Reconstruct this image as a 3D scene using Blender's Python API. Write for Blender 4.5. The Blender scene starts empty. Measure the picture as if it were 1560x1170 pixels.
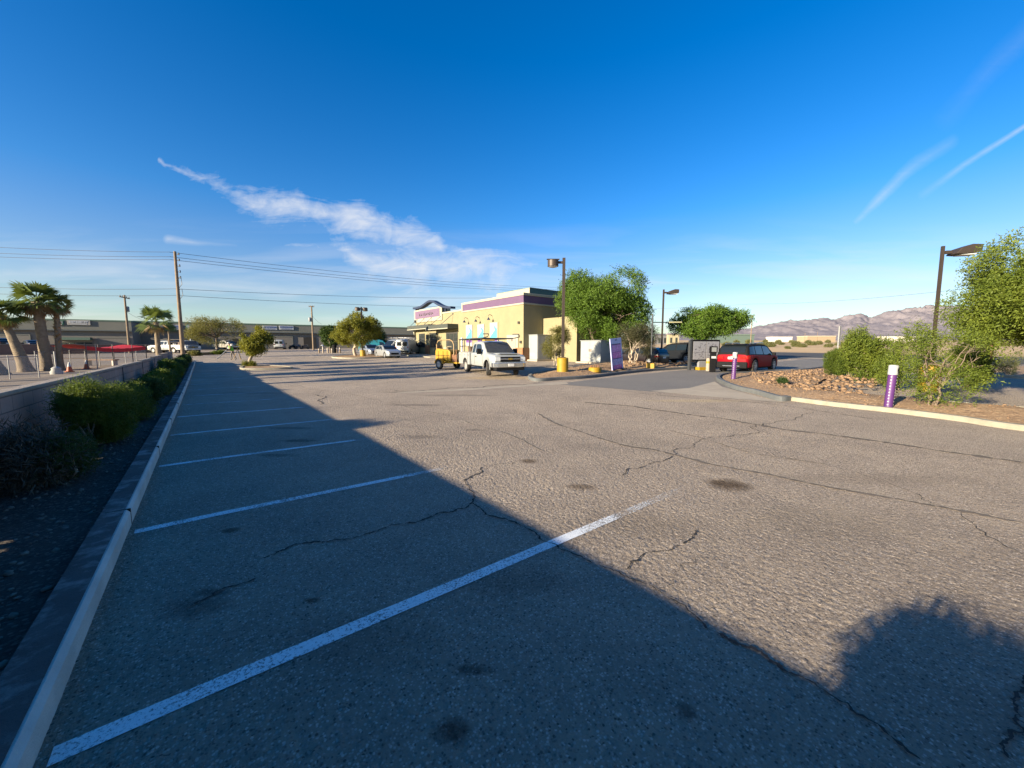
import bpy, bmesh, math, random
import numpy as np
from mathutils import Vector, Matrix, noise as mnoise
random.seed(7)
RNG = np.random.default_rng(11)
sc = bpy.context.scene
COL = sc.collection
rad = math.radians

# ------------------------------------------------------------ camera frame and terrain
CAMZ = 1.7
FPX = 586.0
YAW = math.atan(470 / 588.5)
PIT = math.atan(55 / 586.0)
FW = Vector((math.sin(YAW), math.cos(YAW), 0))
RT = Vector((math.cos(YAW), -math.sin(YAW), 0))
CF = Vector((FW.x * math.cos(PIT), FW.y * math.cos(PIT), -math.sin(PIT)))
CU = Vector((FW.x * math.sin(PIT), FW.y * math.sin(PIT), math.cos(PIT)))

def H(x, y):
    near = -0.015 * min(max(x, 0), 25)
    far = -0.33 + 0.0155 * y + 0.0125 * x
    d = near - far
    return (near + far + math.sqrt(d * d + 0.01)) / 2 - 0.012

def ray(px, py):
    return (CF + RT * ((px - 780) / FPX) + CU * ((585 - py) / FPX))

def G(px, py, dz=0.0):
    d = ray(px, py)
    def g(t):
        return CAMZ + t * d.z - H(t * d.x, t * d.y) - dz
    t = 0.5
    while g(t) > 0 and t < 900:
        t *= 1.03
    lo, hi = t / 1.03, t
    for _ in range(30):
        m = (lo + hi) / 2
        if g(m) > 0: lo = m
        else: hi = m
    return Vector((t * d.x, t * d.y, H(t * d.x, t * d.y) + dz))

def P(px, r, dz=0.0):
    """ground point r metres ahead in the direction of column px"""
    right = (px - 780) / FPX * r * math.cos(PIT)
    p = FW * r + RT * right
    return Vector((p.x, p.y, H(p.x, p.y) + dz))

def ZH(py, r):
    v = (585 - py) / FPX
    e = (v * math.cos(PIT) - math.sin(PIT)) / (math.cos(PIT) + v * math.sin(PIT))
    return CAMZ + r * e

def hitX(px, py, X):
    d = ray(px, py); t = X / d.x
    return Vector((X, d.y * t, CAMZ + d.z * t))

def azdir(deg):
    """horizontal direction, degrees to the right of the camera's heading"""
    a = rad(deg)
    return FW * math.cos(a) + RT * math.sin(a)

def ang(v):
    return math.atan2(v.y, v.x)

# ------------------------------------------------------------ objects
def tag(o, label=None, cat=None, group=None, kind=None):
    if label: o['label'] = label
    if cat: o['category'] = cat
    if group: o['group'] = group
    if kind: o['kind'] = kind
    return o

def thing(name, label, cat, loc=(0, 0, 0), rz=0.0, group=None, scale=1.0):
    o = bpy.data.objects.new(name, None)
    COL.objects.link(o)
    o.empty_display_size = 0.2
    o.location = loc
    o.rotation_euler = (0, 0, rz)
    o.scale = (scale,) * 3
    return tag(o, label, cat, group)

def copy_tree(o, parent=None):
    c = o.copy()
    COL.objects.link(c)
    c.parent = parent
    for ch in list(o.children):
        copy_tree(ch, c)
    return c

def dup(o, loc, rz, label, scale=None):
    c = copy_tree(o)
    c.location = loc
    c.rotation_euler = (0, 0, rz)
    c['label'] = label
    if scale: c.scale = (scale,) * 3
    return c

class MB:
    def __init__(s):
        s.v = []; s.f = []; s.mi = []; s.m = 0
    def add(s, vs, fs):
        b = len(s.v)
        s.v += [tuple(p) for p in vs]
        s.f += [tuple(b + i for i in f) for f in fs]
        s.mi += [s.m] * len(fs)
        return s
    def box(s, x0, x1, y0, y1, z0, z1):
        return s.add([(x0, y0, z0), (x1, y0, z0), (x1, y1, z0), (x0, y1, z0), (x0, y0, z1), (x1, y0, z1), (x1, y1, z1), (x0, y1, z1)],
                     [(0, 3, 2, 1), (4, 5, 6, 7), (0, 1, 5, 4), (1, 2, 6, 5), (2, 3, 7, 6), (3, 0, 4, 7)])
    def tube(s, pts, rs, n=8, cap=True):
        pts = [Vector(p) for p in pts]
        if not isinstance(rs, (list, tuple)): rs = [rs] * len(pts)
        vs = []; fs = []
        up = Vector((0.13, 0.21, 1)).normalized()
        for i, p in enumerate(pts):
            t = (pts[min(i + 1, len(pts) - 1)] - pts[max(i - 1, 0)])
            if t.length < 1e-9: t = Vector((0, 0, 1))
            t.normalize()
            ref = up if abs(t.dot(up)) < 0.9 else Vector((1, 0.1, 0)).normalized()
            a = t.cross(ref).normalized(); b = t.cross(a)
            for k in range(n):
                th = 2 * math.pi * k / n
                vs.append(p + (a * math.cos(th) + b * math.sin(th)) * rs[i])
        for i in range(len(pts) - 1):
            for k in range(n):
                k2 = (k + 1) % n
                fs.append((i * n + k, i * n + k2, (i + 1) * n + k2, (i + 1) * n + k))
        if cap:
            fs.append(tuple(range(n - 1, -1, -1)))
            fs.append(tuple((len(pts) - 1) * n + k for k in range(n)))
        return s.add(vs, fs)
    def cyl(s, p0, p1, r0, r1=None, n=16):
        return s.tube([p0, p1], [r0, r0 if r1 is None else r1], n)
    def prism(s, poly, y0, y1, axis='y'):
        """poly of (a, b): axis y -> (x, z); axis z -> (x, y); axis x -> (y, z)"""
        n = len(poly)
        def mk(a, b, c):
            return {'y': (a, c, b), 'z': (a, b, c), 'x': (c, a, b)}[axis]
        vs = [mk(a, b, y0) for a, b in poly] + [mk(a, b, y1) for a, b in poly]
        fs = [tuple(range(n)), tuple(range(2 * n - 1, n - 1, -1))]
        for i in range(n):
            j = (i + 1) % n
            fs.append((i, i + n, j + n, j))
        return s.add(vs, fs)
    def lathe(s, prof, n=24, axis='z', c=(0, 0, 0), cap=True):
        vs = []; fs = []
        for r, h in prof:
            for k in range(n):
                th = 2 * math.pi * k / n
                a, b = r * math.cos(th), r * math.sin(th)
                q = (a, b, h) if axis == 'z' else ((a, h, b) if axis == 'y' else (h, a, b))
                vs.append((q[0] + c[0], q[1] + c[1], q[2] + c[2]))
        for i in range(len(prof) - 1):
            for k in range(n):
                k2 = (k + 1) % n
                fs.append((i * n + k, i * n + k2, (i + 1) * n + k2, (i + 1) * n + k))
        if cap and prof[0][0] > 1e-4: fs.append(tuple(range(n)))
        if cap and prof[-1][0] > 1e-4: fs.append(tuple((len(prof) - 1) * n + k for k in range(n)))
        return s.add(vs, fs)
    def grid(s, pts):
        """pts[i][j] -> quads"""
        n, m = len(pts), len(pts[0])
        vs = [p for row in pts for p in row]
        fs = [(i * m + j, i * m + j + 1, (i + 1) * m + j + 1, (i + 1) * m + j) for i in range(n - 1) for j in range(m - 1)]
        return s.add(vs, fs)
    def build(s, name, mats, parent=None, smooth=None, bevel=0, recalc=True):
        me = bpy.data.meshes.new(name)
        me.from_pydata(s.v, [], s.f)
        if not isinstance(mats, (list, tuple)): mats = [mats]
        for m in mats: me.materials.append(m)
        if len(mats) > 1: me.polygons.foreach_set('material_index', s.mi)
        if recalc:
            bm = bmesh.new(); bm.from_mesh(me)
            bmesh.ops.recalc_face_normals(bm, faces=bm.faces)
            bm.to_mesh(me); bm.free()
        if smooth is not None:
            me.polygons.foreach_set('use_smooth', [True] * len(me.polygons))
            me.set_sharp_from_angle(angle=rad(smooth))
        me.update()
        o = bpy.data.objects.new(name, me)
        COL.objects.link(o)
        o.parent = parent
        if bevel:
            b = o.modifiers.new('bevel', 'BEVEL'); b.width = bevel; b.segments = 2; b.limit_method = 'ANGLE'
        return o

def fast_mesh(name, verts, quads, mat, parent=None, smooth=False):
    me = bpy.data.meshes.new(name)
    nv, nq = len(verts), len(quads)
    me.vertices.add(nv); me.vertices.foreach_set('co', np.asarray(verts, dtype=np.float32).ravel())
    k = quads.shape[1]
    me.loops.add(nq * k); me.loops.foreach_set('vertex_index', quads.astype(np.int32).ravel())
    me.polygons.add(nq)
    me.polygons.foreach_set('loop_start', np.arange(0, nq * k, k, dtype=np.int32))
    me.polygons.foreach_set('loop_total', np.full(nq, k, dtype=np.int32))
    if smooth: me.polygons.foreach_set('use_smooth', np.ones(nq, dtype=bool))
    me.update(calc_edges=True)
    me.materials.append(mat)
    o = bpy.data.objects.new(name, me)
    COL.objects.link(o); o.parent = parent
    return o

# ------------------------------------------------------------ materials
class NT:
    """small node-tree helper"""
    def __init__(s, tree):
        s.t = tree; s.t.nodes.clear()
    def n(s, typ, **kw):
        nd = s.t.nodes.new(typ)
        for k, v in kw.items():
            if k.startswith('i_'):
                key = k[2:]
                key = int(key) if key.isdigit() else key.replace('_', ' ')
                s.set(nd.inputs[key], v)
            else:
                setattr(nd, k, v)
        return nd
    def set(s, sock, v):
        if isinstance(v, bpy.types.NodeSocket): s.t.links.new(v, sock)
        elif isinstance(v, bpy.types.Node): s.t.links.new(v.outputs[0], sock)
        else:
            if hasattr(sock.default_value, '__len__') and not hasattr(v, '__len__'): v = (v,) * len(sock.default_value)
            if hasattr(v, '__len__') and hasattr(sock.default_value, '__len__') and len(sock.default_value) == 4 and len(v) == 3: v = (*v, 1)
            sock.default_value = v
    def m(s, op, a, b=0.0, c=None, clamp=False):
        nd = s.t.nodes.new('ShaderNodeMath'); nd.operation = op; nd.use_clamp = clamp
        s.set(nd.inputs[0], a); s.set(nd.inputs[1], b)
        if c is not None: s.set(nd.inputs[2], c)
        return nd.outputs[0]
    def mix(s, fac, a, b, blend='MIX'):
        nd = s.t.nodes.new('ShaderNodeMix'); nd.data_type = 'RGBA'; nd.blend_type = blend
        s.set(nd.inputs['Factor'], fac) if False else s.set(nd.inputs[0], fac)
        s.set(nd.inputs[6], a); s.set(nd.inputs[7], b)
        return nd.outputs[2]
    def ramp(s, fac, stops):
        nd = s.t.nodes.new('ShaderNodeMapRange'); nd.clamp = True
        s.set(nd.inputs[0], fac); nd.inputs[1].default_value = stops[0]; nd.inputs[2].default_value = stops[1]
        nd.inputs[3].default_value = stops[2] if len(stops) > 2 else 0.0
        nd.inputs[4].default_value = stops[3] if len(stops) > 3 else 1.0
        return nd.outputs[0]
    def noise(s, vec, scale, detail=4, rough=0.55, dist=0.0):
        nd = s.t.nodes.new('ShaderNodeTexNoise')
        s.set(nd.inputs['Vector'], vec); nd.inputs['Scale'].default_value = scale
        nd.inputs['Detail'].default_value = detail; nd.inputs['Roughness'].default_value = rough
        nd.inputs['Distortion'].default_value = dist
        return nd.outputs[0]
    def voro(s, vec, scale, feature='F1', out='Distance'):
        nd = s.t.nodes.new('ShaderNodeTexVoronoi'); nd.feature = feature
        s.set(nd.inputs['Vector'], vec); nd.inputs['Scale'].default_value = scale
        return nd.outputs[out]

MATS = {}
def mat(name, col, rough=0.7, metal=0.0, var=0.12, vs=6.0, bump=0.0, bs=40.0, coat=0.0, spec=0.5, emit=None, dirt=None):
    """plain surface: colour with large and small variation, optional bump and dirt colour"""
    if name in MATS: return MATS[name]
    m = bpy.data.materials.new(name); m.use_nodes = True
    t = NT(m.node_tree)
    out = t.n('ShaderNodeOutputMaterial'); b = t.n('ShaderNodeBsdfPrincipled')
    t.t.links.new(b.outputs[0], out.inputs[0])
    tc = t.n('ShaderNodeTexCoord').outputs['Object']
    n1 = t.noise(tc, vs, 5, 0.6)
    f = t.ramp(n1, (0.3, 0.7, 1 - var, 1 + var))
    c = t.mix(1.0, col, t.n('ShaderNodeCombineColor', i_Red=f, i_Green=f, i_Blue=f).outputs[0], 'MULTIPLY')
    if dirt:
        n2 = t.noise(tc, dirt[1], 6, 0.65)
        c = t.mix(t.ramp(n2, (dirt[2], dirt[2] + 0.2, 0, dirt[3])), c, dirt[0])
    t.set(b.inputs['Base Color'], c)
    b.inputs['Roughness'].default_value = rough
    b.inputs['Metallic'].default_value = metal
    b.inputs['Specular IOR Level'].default_value = spec
    if coat:
        b.inputs['Coat Weight'].default_value = coat; b.inputs['Coat Roughness'].default_value = 0.04
    if emit:
        t.set(b.inputs['Emission Color'], emit[0]); b.inputs['Emission Strength'].default_value = emit[1]
    if bump:
        bn = t.n('ShaderNodeBump'); bn.inputs['Strength'].default_value = bump; bn.inputs['Distance'].default_value = 0.02
        t.set(bn.inputs['Height'], t.noise(tc, bs, 5, 0.7))
        t.set(b.inputs['Normal'], bn)
    MATS[name] = m
    return m

def leaf_mat(name, c1, c2, trans=0.35, cs=1.3):
    if name in MATS: return MATS[name]
    m = bpy.data.materials.new(name); m.use_nodes = True
    t = NT(m.node_tree)
    out = t.n('ShaderNodeOutputMaterial')
    geo = t.n('ShaderNodeNewGeometry')
    tc = t.n('ShaderNodeTexCoord').outputs['Object']
    n1 = t.noise(tc, cs, 3, 0.6)
    f = t.m('ADD', t.m('MULTIPLY', t.ramp(n1, (0.35, 0.65)), 0.55), t.m('MULTIPLY', geo.outputs['Random Per Island'], 0.45))
    c = t.mix(f, c1, c2)
    d = t.n('ShaderNodeBsdfPrincipled', i_Roughness=0.6); t.set(d.inputs['Base Color'], c)
    d.inputs['Specular IOR Level'].default_value = 0.25
    tr = t.n('ShaderNodeBsdfTranslucent'); t.set(tr.inputs[0], t.mix(0.5, c, (min(c2[0] * 1.6, 1), min(c2[1] * 1.5, 1), c2[2] * 0.6)))
    mx = t.n('ShaderNodeMixShader'); mx.inputs[0].default_value = trans
    t.t.links.new(d.outputs[0], mx.inputs[1]); t.t.links.new(tr.outputs[0], mx.inputs[2])
    t.t.links.new(mx.outputs[0], out.inputs[0])
    MATS[name] = m
    return m

def glass_mat(name='car glass', col=(0.012, 0.016, 0.02)):
    return mat(name, col, rough=0.06, var=0.05, spec=0.4)

# ------------------------------------------------------------ sheets that follow the ground
def sheet(name, poly, m, dz=0.0, step=1.0, kind='structure', zf=None, skirt=0.0):
    """flat polygon of (x, y) draped over the terrain"""
    bm = bmesh.new()
    vs = [bm.verts.new((p[0], p[1], 0)) for p in poly]
    bm.faces.new(vs)
    xs = [p[0] for p in poly]; ys = [p[1] for p in poly]
    for a, lo, hi in ((0, min(xs), max(xs)), (1, min(ys), max(ys))):
        k = math.floor(lo / step) + 1
        while k * step < hi - 1e-6:
            no = (1, 0, 0) if a == 0 else (0, 1, 0)
            co = (k * step, 0, 0) if a == 0 else (0, k * step, 0)
            bmesh.ops.bisect_plane(bm, geom=bm.verts[:] + bm.edges[:] + bm.faces[:], plane_co=co, plane_no=no, dist=1e-5)
            k += 1
    bmesh.ops.triangulate(bm, faces=[f for f in bm.faces if len(f.verts) > 4])
    for v in bm.verts:
        v.co.z = (zf(v.co.x, v.co.y) if zf else H(v.co.x, v.co.y)) + dz
    bmesh.ops.recalc_face_normals(bm, faces=bm.faces)
    if sum(f.normal.z for f in bm.faces) < 0:
        bmesh.ops.reverse_faces(bm, faces=bm.faces)
    me = bpy.data.meshes.new(name); bm.to_mesh(me); bm.free()
    me.materials.append(m)
    me.polygons.foreach_set('use_smooth', [True] * len(me.polygons))
    o = bpy.data.objects.new(name, me); COL.objects.link(o)
    if kind: o['kind'] = kind
    return o

def catmull(pts, n=6, closed=False):
    pts = [Vector(p[:2]) for p in pts]
    out = []
    N = len(pts)
    for i in range(N if closed else N - 1):
        p0 = pts[(i - 1) % N] if closed or i > 0 else pts[0]
        p1 = pts[i]; p2 = pts[(i + 1) % N]
        p3 = pts[(i + 2) % N] if closed or i + 2 < N else pts[-1]
        for k in range(n):
            t = k / n
            out.append(0.5 * ((2 * p1) + (p2 - p0) * t + (2 * p0 - 5 * p1 + 4 * p2 - p3) * t * t + (3 * p1 - p0 - 3 * p2 + p3) * t ** 3))
    if not closed: out.append(pts[-1])
    return out

def offset(pts, d, closed=False):
    out = []
    N = len(pts)
    for i in range(N):
        a = pts[(i - 1) % N] if closed or i > 0 else pts[i]
        b = pts[(i + 1) % N] if closed or i < N - 1 else pts[i]
        t = Vector(b[:2]) - Vector(a[:2])
        if t.length < 1e-9: t = Vector((1, 0))
        t.normalize()
        out.append(Vector((pts[i][0] - t.y * d, pts[i][1] + t.x * d)))
    return out

def kerb(name, pts, m, w=0.16, h=0.15, side=1, closed=False, kind='structure'):
    """kerb whose road face follows pts; body lies to the left (side=1) or right (-1)"""
    prof = [(0, -0.12), (0.0, h - 0.03), (0.025, h), (w, h), (w, -0.12)]
    rows = []
    for o_, z_ in prof:
        row = offset(pts, o_ * side, closed)
        rows.append([(q[0], q[1], H(q[0], q[1]) + z_) for q in row] + ([] if not closed else []))
    if closed: rows = [r + [r[0]] for r in rows]
    b = MB().grid(rows)
    o = b.build(name, m, smooth=35)
    if kind: o['kind'] = kind
    return o

def ribbon(name, pts, w, m, dz=0.006, jit=0.0, kind='structure', wj=0.4, sub=0.12):
    """thin marking or crack that follows pts over the ground"""
    P_ = [Vector(p[:2]) for p in pts]
    dense = []
    for a, b in zip(P_[:-1], P_[1:]):
        n = max(1, int((b - a).length / sub))
        for k in range(n): dense.append(a.lerp(b, k / n))
    dense.append(P_[-1])
    if jit:
        dense = [p + Vector((random.uniform(-jit, jit), random.uniform(-jit, jit))) for p in dense]
    ws = [w / 2 * random.uniform(1 - wj, 1 + wj) for _ in dense]
    if jit: ws[0] = ws[-1] = w * 0.1
    L, R = [], []
    for i, p in enumerate(dense):
        t = dense[min(i + 1, len(dense) - 1)] - dense[max(i - 1, 0)]
        if t.length < 1e-9: t = Vector((1, 0))
        t.normalize(); nrm = Vector((-t.y, t.x))
        l = p + nrm * ws[i]; r = p - nrm * ws[i]
        L.append((l.x, l.y, H(l.x, l.y) + dz)); R.append((r.x, r.y, H(r.x, r.y) + dz))
    o = MB().grid([R, L]).build(name, m, recalc=False)
    if kind: o['kind'] = kind
    return o
# ------------------------------------------------------------ plants
def n3(p, s, off=0.0):
    return mnoise.noise(Vector((p[0] * s + off, p[1] * s - off, p[2] * s + off * 0.7)))

def blob_points(blobs, n, rng, shell=0.55, gap=0.0, gs=1.2, off=0.0, zmin=None):
    """points through a union of ellipsoids, denser towards the surface; noise opens gaps"""
    vol = np.array([b[3] * b[4] * b[5] for b in blobs]) ** 0.67
    pr = vol / vol.sum()
    out = []; nrm = []
    tries = 0
    while len(out) < n and tries < n * 12:
        tries += 1
        b = blobs[rng.choice(len(blobs), p=pr)]
        d = rng.normal(size=3); d /= np.linalg.norm(d)
        r = shell + (1 - shell) * rng.random() ** 0.6
        r *= 1 + 0.22 * n3(d * 1.0, 2.3, off + b[0])
        p = np.array(b[:3]) + d * r * np.array(b[3:6])
        if zmin is not None and p[2] < zmin: continue
        if gap and n3(p, gs, off) < -0.5 + gap: continue
        out.append(p); nrm.append(d)
    return np.array(out), np.array(nrm)

def sprigs(name, m, parent, blobs, n, rng, length=0.25, leaf=0.05, wid=0.5, k=6, droop=0.3, spread=0.8, shell=0.55, gap=0.35, gs=1.2, zmin=None, off=None):
    """foliage of many small leaflets set along short twigs"""
    off = rng.random() * 50 if off is None else off
    c, d = blob_points(blobs, n, rng, shell, gap, gs, off, zmin)
    n = len(c)
    dirv = d + rng.normal(size=(n, 3)) * spread
    dirv[:, 2] -= droop
    dirv /= np.linalg.norm(dirv, axis=1)[:, None]
    L = length * (0.6 + 0.8 * rng.random(n))
    side = np.cross(dirv, rng.normal(size=(n, 3))); side /= np.linalg.norm(side, axis=1)[:, None]
    V = []
    for j in range(k):
        t = (j + 0.5) / k
        s = 1 if j % 2 else -1
        base = c + dirv * (L * (t - 0.3))[:, None]
        base[:, 2] -= droop * 0.25 * L * t * t
        ld = side * s * 0.8 + dirv * 0.55 + rng.normal(size=(n, 3)) * 0.35
        ld /= np.linalg.norm(ld, axis=1)[:, None]
        up = np.cross(ld, dirv + rng.normal(size=(n, 3)) * 0.6); up /= (np.linalg.norm(up, axis=1)[:, None] + 1e-9)
        ls = leaf * (0.6 + 0.8 * rng.random(n)); w = ls * wid
        a = base; b_ = base + ld * (ls * 0.55)[:, None] + up * (w * 0.5)[:, None]
        e = base + ld * ls[:, None]; f = base + ld * (ls * 0.45)[:, None] - up * (w * 0.5)[:, None]
        V.append(np.stack([a, b_, e, f], axis=1))
    V = np.concatenate(V, axis=0).reshape(-1, 3)
    q = np.arange(len(V)).reshape(-1, 4)
    return fast_mesh(name, V, q, m, parent)

def branch_tree(mb, base, tips, r0, rng, wob=0.12, fork=None, n=7, sub=3):
    """trunk to a fork and limbs from there to the tips, with a few twigs on each"""
    base = Vector(base)
    fork = Vector(fork) if fork is not None else base
    def limb(a, b, ra, rb, seg=6, w=wob):
        pts = []
        L = (b - a).length
        for i in range(seg + 1):
            t = i / seg
            q = a.lerp(b, t)
            k = math.sin(math.pi * t) * w * L
            pts.append(q + Vector((rng.normal() * k * 0.4, rng.normal() * k * 0.4, k * 0.35)))
        mb.tube(pts, [ra + (rb - ra) * i / seg for i in range(seg + 1)], n)
        return pts
    if (fork - base).length > 0.05:
        limb(base, fork, r0, r0 * 0.72)
    for tp in tips:
        tp = Vector(tp)
        pts = limb(fork, tp, r0 * 0.6, r0 * 0.12)
        for _ in range(sub):
            i = rng.integers(2, len(pts) - 1)
            e = pts[i] + Vector((rng.normal(), rng.normal(), abs(rng.normal()) * 0.7)).normalized() * (tp - fork).length * 0.35
            limb(pts[i], e, r0 * 0.2, r0 * 0.05, 4)

BARK = mat('bark', (0.16, 0.12, 0.085), 0.9, var=0.3, vs=9, bump=0.6, bs=30)
PALEBARK = mat('pale bark', (0.33, 0.27, 0.2), 0.9, var=0.25, vs=8, bump=0.5, bs=25)
STEM = mat('dry stem', (0.28, 0.22, 0.16), 0.9, var=0.3, vs=9)
L_MESQ = leaf_mat('mesquite leaf', (0.055, 0.088, 0.012), (0.165, 0.20, 0.025), trans=0.28)
L_TREE = leaf_mat('tree leaf', (0.04, 0.085, 0.010), (0.115, 0.185, 0.02), trans=0.25)
L_OLIVE = leaf_mat('olive leaf', (0.085, 0.09, 0.024), (0.19, 0.175, 0.05))
L_YEL = leaf_mat('yellow green leaf', (0.09, 0.11, 0.014), (0.22, 0.21, 0.028))
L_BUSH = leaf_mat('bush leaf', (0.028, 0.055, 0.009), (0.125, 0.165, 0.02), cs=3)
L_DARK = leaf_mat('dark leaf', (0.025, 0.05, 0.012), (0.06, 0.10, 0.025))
L_SHADEOL = leaf_mat('shaded olive leaf', (0.035, 0.04, 0.018), (0.09, 0.085, 0.04))  # olive leaf darkened, the shrub's shade is put into its colour
L_DRY = leaf_mat('dry grey leaf', (0.045, 0.04, 0.03), (0.105, 0.09, 0.065), trans=0.1)
L_PALM = leaf_mat('palm leaf', (0.05, 0.085, 0.02), (0.14, 0.18, 0.05), trans=0.2)
L_SKIRT = leaf_mat('dead palm leaf', (0.18, 0.13, 0.07), (0.3, 0.22, 0.12), trans=0.1)
L_SCRUB = leaf_mat('scrub leaf', (0.10, 0.12, 0.04), (0.2, 0.19, 0.08))

def make_tree(name, label, loc, h, crown, seed, leafm, n, trunk_r=0.14, fork=0.35, stems=1, group=None, leaf=0.07, length=0.3, barkm=None, gap=0.4, gs=0.8, droop=0.3, wid=0.5, k=6, lean=(0, 0), cat='tree', shell=0.5):
    """crown: list of blobs (x, y, z, rx, ry, rz) local to the base"""
    rng = np.random.default_rng(seed)
    t = thing(name, label, cat, loc, 0, group)
    mb = MB()
    for s in range(stems):
        a = 2 * math.pi * s / stems + seed
        off = Vector((math.cos(a), math.sin(a), 0)) * (0.0 if stems == 1 else trunk_r * 2.2)
        fk = Vector((off.x * 2.5 + lean[0], off.y * 2.5 + lean[1], h * fork))
        bl = crown if stems == 1 else [b for i, b in enumerate(crown) if i % stems == s] or crown[:1]
        tips = [(b[0] + rng.normal() * b[3] * 0.2, b[1] + rng.normal() * b[4] * 0.2, b[2] + b[5] * 0.25) for b in bl]
        branch_tree(mb, Vector((off.x, off.y, -0.1)), tips, trunk_r, rng, fork=fk)
    mb.build('trunk', barkm or BARK, t, smooth=60)
    sprigs('crown', leafm, t, crown, n, rng, length=length, leaf=leaf, gap=gap, gs=gs, droop=droop, wid=wid, k=k, shell=shell)
    return t

def crown_blobs(rx, ry, rz, cz, n, seed, small=0.5):
    rng = np.random.default_rng(seed)
    out = [(0, 0, cz, rx * 0.7, ry * 0.7, rz * 0.7)]
    for i in range(n):
        a = 2 * math.pi * (i + rng.random() * 0.6) / n
        e = rng.uniform(-0.55, 0.75)
        s = small * rng.uniform(0.75, 1.2)
        out.append((math.cos(a) * rx * 0.62 * (1 - 0.3 * abs(e)), math.sin(a) * ry * 0.62 * (1 - 0.3 * abs(e)), cz + e * rz * 0.62, rx * s, ry * s, rz * s))
    # fit the clumps to the box asked for
    ext = []
    for k, half, mid in ((0, rx, 0), (1, ry, 0), (2, rz, cz)):
        lo = min(b[k] - b[k + 3] for b in out); hi = max(b[k] + b[k + 3] for b in out)
        f = 2 * half / (hi - lo)
        ext.append((f, mid - f * (lo + hi) / 2))
    return [tuple(b[k] * ext[k][0] + ext[k][1] for k in range(3)) + tuple(b[k + 3] * ext[k][0] for k in range(3)) for b in out]

def make_bush(name, label, loc, rx, ry, h, seed, leafm, n, group=None, leaf=0.05, length=0.2, gap=0.3, stem=STEM, rz=0.0, droop=-0.2, wid=0.4, k=6, blobs=6, shell=0.6, z0=0.06):
    rng = np.random.default_rng(seed)
    t = thing(name, label, 'bush', loc, rz, group)
    bl = [(b[0], b[1], max(b[2], b[5] * 0.6), b[3], b[4], b[5]) for b in crown_blobs(rx, ry, h * 0.47, h * 0.48, blobs, seed, 0.48)]
    mb = MB()
    for b in bl:
        e = Vector((b[0], b[1], b[2]))
        mid = e * 0.5 + Vector((rng.normal() * 0.08, rng.normal() * 0.08, -0.05))
        mb.tube([(rng.normal() * 0.05, rng.normal() * 0.05, -0.05), mid, e], [0.025, 0.016, 0.006], 5)
    mb.build('stem', stem, t, smooth=60)
    sprigs('foliage', leafm, t, bl, n, rng, length=length, leaf=leaf, gap=gap, gs=2.2, droop=droop, spread=0.5, wid=wid, k=k, shell=shell, zmin=z0)
    return t

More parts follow.
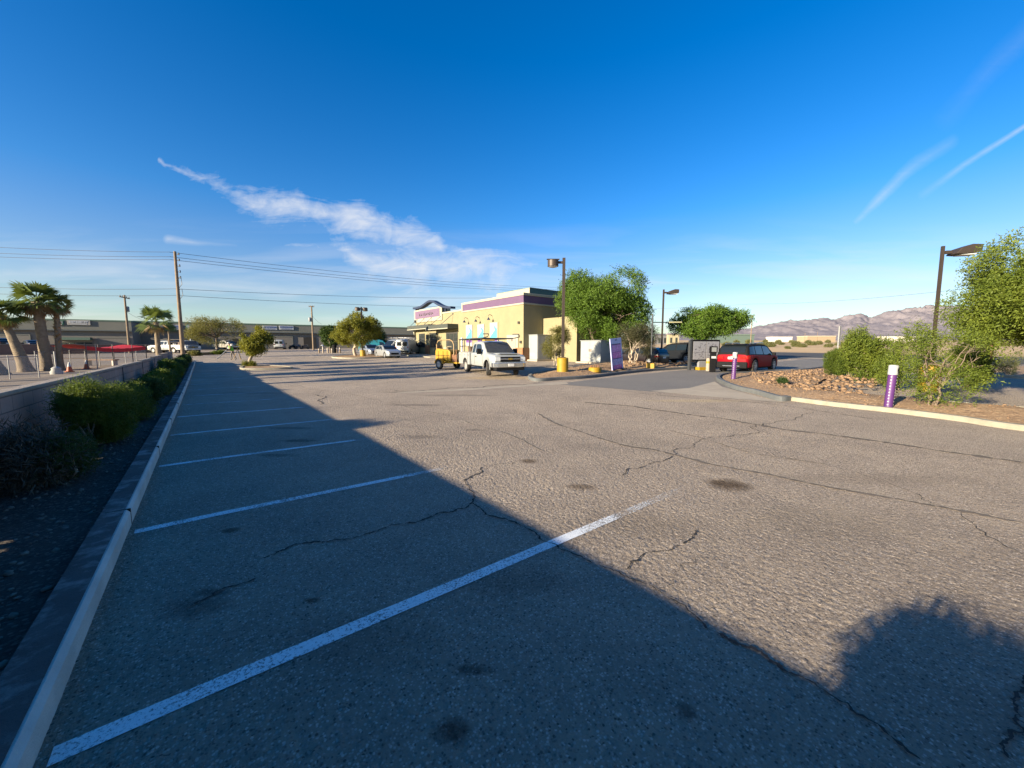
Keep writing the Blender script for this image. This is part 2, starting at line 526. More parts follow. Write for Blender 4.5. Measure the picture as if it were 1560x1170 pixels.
PALMTRUNK = mat('palm trunk', (0.2, 0.155, 0.105), 0.95, var=0.25, vs=5, bump=1.0, bs=14)
def make_palm(label, loc, h, rb, rt, crown_r, seed, lean=(0, 0), fronds=34, bootz=0.55, group='fan palms in the sandy yard', bulge=1.25, skirt=True):
    rng = np.random.default_rng(seed)
    t = thing('palm_tree', label, 'palm tree', loc, 0, group)
    mb = MB()
    n, ns = 14, 60
    rows = []
    for i in range(ns + 1):
        s = i / ns
        c = Vector((lean[0] * s ** 1.2, lean[1] * s ** 1.2, h * s))
        r = rt + (rb - rt) * (1 - s) ** 1.3
        r *= 1 + (bulge - 1) * math.exp(-(s / 0.1) ** 2)
        r *= 1 + 0.035 * (1 if i % 2 else -1)
        row = []
        for k in range(n + 1):
            th = 2 * math.pi * (k % n) / n
            q = r * (1 + 0.05 * n3((math.cos(th), math.sin(th), s * 6), 2.0, seed))
            row.append((c.x + q * math.cos(th), c.y + q * math.sin(th), c.z - 0.15))
        rows.append(row)
    mb.grid(rows)
    top = Vector((lean[0], lean[1], h))
    # old leaf bases that stand off the upper trunk
    bt = mb; bt.m = 1
    for i in range(int(150 * (1 - bootz))):
        s = bootz + (1 - bootz) * rng.random()
        th = rng.random() * 6.283
        r = rt + (rb - rt) * (1 - s) ** 1.3
        p = Vector((lean[0] * s ** 1.2 + math.cos(th) * r * 0.9, lean[1] * s ** 1.2 + math.sin(th) * r * 0.9, h * s - 0.15))
        o = Vector((math.cos(th), math.sin(th), 0.9)).normalized()
        w = Vector((-math.sin(th), math.cos(th), 0)) * 0.06
        e = p + o * rng.uniform(0.12, 0.22)
        bt.add([p - w, p + w, e + w * 0.5, e - w * 0.5], [(0, 1, 2, 3)])
    mb.build('trunk', [PALMTRUNK, L_SKIRT], t, smooth=30)
    def fans(cnt, elo, ehi, size, m, name, droopk):
        V = []
        for i in range(cnt):
            az = 2 * math.pi * (i * 0.381966 + rng.random() * 0.05)
            el = elo + (ehi - elo) * rng.random() ** 1.25
            d = Vector((math.cos(az) * math.cos(el), math.sin(az) * math.cos(el), math.sin(el)))
            pl = size * 0.5 * rng.uniform(0.75, 1.1)
            hub = top + d * pl + Vector((0, 0, -droopk * pl * 0.3))
            side = d.cross(Vector((0, 0, 1))).normalized()
            up = side.cross(d)
            ro = rng.uniform(-0.9, 0.9); side, up = side * math.cos(ro) + up * math.sin(ro), up * math.cos(ro) - side * math.sin(ro)
            pw = side * 0.025
            V += [top - pw, top + pw, hub + pw, hub - pw]
            nl = 15
            for j in range(nl):
                b = rad(-88 + 176 * j / (nl - 1))
                ld = (d * math.cos(b) + side * math.sin(b)).normalized()
                ln = size * 0.55 * (1 - 0.25 * abs(math.sin(b))) * rng.uniform(0.85, 1.1)
                mid = hub + ld * ln * 0.55 + up * 0.03
                tip = hub + ld * ln + Vector((0, 0, -droopk * ln * rng.uniform(0.25, 0.6)))
                w = (ld.cross(up)).normalized() * ln * 0.06
                V += [hub, mid - w, tip, mid + w]
        V = np.array([tuple(v) for v in V])
        return fast_mesh(name, V, np.arange(len(V)).reshape(-1, 4), m, t)
    fans(fronds, -0.5, 1.3, crown_r, L_PALM, 'crown', 0.45)
    if skirt: fans(int(fronds * 0.35), -1.1, -0.4, crown_r * 0.8, L_SKIRT, 'dead_fronds', 0.5)
    return t
# ------------------------------------------------------------ light, sky, camera
SUN_EL, SUN_L = 14.2, Vector((1, -0.03, 0)).normalized()
cam_d = bpy.data.cameras.new('camera'); cam = bpy.data.objects.new('camera', cam_d); COL.objects.link(cam)
cam.location = (0, 0, CAMZ); cam.rotation_euler = (math.pi / 2 - PIT, 0, -YAW)
cam_d.sensor_width = 36; cam_d.lens = 36 * FPX / 1560; cam_d.clip_end = 30000; cam_d.clip_start = 0.05
sc.camera = cam
sd = bpy.data.lights.new('sun', 'SUN'); sun = bpy.data.objects.new('sun', sd); COL.objects.link(sun)
sd.energy = 5.0; sd.angle = rad(0.55); sd.color = (1.0, 0.86, 0.64)
l = Vector((SUN_L.x * math.cos(rad(SUN_EL)), SUN_L.y * math.cos(rad(SUN_EL)), -math.sin(rad(SUN_EL))))
sun.rotation_euler = l.to_track_quat('-Z', 'Y').to_euler()

w = bpy.data.worlds.new('World'); sc.world = w; w.use_nodes = True
t = NT(w.node_tree)
out = t.n('ShaderNodeOutputWorld'); bg = t.n('ShaderNodeBackground')
t.t.links.new(bg.outputs[0], out.inputs[0])
dirn = t.n('ShaderNodeTexCoord').outputs['Generated']
sky = t.n('ShaderNodeTexSky', sky_type='NISHITA', sun_disc=False)
sky.sun_elevation = rad(SUN_EL); sky.sun_rotation = rad(270 - 1.7)
sky.altitude = 100; sky.air_density = 1.0; sky.dust_density = 0.4; sky.ozone_density = 2.5
hsv = t.n('ShaderNodeHueSaturation', i_Saturation=1.42, i_Value=1.2); t.set(hsv.inputs['Color'], sky)
hsv.inputs['Hue'].default_value = 0.512
def vdot(v):
    nd = t.n('ShaderNodeVectorMath', operation='DOT_PRODUCT'); t.set(nd.inputs[0], dirn); nd.inputs[1].default_value = v
    return nd.outputs['Value']
sep = t.n('ShaderNodeSeparateXYZ', i_0=dirn)
# cloud coordinates: where a direction meets a plane that stands north-east of the lot
f_ = t.m('MAXIMUM', vdot(tuple(FW)), 0.05)
U = t.m('DIVIDE', vdot(tuple(RT)), f_); V = t.m('DIVIDE', sep.outputs[2], f_)
uv = t.n('ShaderNodeCombineXYZ', i_0=U, i_1=V)
warp = t.n('ShaderNodeTexNoise', i_Scale=5.0, i_Detail=5.0); t.set(warp.inputs['Vector'], uv)
wv = t.n('ShaderNodeVectorMath', operation='SUBTRACT'); t.set(wv.inputs[0], warp.outputs['Color']); wv.inputs[1].default_value = (0.5, 0.5, 0.5)
def sky_uv(px, py):
    d = ray(px, py); f = d.dot(FW)
    return d.dot(RT) / f, d.z / f
def stroke(pts, warpk):
    """soft band along pixel-derived sky directions: (px, py, half width in px, strength)"""
    sc_ = t.n('ShaderNodeVectorMath', operation='SCALE'); t.set(sc_.inputs[0], wv); sc_.inputs['Scale'].default_value = warpk
    ad = t.n('ShaderNodeVectorMath', operation='ADD'); t.set(ad.inputs[0], uv); t.set(ad.inputs[1], sc_)
    sp = t.n('ShaderNodeSeparateXYZ', i_0=ad)
    X, Y = sp.outputs[0], sp.outputs[1]
    tot = None
    for (x0, y0, w0, s0), (x1, y1, w1, s1) in zip(pts[:-1], pts[1:]):
        a = sky_uv(x0, y0); b = sky_uv(x1, y1)
        dx, dy = b[0] - a[0], b[1] - a[1]; L2 = dx * dx + dy * dy
        h = t.m('ADD', t.m('MULTIPLY', t.m('SUBTRACT', X, a[0]), dx / L2), t.m('MULTIPLY', t.m('SUBTRACT', Y, a[1]), dy / L2), clamp=True)
        ex = t.m('SUBTRACT', t.m('SUBTRACT', X, a[0]), t.m('MULTIPLY', h, dx))
        ey = t.m('SUBTRACT', t.m('SUBTRACT', Y, a[1]), t.m('MULTIPLY', h, dy))
        d = t.m('SQRT', t.m('ADD', t.m('MULTIPLY', ex, ex), t.m('MULTIPLY', ey, ey)))
        wd = t.m('MULTIPLY_ADD', h, (w1 - w0) / FPX, w0 / FPX)
        st = t.m('MULTIPLY_ADD', h, s1 - s0, s0)
        q = t.m('DIVIDE', d, wd)
        g = t.m('MULTIPLY', t.m('SUBTRACT', 1.0, t.ramp(q, (0.0, 1.0))), st)
        tot = g if tot is None else t.m('MAXIMUM', tot, g)
    return tot
main = stroke([(246, 240, 6, 0.75), (300, 268, 14, 0.6), (370, 295, 34, 0.8), (450, 318, 48, 1.0), (530, 335, 50, 0.95), (600, 362, 48, 1.0), (668, 388, 30, 0.9)], 0.14)
low = stroke([(500, 385, 18, 0.7), (570, 400, 42, 0.95), (650, 412, 56, 1.05), (720, 415, 60, 1.0), (810, 415, 34, 0.6)], 0.16)
low2 = stroke([(440, 376, 12, 0.4), (480, 378, 12, 0.5), (500, 440, 14, 0.2), (610, 405, 12, 0.4), (720, 382, 16, 0.7)], 0.12)
thin = stroke([(255, 365, 8, 0.75), (300, 370, 5, 0.4), (360, 372, 3, 0.1)], 0.02)
thin2 = stroke([(0, 425, 12, 0.5), (140, 410, 10, 0.55), (235, 420, 8, 0.5), (290, 424, 4, 0.1)], 0.05)
thin3 = stroke([(405, 436, 7, 0.5), (460, 437, 6, 0.35), (560, 440, 4, 0.1)], 0.02)
con1 = stroke([(1405, 297, 8, 0.15), (1470, 250, 6, 0.55), (1560, 193, 5, 0.95), (1700, 105, 5, 0.8)], 0.006)
con2 = stroke([(1306, 335, 5, 0.3), (1345, 292, 11, 0.75), (1390, 252, 12, 0.45), (1450, 215, 12, 0.25)], 0.035)
con3 = stroke([(1440, 180, 18, 0.06), (1520, 90, 22, 0.13), (1600, 20, 22, 0.15)], 0.06)
# streaky fibres inside the clouds
mp = t.n('ShaderNodeMapping'); t.set(mp.inputs[0], uv); mp.inputs['Rotation'].default_value = (0, 0, 0.35); mp.inputs['Scale'].default_value = (3.2, 11, 1)
fib = t.noise(mp.outputs[0], 2.6, 9, 0.62, 1.1)
puff = t.noise(uv, 11, 9, 0.62, 0.7)
fibre = t.m('ADD', t.m('MULTIPLY', fib, 0.55), t.m('MULTIPLY', puff, 0.45))
body = t.m('MAXIMUM', t.m('MAXIMUM', main, low), low2)
cl = t.ramp(t.m('SUBTRACT', t.m('ADD', t.m('MULTIPLY', body, 0.72), t.m('MULTIPLY', fibre, 1.75)), 1.13), (0.0, 0.6))
cl = t.m('MULTIPLY', cl, t.ramp(body, (0.0, 0.3)))
th = t.m('MAXIMUM', t.m('MAXIMUM', thin, thin2), thin3)
th = t.m('MULTIPLY', th, t.ramp(fibre, (0.3, 0.6, 0.35, 1.0)))
co = t.m('MAXIMUM', t.m('MAXIMUM', con1, con2), con3)
co = t.m('MULTIPLY', co, t.ramp(fib, (0.25, 0.6, 0.55, 1.0)))
# thin veil low in the sky
mp2 = t.n('ShaderNodeMapping'); t.set(mp2.inputs[0], uv); mp2.inputs['Scale'].default_value = (1.1, 11, 1)
veil = t.noise(mp2.outputs[0], 1.5, 6, 0.55, 0.5)
band = t.m('MULTIPLY', t.ramp(V, (0.33, 0.12)), t.ramp(V, (-0.02, 0.06)))
ve = t.m('MULTIPLY', t.m('MULTIPLY', t.ramp(veil, (0.45, 0.72)), band), 0.55)
allc = t.m('MAXIMUM', t.m('MAXIMUM', t.m('MULTIPLY', cl, 0.72), t.m('MULTIPLY', th, 0.6)), t.m('MAXIMUM', t.m('MULTIPLY', co, 0.42), ve))
front = t.m('GREATER_THAN', vdot(tuple(FW)), 0.06)
allc = t.m('MULTIPLY', allc, front)
CLOUDV = 4.6
# paler, less green air low over the horizon
hz = t.n('ShaderNodeHueSaturation', i_Hue=0.53, i_Saturation=1.02, i_Value=0.86); t.set(hz.inputs['Color'], sky)
lowk = t.ramp(sep.outputs[2], (0.02, 0.30, 1.0, 0.0))
graded = t.mix(lowk, hsv.outputs[0], hz.outputs[0])
skyc = t.mix(allc, graded, (CLOUDV, CLOUDV * 1.02, CLOUDV * 1.06))
t.set(bg.inputs['Color'], skyc); bg.inputs['Strength'].default_value = 0.068

sc.view_settings.view_transform = 'Standard'; sc.view_settings.look = 'None'
sc.view_settings.exposure = 1.5; sc.view_settings.gamma = 1.0; sc.view_settings.use_curve_mapping = False
# ------------------------------------------------------------ ground materials
def ground_mat(name, cols, scales, bump, bs, rough=0.95, stains=(), patches=None, agg=None, spec=0.3, bdist=1.0):
    m = bpy.data.materials.new(name); m.use_nodes = True
    t = NT(m.node_tree)
    out = t.n('ShaderNodeOutputMaterial'); b = t.n('ShaderNodeBsdfPrincipled')
    t.t.links.new(b.outputs[0], out.inputs[0])
    tc = t.n('ShaderNodeTexCoord').outputs['Object']
    big = t.noise(tc, scales[0], 5, 0.6)
    c = t.mix(t.ramp(big, (0.35, 0.65)), cols[0], cols[1])
    mid = t.noise(tc, scales[1], 6, 0.65)
    c = t.mix(t.m('MULTIPLY', t.ramp(mid, (0.45, 0.75)), 0.6), c, cols[2])
    hgt = None
    if agg:                                    # single stones of the surface
        vn = t.n('ShaderNodeTexVoronoi', feature='F1', i_Scale=agg[0]); t.set(vn.inputs['Vector'], tc)
        rnd = t.n('ShaderNodeSeparateColor'); t.set(rnd.inputs[0], vn.outputs['Color'])
        st = t.mix(t.ramp(rnd.outputs[0], (0.0, 1.0)), agg[1], agg[2])
        keep = t.m('MULTIPLY', t.ramp(vn.outputs['Distance'], (0.62, 0.38)), t.ramp(rnd.outputs[1], (agg[4] - 0.1, agg[4] + 0.15)))
        c = t.mix(t.m('MULTIPLY', keep, agg[3]), c, st)
        pit = t.noise(tc, agg[0] * 0.45, 3, 0.7)
        c = t.mix(t.m('MULTIPLY', t.ramp(pit, (0.42, 0.27)), 0.75), c, tuple(x * 0.3 for x in cols[1]))
        lump = t.n('ShaderNodeTexVoronoi', feature='SMOOTH_F1', i_Scale=agg[0] * 0.36); t.set(lump.inputs['Vector'], tc)
        hgt = t.m('ADD', t.m('MULTIPLY', t.m('SUBTRACT', 1.0, vn.outputs['Distance']), 0.55), t.m('MULTIPLY', t.ramp(pit, (0.2, 0.5)), 0.7))
        hgt = t.m('ADD', hgt, t.m('MULTIPLY', t.m('SUBTRACT', 1.0, lump.outputs['Distance']), 1.3))
        hgt = t.m('ADD', hgt, t.m('MULTIPLY', t.noise(tc, agg[0] * 0.3, 4, 0.65), 1.2))
    sp = t.n('ShaderNodeSeparateXYZ', i_0=tc)
    if stains:
        wob = t.m('MULTIPLY', t.m('SUBTRACT', t.noise(tc, 7, 6, 0.75), 0.5), 1.5); brk = t.ramp(t.noise(tc, 38, 4, 0.7), (0.3, 0.6, 0.6, 1.0))
        for (sx, sy, ra, rb, a, k, col) in stains:
            dx = t.m('SUBTRACT', sp.outputs[0], sx); dy = t.m('SUBTRACT', sp.outputs[1], sy)
            ca, sa = math.cos(a), math.sin(a)
            u = t.m('DIVIDE', t.m('ADD', t.m('MULTIPLY', dx, ca), t.m('MULTIPLY', dy, sa)), ra)
            v = t.m('DIVIDE', t.m('SUBTRACT', t.m('MULTIPLY', dy, ca), t.m('MULTIPLY', dx, sa)), rb)
            d = t.m('ADD', t.m('SQRT', t.m('ADD', t.m('MULTIPLY', u, u), t.m('MULTIPLY', v, v))), wob)
            c = t.mix(t.m('MULTIPLY', t.m('MULTIPLY', t.ramp(d, (1.15, 0.45)), brk), k), c, col)
    t.set(b.inputs['Base Color'], c)
    b.inputs['Roughness'].default_value = rough; b.inputs['Specular IOR Level'].default_value = spec
    bn = t.n('ShaderNodeBump', i_Strength=min(bump, 1.0), i_Distance=0.012 * max(bump, 1.0) * bdist)
    fine = t.noise(tc, bs, 6, 0.75)
    t.set(bn.inputs['Height'], t.m('ADD', fine, hgt) if hgt is not None else fine)
    t.set(b.inputs['Normal'], bn)
    MATS[name] = m
    return m

def stain(px, py, rx, ry, k, col, a=None):
    """stain seen at a pixel, with its real radii"""
    g = G(px, py)
    return (g.x, g.y, rx, ry, -YAW if a is None else a, k, col)

DK = (0.045, 0.036, 0.028); BR = (0.10, 0.065, 0.035); TAN = (0.42, 0.30, 0.16)
ST = [stain(1109, 740, 0.30, 0.25, 1.0, (0.07, 0.042, 0.02)), stain(806, 705, 0.16, 0.14, 0.9, BR), stain(885, 747, 0.2, 0.13, 0.75, BR),
      stain(640, 668, 0.5, 0.2, 0.35, DK), stain(636, 618, 0.9, 0.22, 0.5, DK), stain(690, 1115, 0.10, 0.07, 0.9, (0.05, 0.035, 0.025)),
      stain(720, 1028, 0.10, 0.04, 0.8, DK), stain(476, 916, 0.055, 0.035, 0.9, (0.05, 0.035, 0.02)), stain(352, 812, 0.09, 0.06, 0.8, (0.05, 0.035, 0.02)),
      stain(325, 905, 0.14, 0.05, 0.7, DK), stain(300, 925, 0.25, 0.12, 0.55, DK), stain(1045, 1085, 0.05, 0.05, 0.7, DK), stain(720, 655, 0.3, 0.12, 0.4, DK),
      stain(455, 672, 0.4, 0.14, 0.6, DK), stain(420, 694, 0.35, 0.1, 0.5, DK), stain(440, 655, 0.6, 0.15, 0.5, DK), stain(385, 600, 1.2, 0.25, 0.4, DK),
      stain(760, 577, 2.6, 0.9, 0.75, TAN), stain(1060, 612, 1.8, 0.35, 0.5, (0.45, 0.34, 0.17)), stain(1105, 598, 0.6, 0.4, 0.7, TAN),
      stain(1240, 800, 1.1, 0.5, 0.3, (0.2, 0.16, 0.11)), stain(560, 985, 0.5, 0.25, 0.3, DK), stain(980, 800, 0.7, 0.35, 0.25, (0.2, 0.155, 0.1)), stain(1330, 730, 1.6, 0.3, 0.3, (0.16, 0.125, 0.09)), stain(780, 890, 0.5, 0.2, 0.35, DK), stain(700, 604, 1.6, 0.3, 0.4, DK), stain(620, 599, 1.1, 0.25, 0.6, DK)]
ASPHALT = ground_mat('asphalt', [(0.37, 0.295, 0.22), (0.265, 0.212, 0.16), (0.45, 0.36, 0.26)], (0.35, 1.6), 1.0, 160,
                     bdist=1.3, stains=ST, agg=(75.0, (0.085, 0.07, 0.058), (0.66, 0.56, 0.46), 0.9, 0.36))
LANE = ground_mat('lane asphalt', [(0.19, 0.175, 0.155), (0.16, 0.148, 0.135), (0.235, 0.21, 0.18)], (0.3, 1.2), 0.5, 120, agg=(60.0, (0.1, 0.09, 0.08), (0.4, 0.36, 0.3), 0.45, 0.5))
PADC = ground_mat('concrete apron', [(0.42, 0.35, 0.26), (0.35, 0.29, 0.215), (0.48, 0.41, 0.3)], (0.5, 2.5), 0.4, 60)
SOIL = ground_mat('planter soil', [(0.06, 0.048, 0.038), (0.04, 0.032, 0.026), (0.085, 0.066, 0.05)], (0.9, 6.0), 1.4, 55, agg=(38.0, (0.05, 0.04, 0.032), (0.24, 0.19, 0.15), 0.6, 0.45))
DESERT = ground_mat('desert soil', [(0.56, 0.38, 0.19), (0.47, 0.31, 0.15), (0.64, 0.46, 0.25)], (0.02, 0.35), 0.8, 3)
GRAVEL = ground_mat('yard gravel', [(0.25, 0.2, 0.15), (0.21, 0.165, 0.125), (0.3, 0.24, 0.18)], (0.12, 0.9), 0.9, 18)
ROCKBED = ground_mat('rock bed soil', [(0.33, 0.21, 0.115), (0.25, 0.158, 0.09), (0.41, 0.275, 0.155)], (0.6, 3.5), 1.6, 26, agg=(16.0, (0.24, 0.15, 0.085), (0.6, 0.42, 0.25), 0.65, 0.4))
ROADM = ground_mat('road asphalt', [(0.07, 0.068, 0.066), (0.055, 0.054, 0.053), (0.085, 0.08, 0.076)], (0.1, 0.8), 0.4, 30)
KERBM = mat('kerb concrete', (0.27, 0.245, 0.185), 0.9, var=0.18, vs=3, bump=0.5, bs=50, dirt=((0.12, 0.10, 0.08), 4.0, 0.55, 0.5))
KERBD = mat('dark painted kerb', (0.10, 0.105, 0.105), 0.85, var=0.2, vs=3, bump=0.4, bs=40)
PAINT = mat('line paint', (0.6, 0.6, 0.58), 0.8, var=0.15, vs=14, bump=0.7, bs=90)
CRACK = mat('crack', (0.03, 0.025, 0.02), 1.0, var=0.3)
SEAM = mat('tar seam', (0.15, 0.12, 0.088), 0.95, var=0.3, vs=5)
ROCKM = leaf_mat('desert rock', (0.11, 0.07, 0.042), (0.29, 0.185, 0.105), trans=0.0, cs=2.0)

def worn_paint(name, wear, f0=2.3, f1=5.0, k=0.24):
    """paint flaking off to the asphalt below, so partly transparent"""
    m = bpy.data.materials.new(name); m.use_nodes = True
    t = NT(m.node_tree)
    out = t.n('ShaderNodeOutputMaterial')
    tc = t.n('ShaderNodeTexCoord').outputs['Object']
    b = t.n('ShaderNodeBsdfPrincipled', i_Roughness=0.85)
    t.set(b.inputs['Base Color'], t.mix(t.noise(tc, 30, 4, 0.7), (0.62, 0.64, 0.64), (0.84, 0.86, 0.85)))
    bn = t.n('ShaderNodeBump', i_Strength=0.8, i_Distance=0.01); t.set(bn.inputs['Height'], t.noise(tc, 110, 4, 0.7)); t.set(b.inputs['Normal'], bn)
    tr = t.n('ShaderNodeBsdfTransparent'); mx = t.n('ShaderNodeMixShader')
    f = t.m('ADD', t.m('MULTIPLY', t.noise(tc, 60, 6, 0.75), 0.75), t.m('MULTIPLY', t.noise(tc, 2.2, 3), 0.3))
    sp = t.n('ShaderNodeSeparateXYZ', i_0=tc)
    fade = t.ramp(sp.outputs[0], (f0, f1, 0.0, k))
    t.set(mx.inputs[0], t.ramp(t.m('SUBTRACT', f, fade), (wear - 0.04, wear + 0.06)))
    t.t.links.new(tr.outputs[0], mx.inputs[1]); t.t.links.new(b.outputs[0], mx.inputs[2]); t.t.links.new(mx.outputs[0], out.inputs[0])
    return m

# ------------------------------------------------------------ base ground
def geo(a, b, s0, k):
    out = [a]; s = s0
    while (out[-1] < b) if b > a else (out[-1] > b):
        out.append(out[-1] + (s if b > a else -s)); s *= k
    return out
gx = sorted(set(geo(-20, -6000, 1.5, 1.22)[1:] + list(np.arange(-20, 80, 1.5)) + geo(80, 9000, 1.6, 1.2)))
gy = sorted(set(geo(-16, -2500, 1.5, 1.25)[1:] + list(np.arange(-16, 110, 1.5)) + geo(110.5, 9000, 1.6, 1.2)))
def desert_h(x, y):
    d = math.hypot(x, y)
    k = min(max((x - 75) / 60, 0), 1)
    return H(x, y) - 0.06 + k * (n3((x, y, 0), 0.02) * 0.5 + n3((x, y, 0), 0.11) * 0.18)
rows = [[(x, y, desert_h(x, y)) for x in gx] for y in gy]
gnd = MB().grid(rows).build('ground', DESERT, smooth=180)
gnd['kind'] = 'structure'

# asphalt of the lot: from the left kerb to the right-hand islands and back to the warehouses
KX = -0.645
GX = [G(1560, 660), G(1354, 633), G(1200, 615)]
noseR = [G(1185, 611), G(1150, 602.5), G(1120, 594.5), G(1100, 587), G(1091, 580), G(1094, 574.5), G(1110, 571.3), G(1140, 570), G(1180, 568), G(1220, 566), G(1262, 560.5), G(1290, 556)]
frontR = [Vector((13.55, -16, 0)), Vector((13.6, -4, 0)), G(1560, 657.5), G(1460, 643.5), G(1354, 630), G(1270, 620), G(1205, 613)]
lot_poly = [(KX - 0.05, -16), (32, -16), (34, 2), (40, 8), (70, 8), (70, 14), (46, 14), (46, 40), (52, 66), (40, 100), (-4, 92), (-4, 62), (KX - 0.05, 50)]
PX0, PX1, PY0, PY1 = -0.70, 11.0, -3.0, 10.0
def lot_z(x, y):
    return H(x, y) - (0.035 if x < PX1 - 0.9 and PY0 + 0.9 < y < PY1 - 0.9 else 0.0)
sheet('parking_lot', lot_poly, ASPHALT, 0.0, 1.0, zf=lot_z)
def rough_surface():
    """the nearest asphalt, with its stones and hollows modelled"""
    cell = 0.0145
    nx, ny = int((PX1 - PX0) / cell), int((PY1 - PY0) / cell)
    r = np.random.default_rng(42)
    fx = np.fft.fftfreq(nx, cell)[:, None]; fy = np.fft.fftfreq(ny, cell)[None, :]
    f = np.sqrt(fx * fx + fy * fy)
    def band(f0, wdt):
        z = np.fft.ifft2(np.fft.fft2(r.normal(size=(nx, ny))) * np.exp(-((f - f0) / wdt) ** 2)).real
        return z / z.std()
    z = np.minimum(band(25.0, 9.0), 0.8) * 0.0021 + np.minimum(band(11.0, 5.0), 0.9) * 0.0011 + band(0.8, 0.6) * 0.0014
    xs = PX0 + (np.arange(nx) + 0.5) * (PX1 - PX0) / nx; ys = PY0 + (np.arange(ny) + 0.5) * (PY1 - PY0) / ny
    xs[0], xs[-1], ys[0], ys[-1] = PX0, PX1, PY0, PY1
    X, Y = np.meshgrid(xs, ys, indexing='ij')
    near = -0.015 * np.clip(X, 0, 25); far = -0.33 + 0.0155 * Y + 0.0125 * X; d = near - far
    base = (near + far + np.sqrt(d * d + 0.01)) / 2 - 0.012
    e = np.minimum(np.minimum(PX1 - X, Y - PY0), PY1 - Y); fade = np.clip(e / 0.8, 0, 1)
    Z = base + 0.002 * (1 - fade) + (z - 0.001) * fade
    V = np.stack([X, Y, Z], axis=-1).reshape(-1, 3)
    i = np.arange(nx - 1)[:, None] * ny + np.arange(ny - 1)[None, :]
    Q = np.stack([i, i + ny, i + ny + 1, i + 1], axis=-1).reshape(-1, 4)
    o = fast_mesh('parking_lot', V, Q, ASPHALT, smooth=True); o['kind'] = 'structure'
rough_surface()
# gravel shoulder before the warehouses and yard beyond the wall
sheet('gravel_shoulder', [(-4, 91), (40, 99), (75, 99), (75, 190), (-90, 190), (-90, 70), (-30, 66), (-4.05, 66)], GRAVEL, -0.02, 3.0)
sheet('yard', [(-2.2, -16), (-60, -16), (-60, 64), (-4.1, 64), (-2.2, 47)], GRAVEL, -0.012, 2.0)
# lane into the drive-through
lane = [G(812, 584.5), G(860, 584), G(950, 573), G(1040, 565), G(1096, 562), Vector((27, 13.2)), Vector((52, 12.6)), Vector((52, 4.2)), Vector((33, 3.6)), G(1262, 563), G(1180, 571), G(1112, 575), G(1097, 579.5), G(1108, 589.5), G(1150, 604.5), G(1195, 613.5), G(1120, 609), G(1040, 601.5), G(980, 596.8), G(900, 591)]
sheet('drive_lane', lane, LANE, 0.004, 1.0)
apron = [G(1089, 583), G(1100, 590.5), G(1150, 605), G(1195, 614), G(1120, 610), G(1035, 602), G(990, 597.5), G(1050, 592)]
sheet('concrete_apron', apron, PADC, 0.009, 1.0)
sheet('valley_gutter', [G(606, 601.5), G(700, 596.5), G(800, 590), G(866, 585.5), G(862, 583.2), G(790, 587.3), G(690, 593.6), G(604, 599)], PADC, 0.006, 1.0)
sheet('road', [(54, -300), (76, -300), (76, 420), (54, 420)], ROADM, 0.02, 4.0)
sheet('road_shoulder', [(50, -300), (54, -300), (54, 420), (50, 420)], GRAVEL, 0.0, 4.0)
# driveway out to the road
sheet('driveway', [(51.9, 3.5), (54.5, 1.5), (54.5, 15.5), (51.9, 13.2)], PADC, 0.025, 1.0)

# planter strip with its kerb
WX = -2.1
kerb('kerb', [(KX, y) for y in np.arange(-14, 48, 0.5)], mat('stained kerb', (0.50, 0.50, 0.45), 0.9, var=0.18, vs=2.5, bump=0.6, bs=60), w=0.17, h=0.15, side=1)
KT = mat('tarred kerb top', (0.085, 0.08, 0.072), 0.9, var=0.3, vs=4, bump=0.9, bs=60, dirt=((0.36, 0.36, 0.33), 3.5, 0.5, 0.85))
b = MB()
b.grid([[(KX - 0.035, y, H(KX, y) + 0.154) for y in np.arange(-14, 48, 0.5)], [(KX - 0.2, y, H(KX, y) + 0.154) for y in np.arange(-14, 48, 0.5)]])
o = b.build('kerb_top', KT, recalc=False); o['kind'] = 'structure'
def soil_h(x, y):
    return H(x, y) + 0.09 + 0.03 * n3((x, y, 0), 1.3) + 0.015 * n3((x, y, 3), 5)
sheet('planter_strip', [(KX - 0.15, -14), (KX - 0.15, 48), (WX - 0.1, 48), (WX - 0.1, -14)], SOIL, 0.0, 0.25, zf=soil_h)

for y in np.arange(-0.98, 46, 3.05):
    b = MB().box(KX - 0.172, KX + 0.003, y - 0.006, y + 0.006, H(KX, y) - 0.05, H(KX, y) + 0.156); o = b.build('kerb_joint', CRACK); o['kind'] = 'structure'
rock_later = []
# stall lines
wear = [worn_paint('worn paint', 0.455, 2.4, 5.4, 0.24), worn_paint('faded paint', 0.47, 1.9, 3.6, 0.3), worn_paint('faint paint', 0.525, 1.6, 3.0, 0.3)]
for i in range(16):
    y = 2.34 + 2.525 * i
    m = wear[0] if i < 1 else (wear[1] if i < 5 else wear[2])
    o = sheet('stall_line', [(-0.60, y - 0.052), (5.1, y - 0.052), (5.1, y + 0.052), (-0.60, y + 0.052)], m, 0.004, 0.5)
# short stall ticks and cross-hatching before the restaurant entrance
for px in (604, 620, 634, 647):
    g = G(px, 553.5)
    sheet('stall_line', [(g.x - 0.6, g.y - 0.08), (g.x + 0.6, g.y - 0.08), (g.x + 0.6, g.y + 0.08), (g.x - 0.6, g.y + 0.08)], PAINT, 0.005, 0.5)

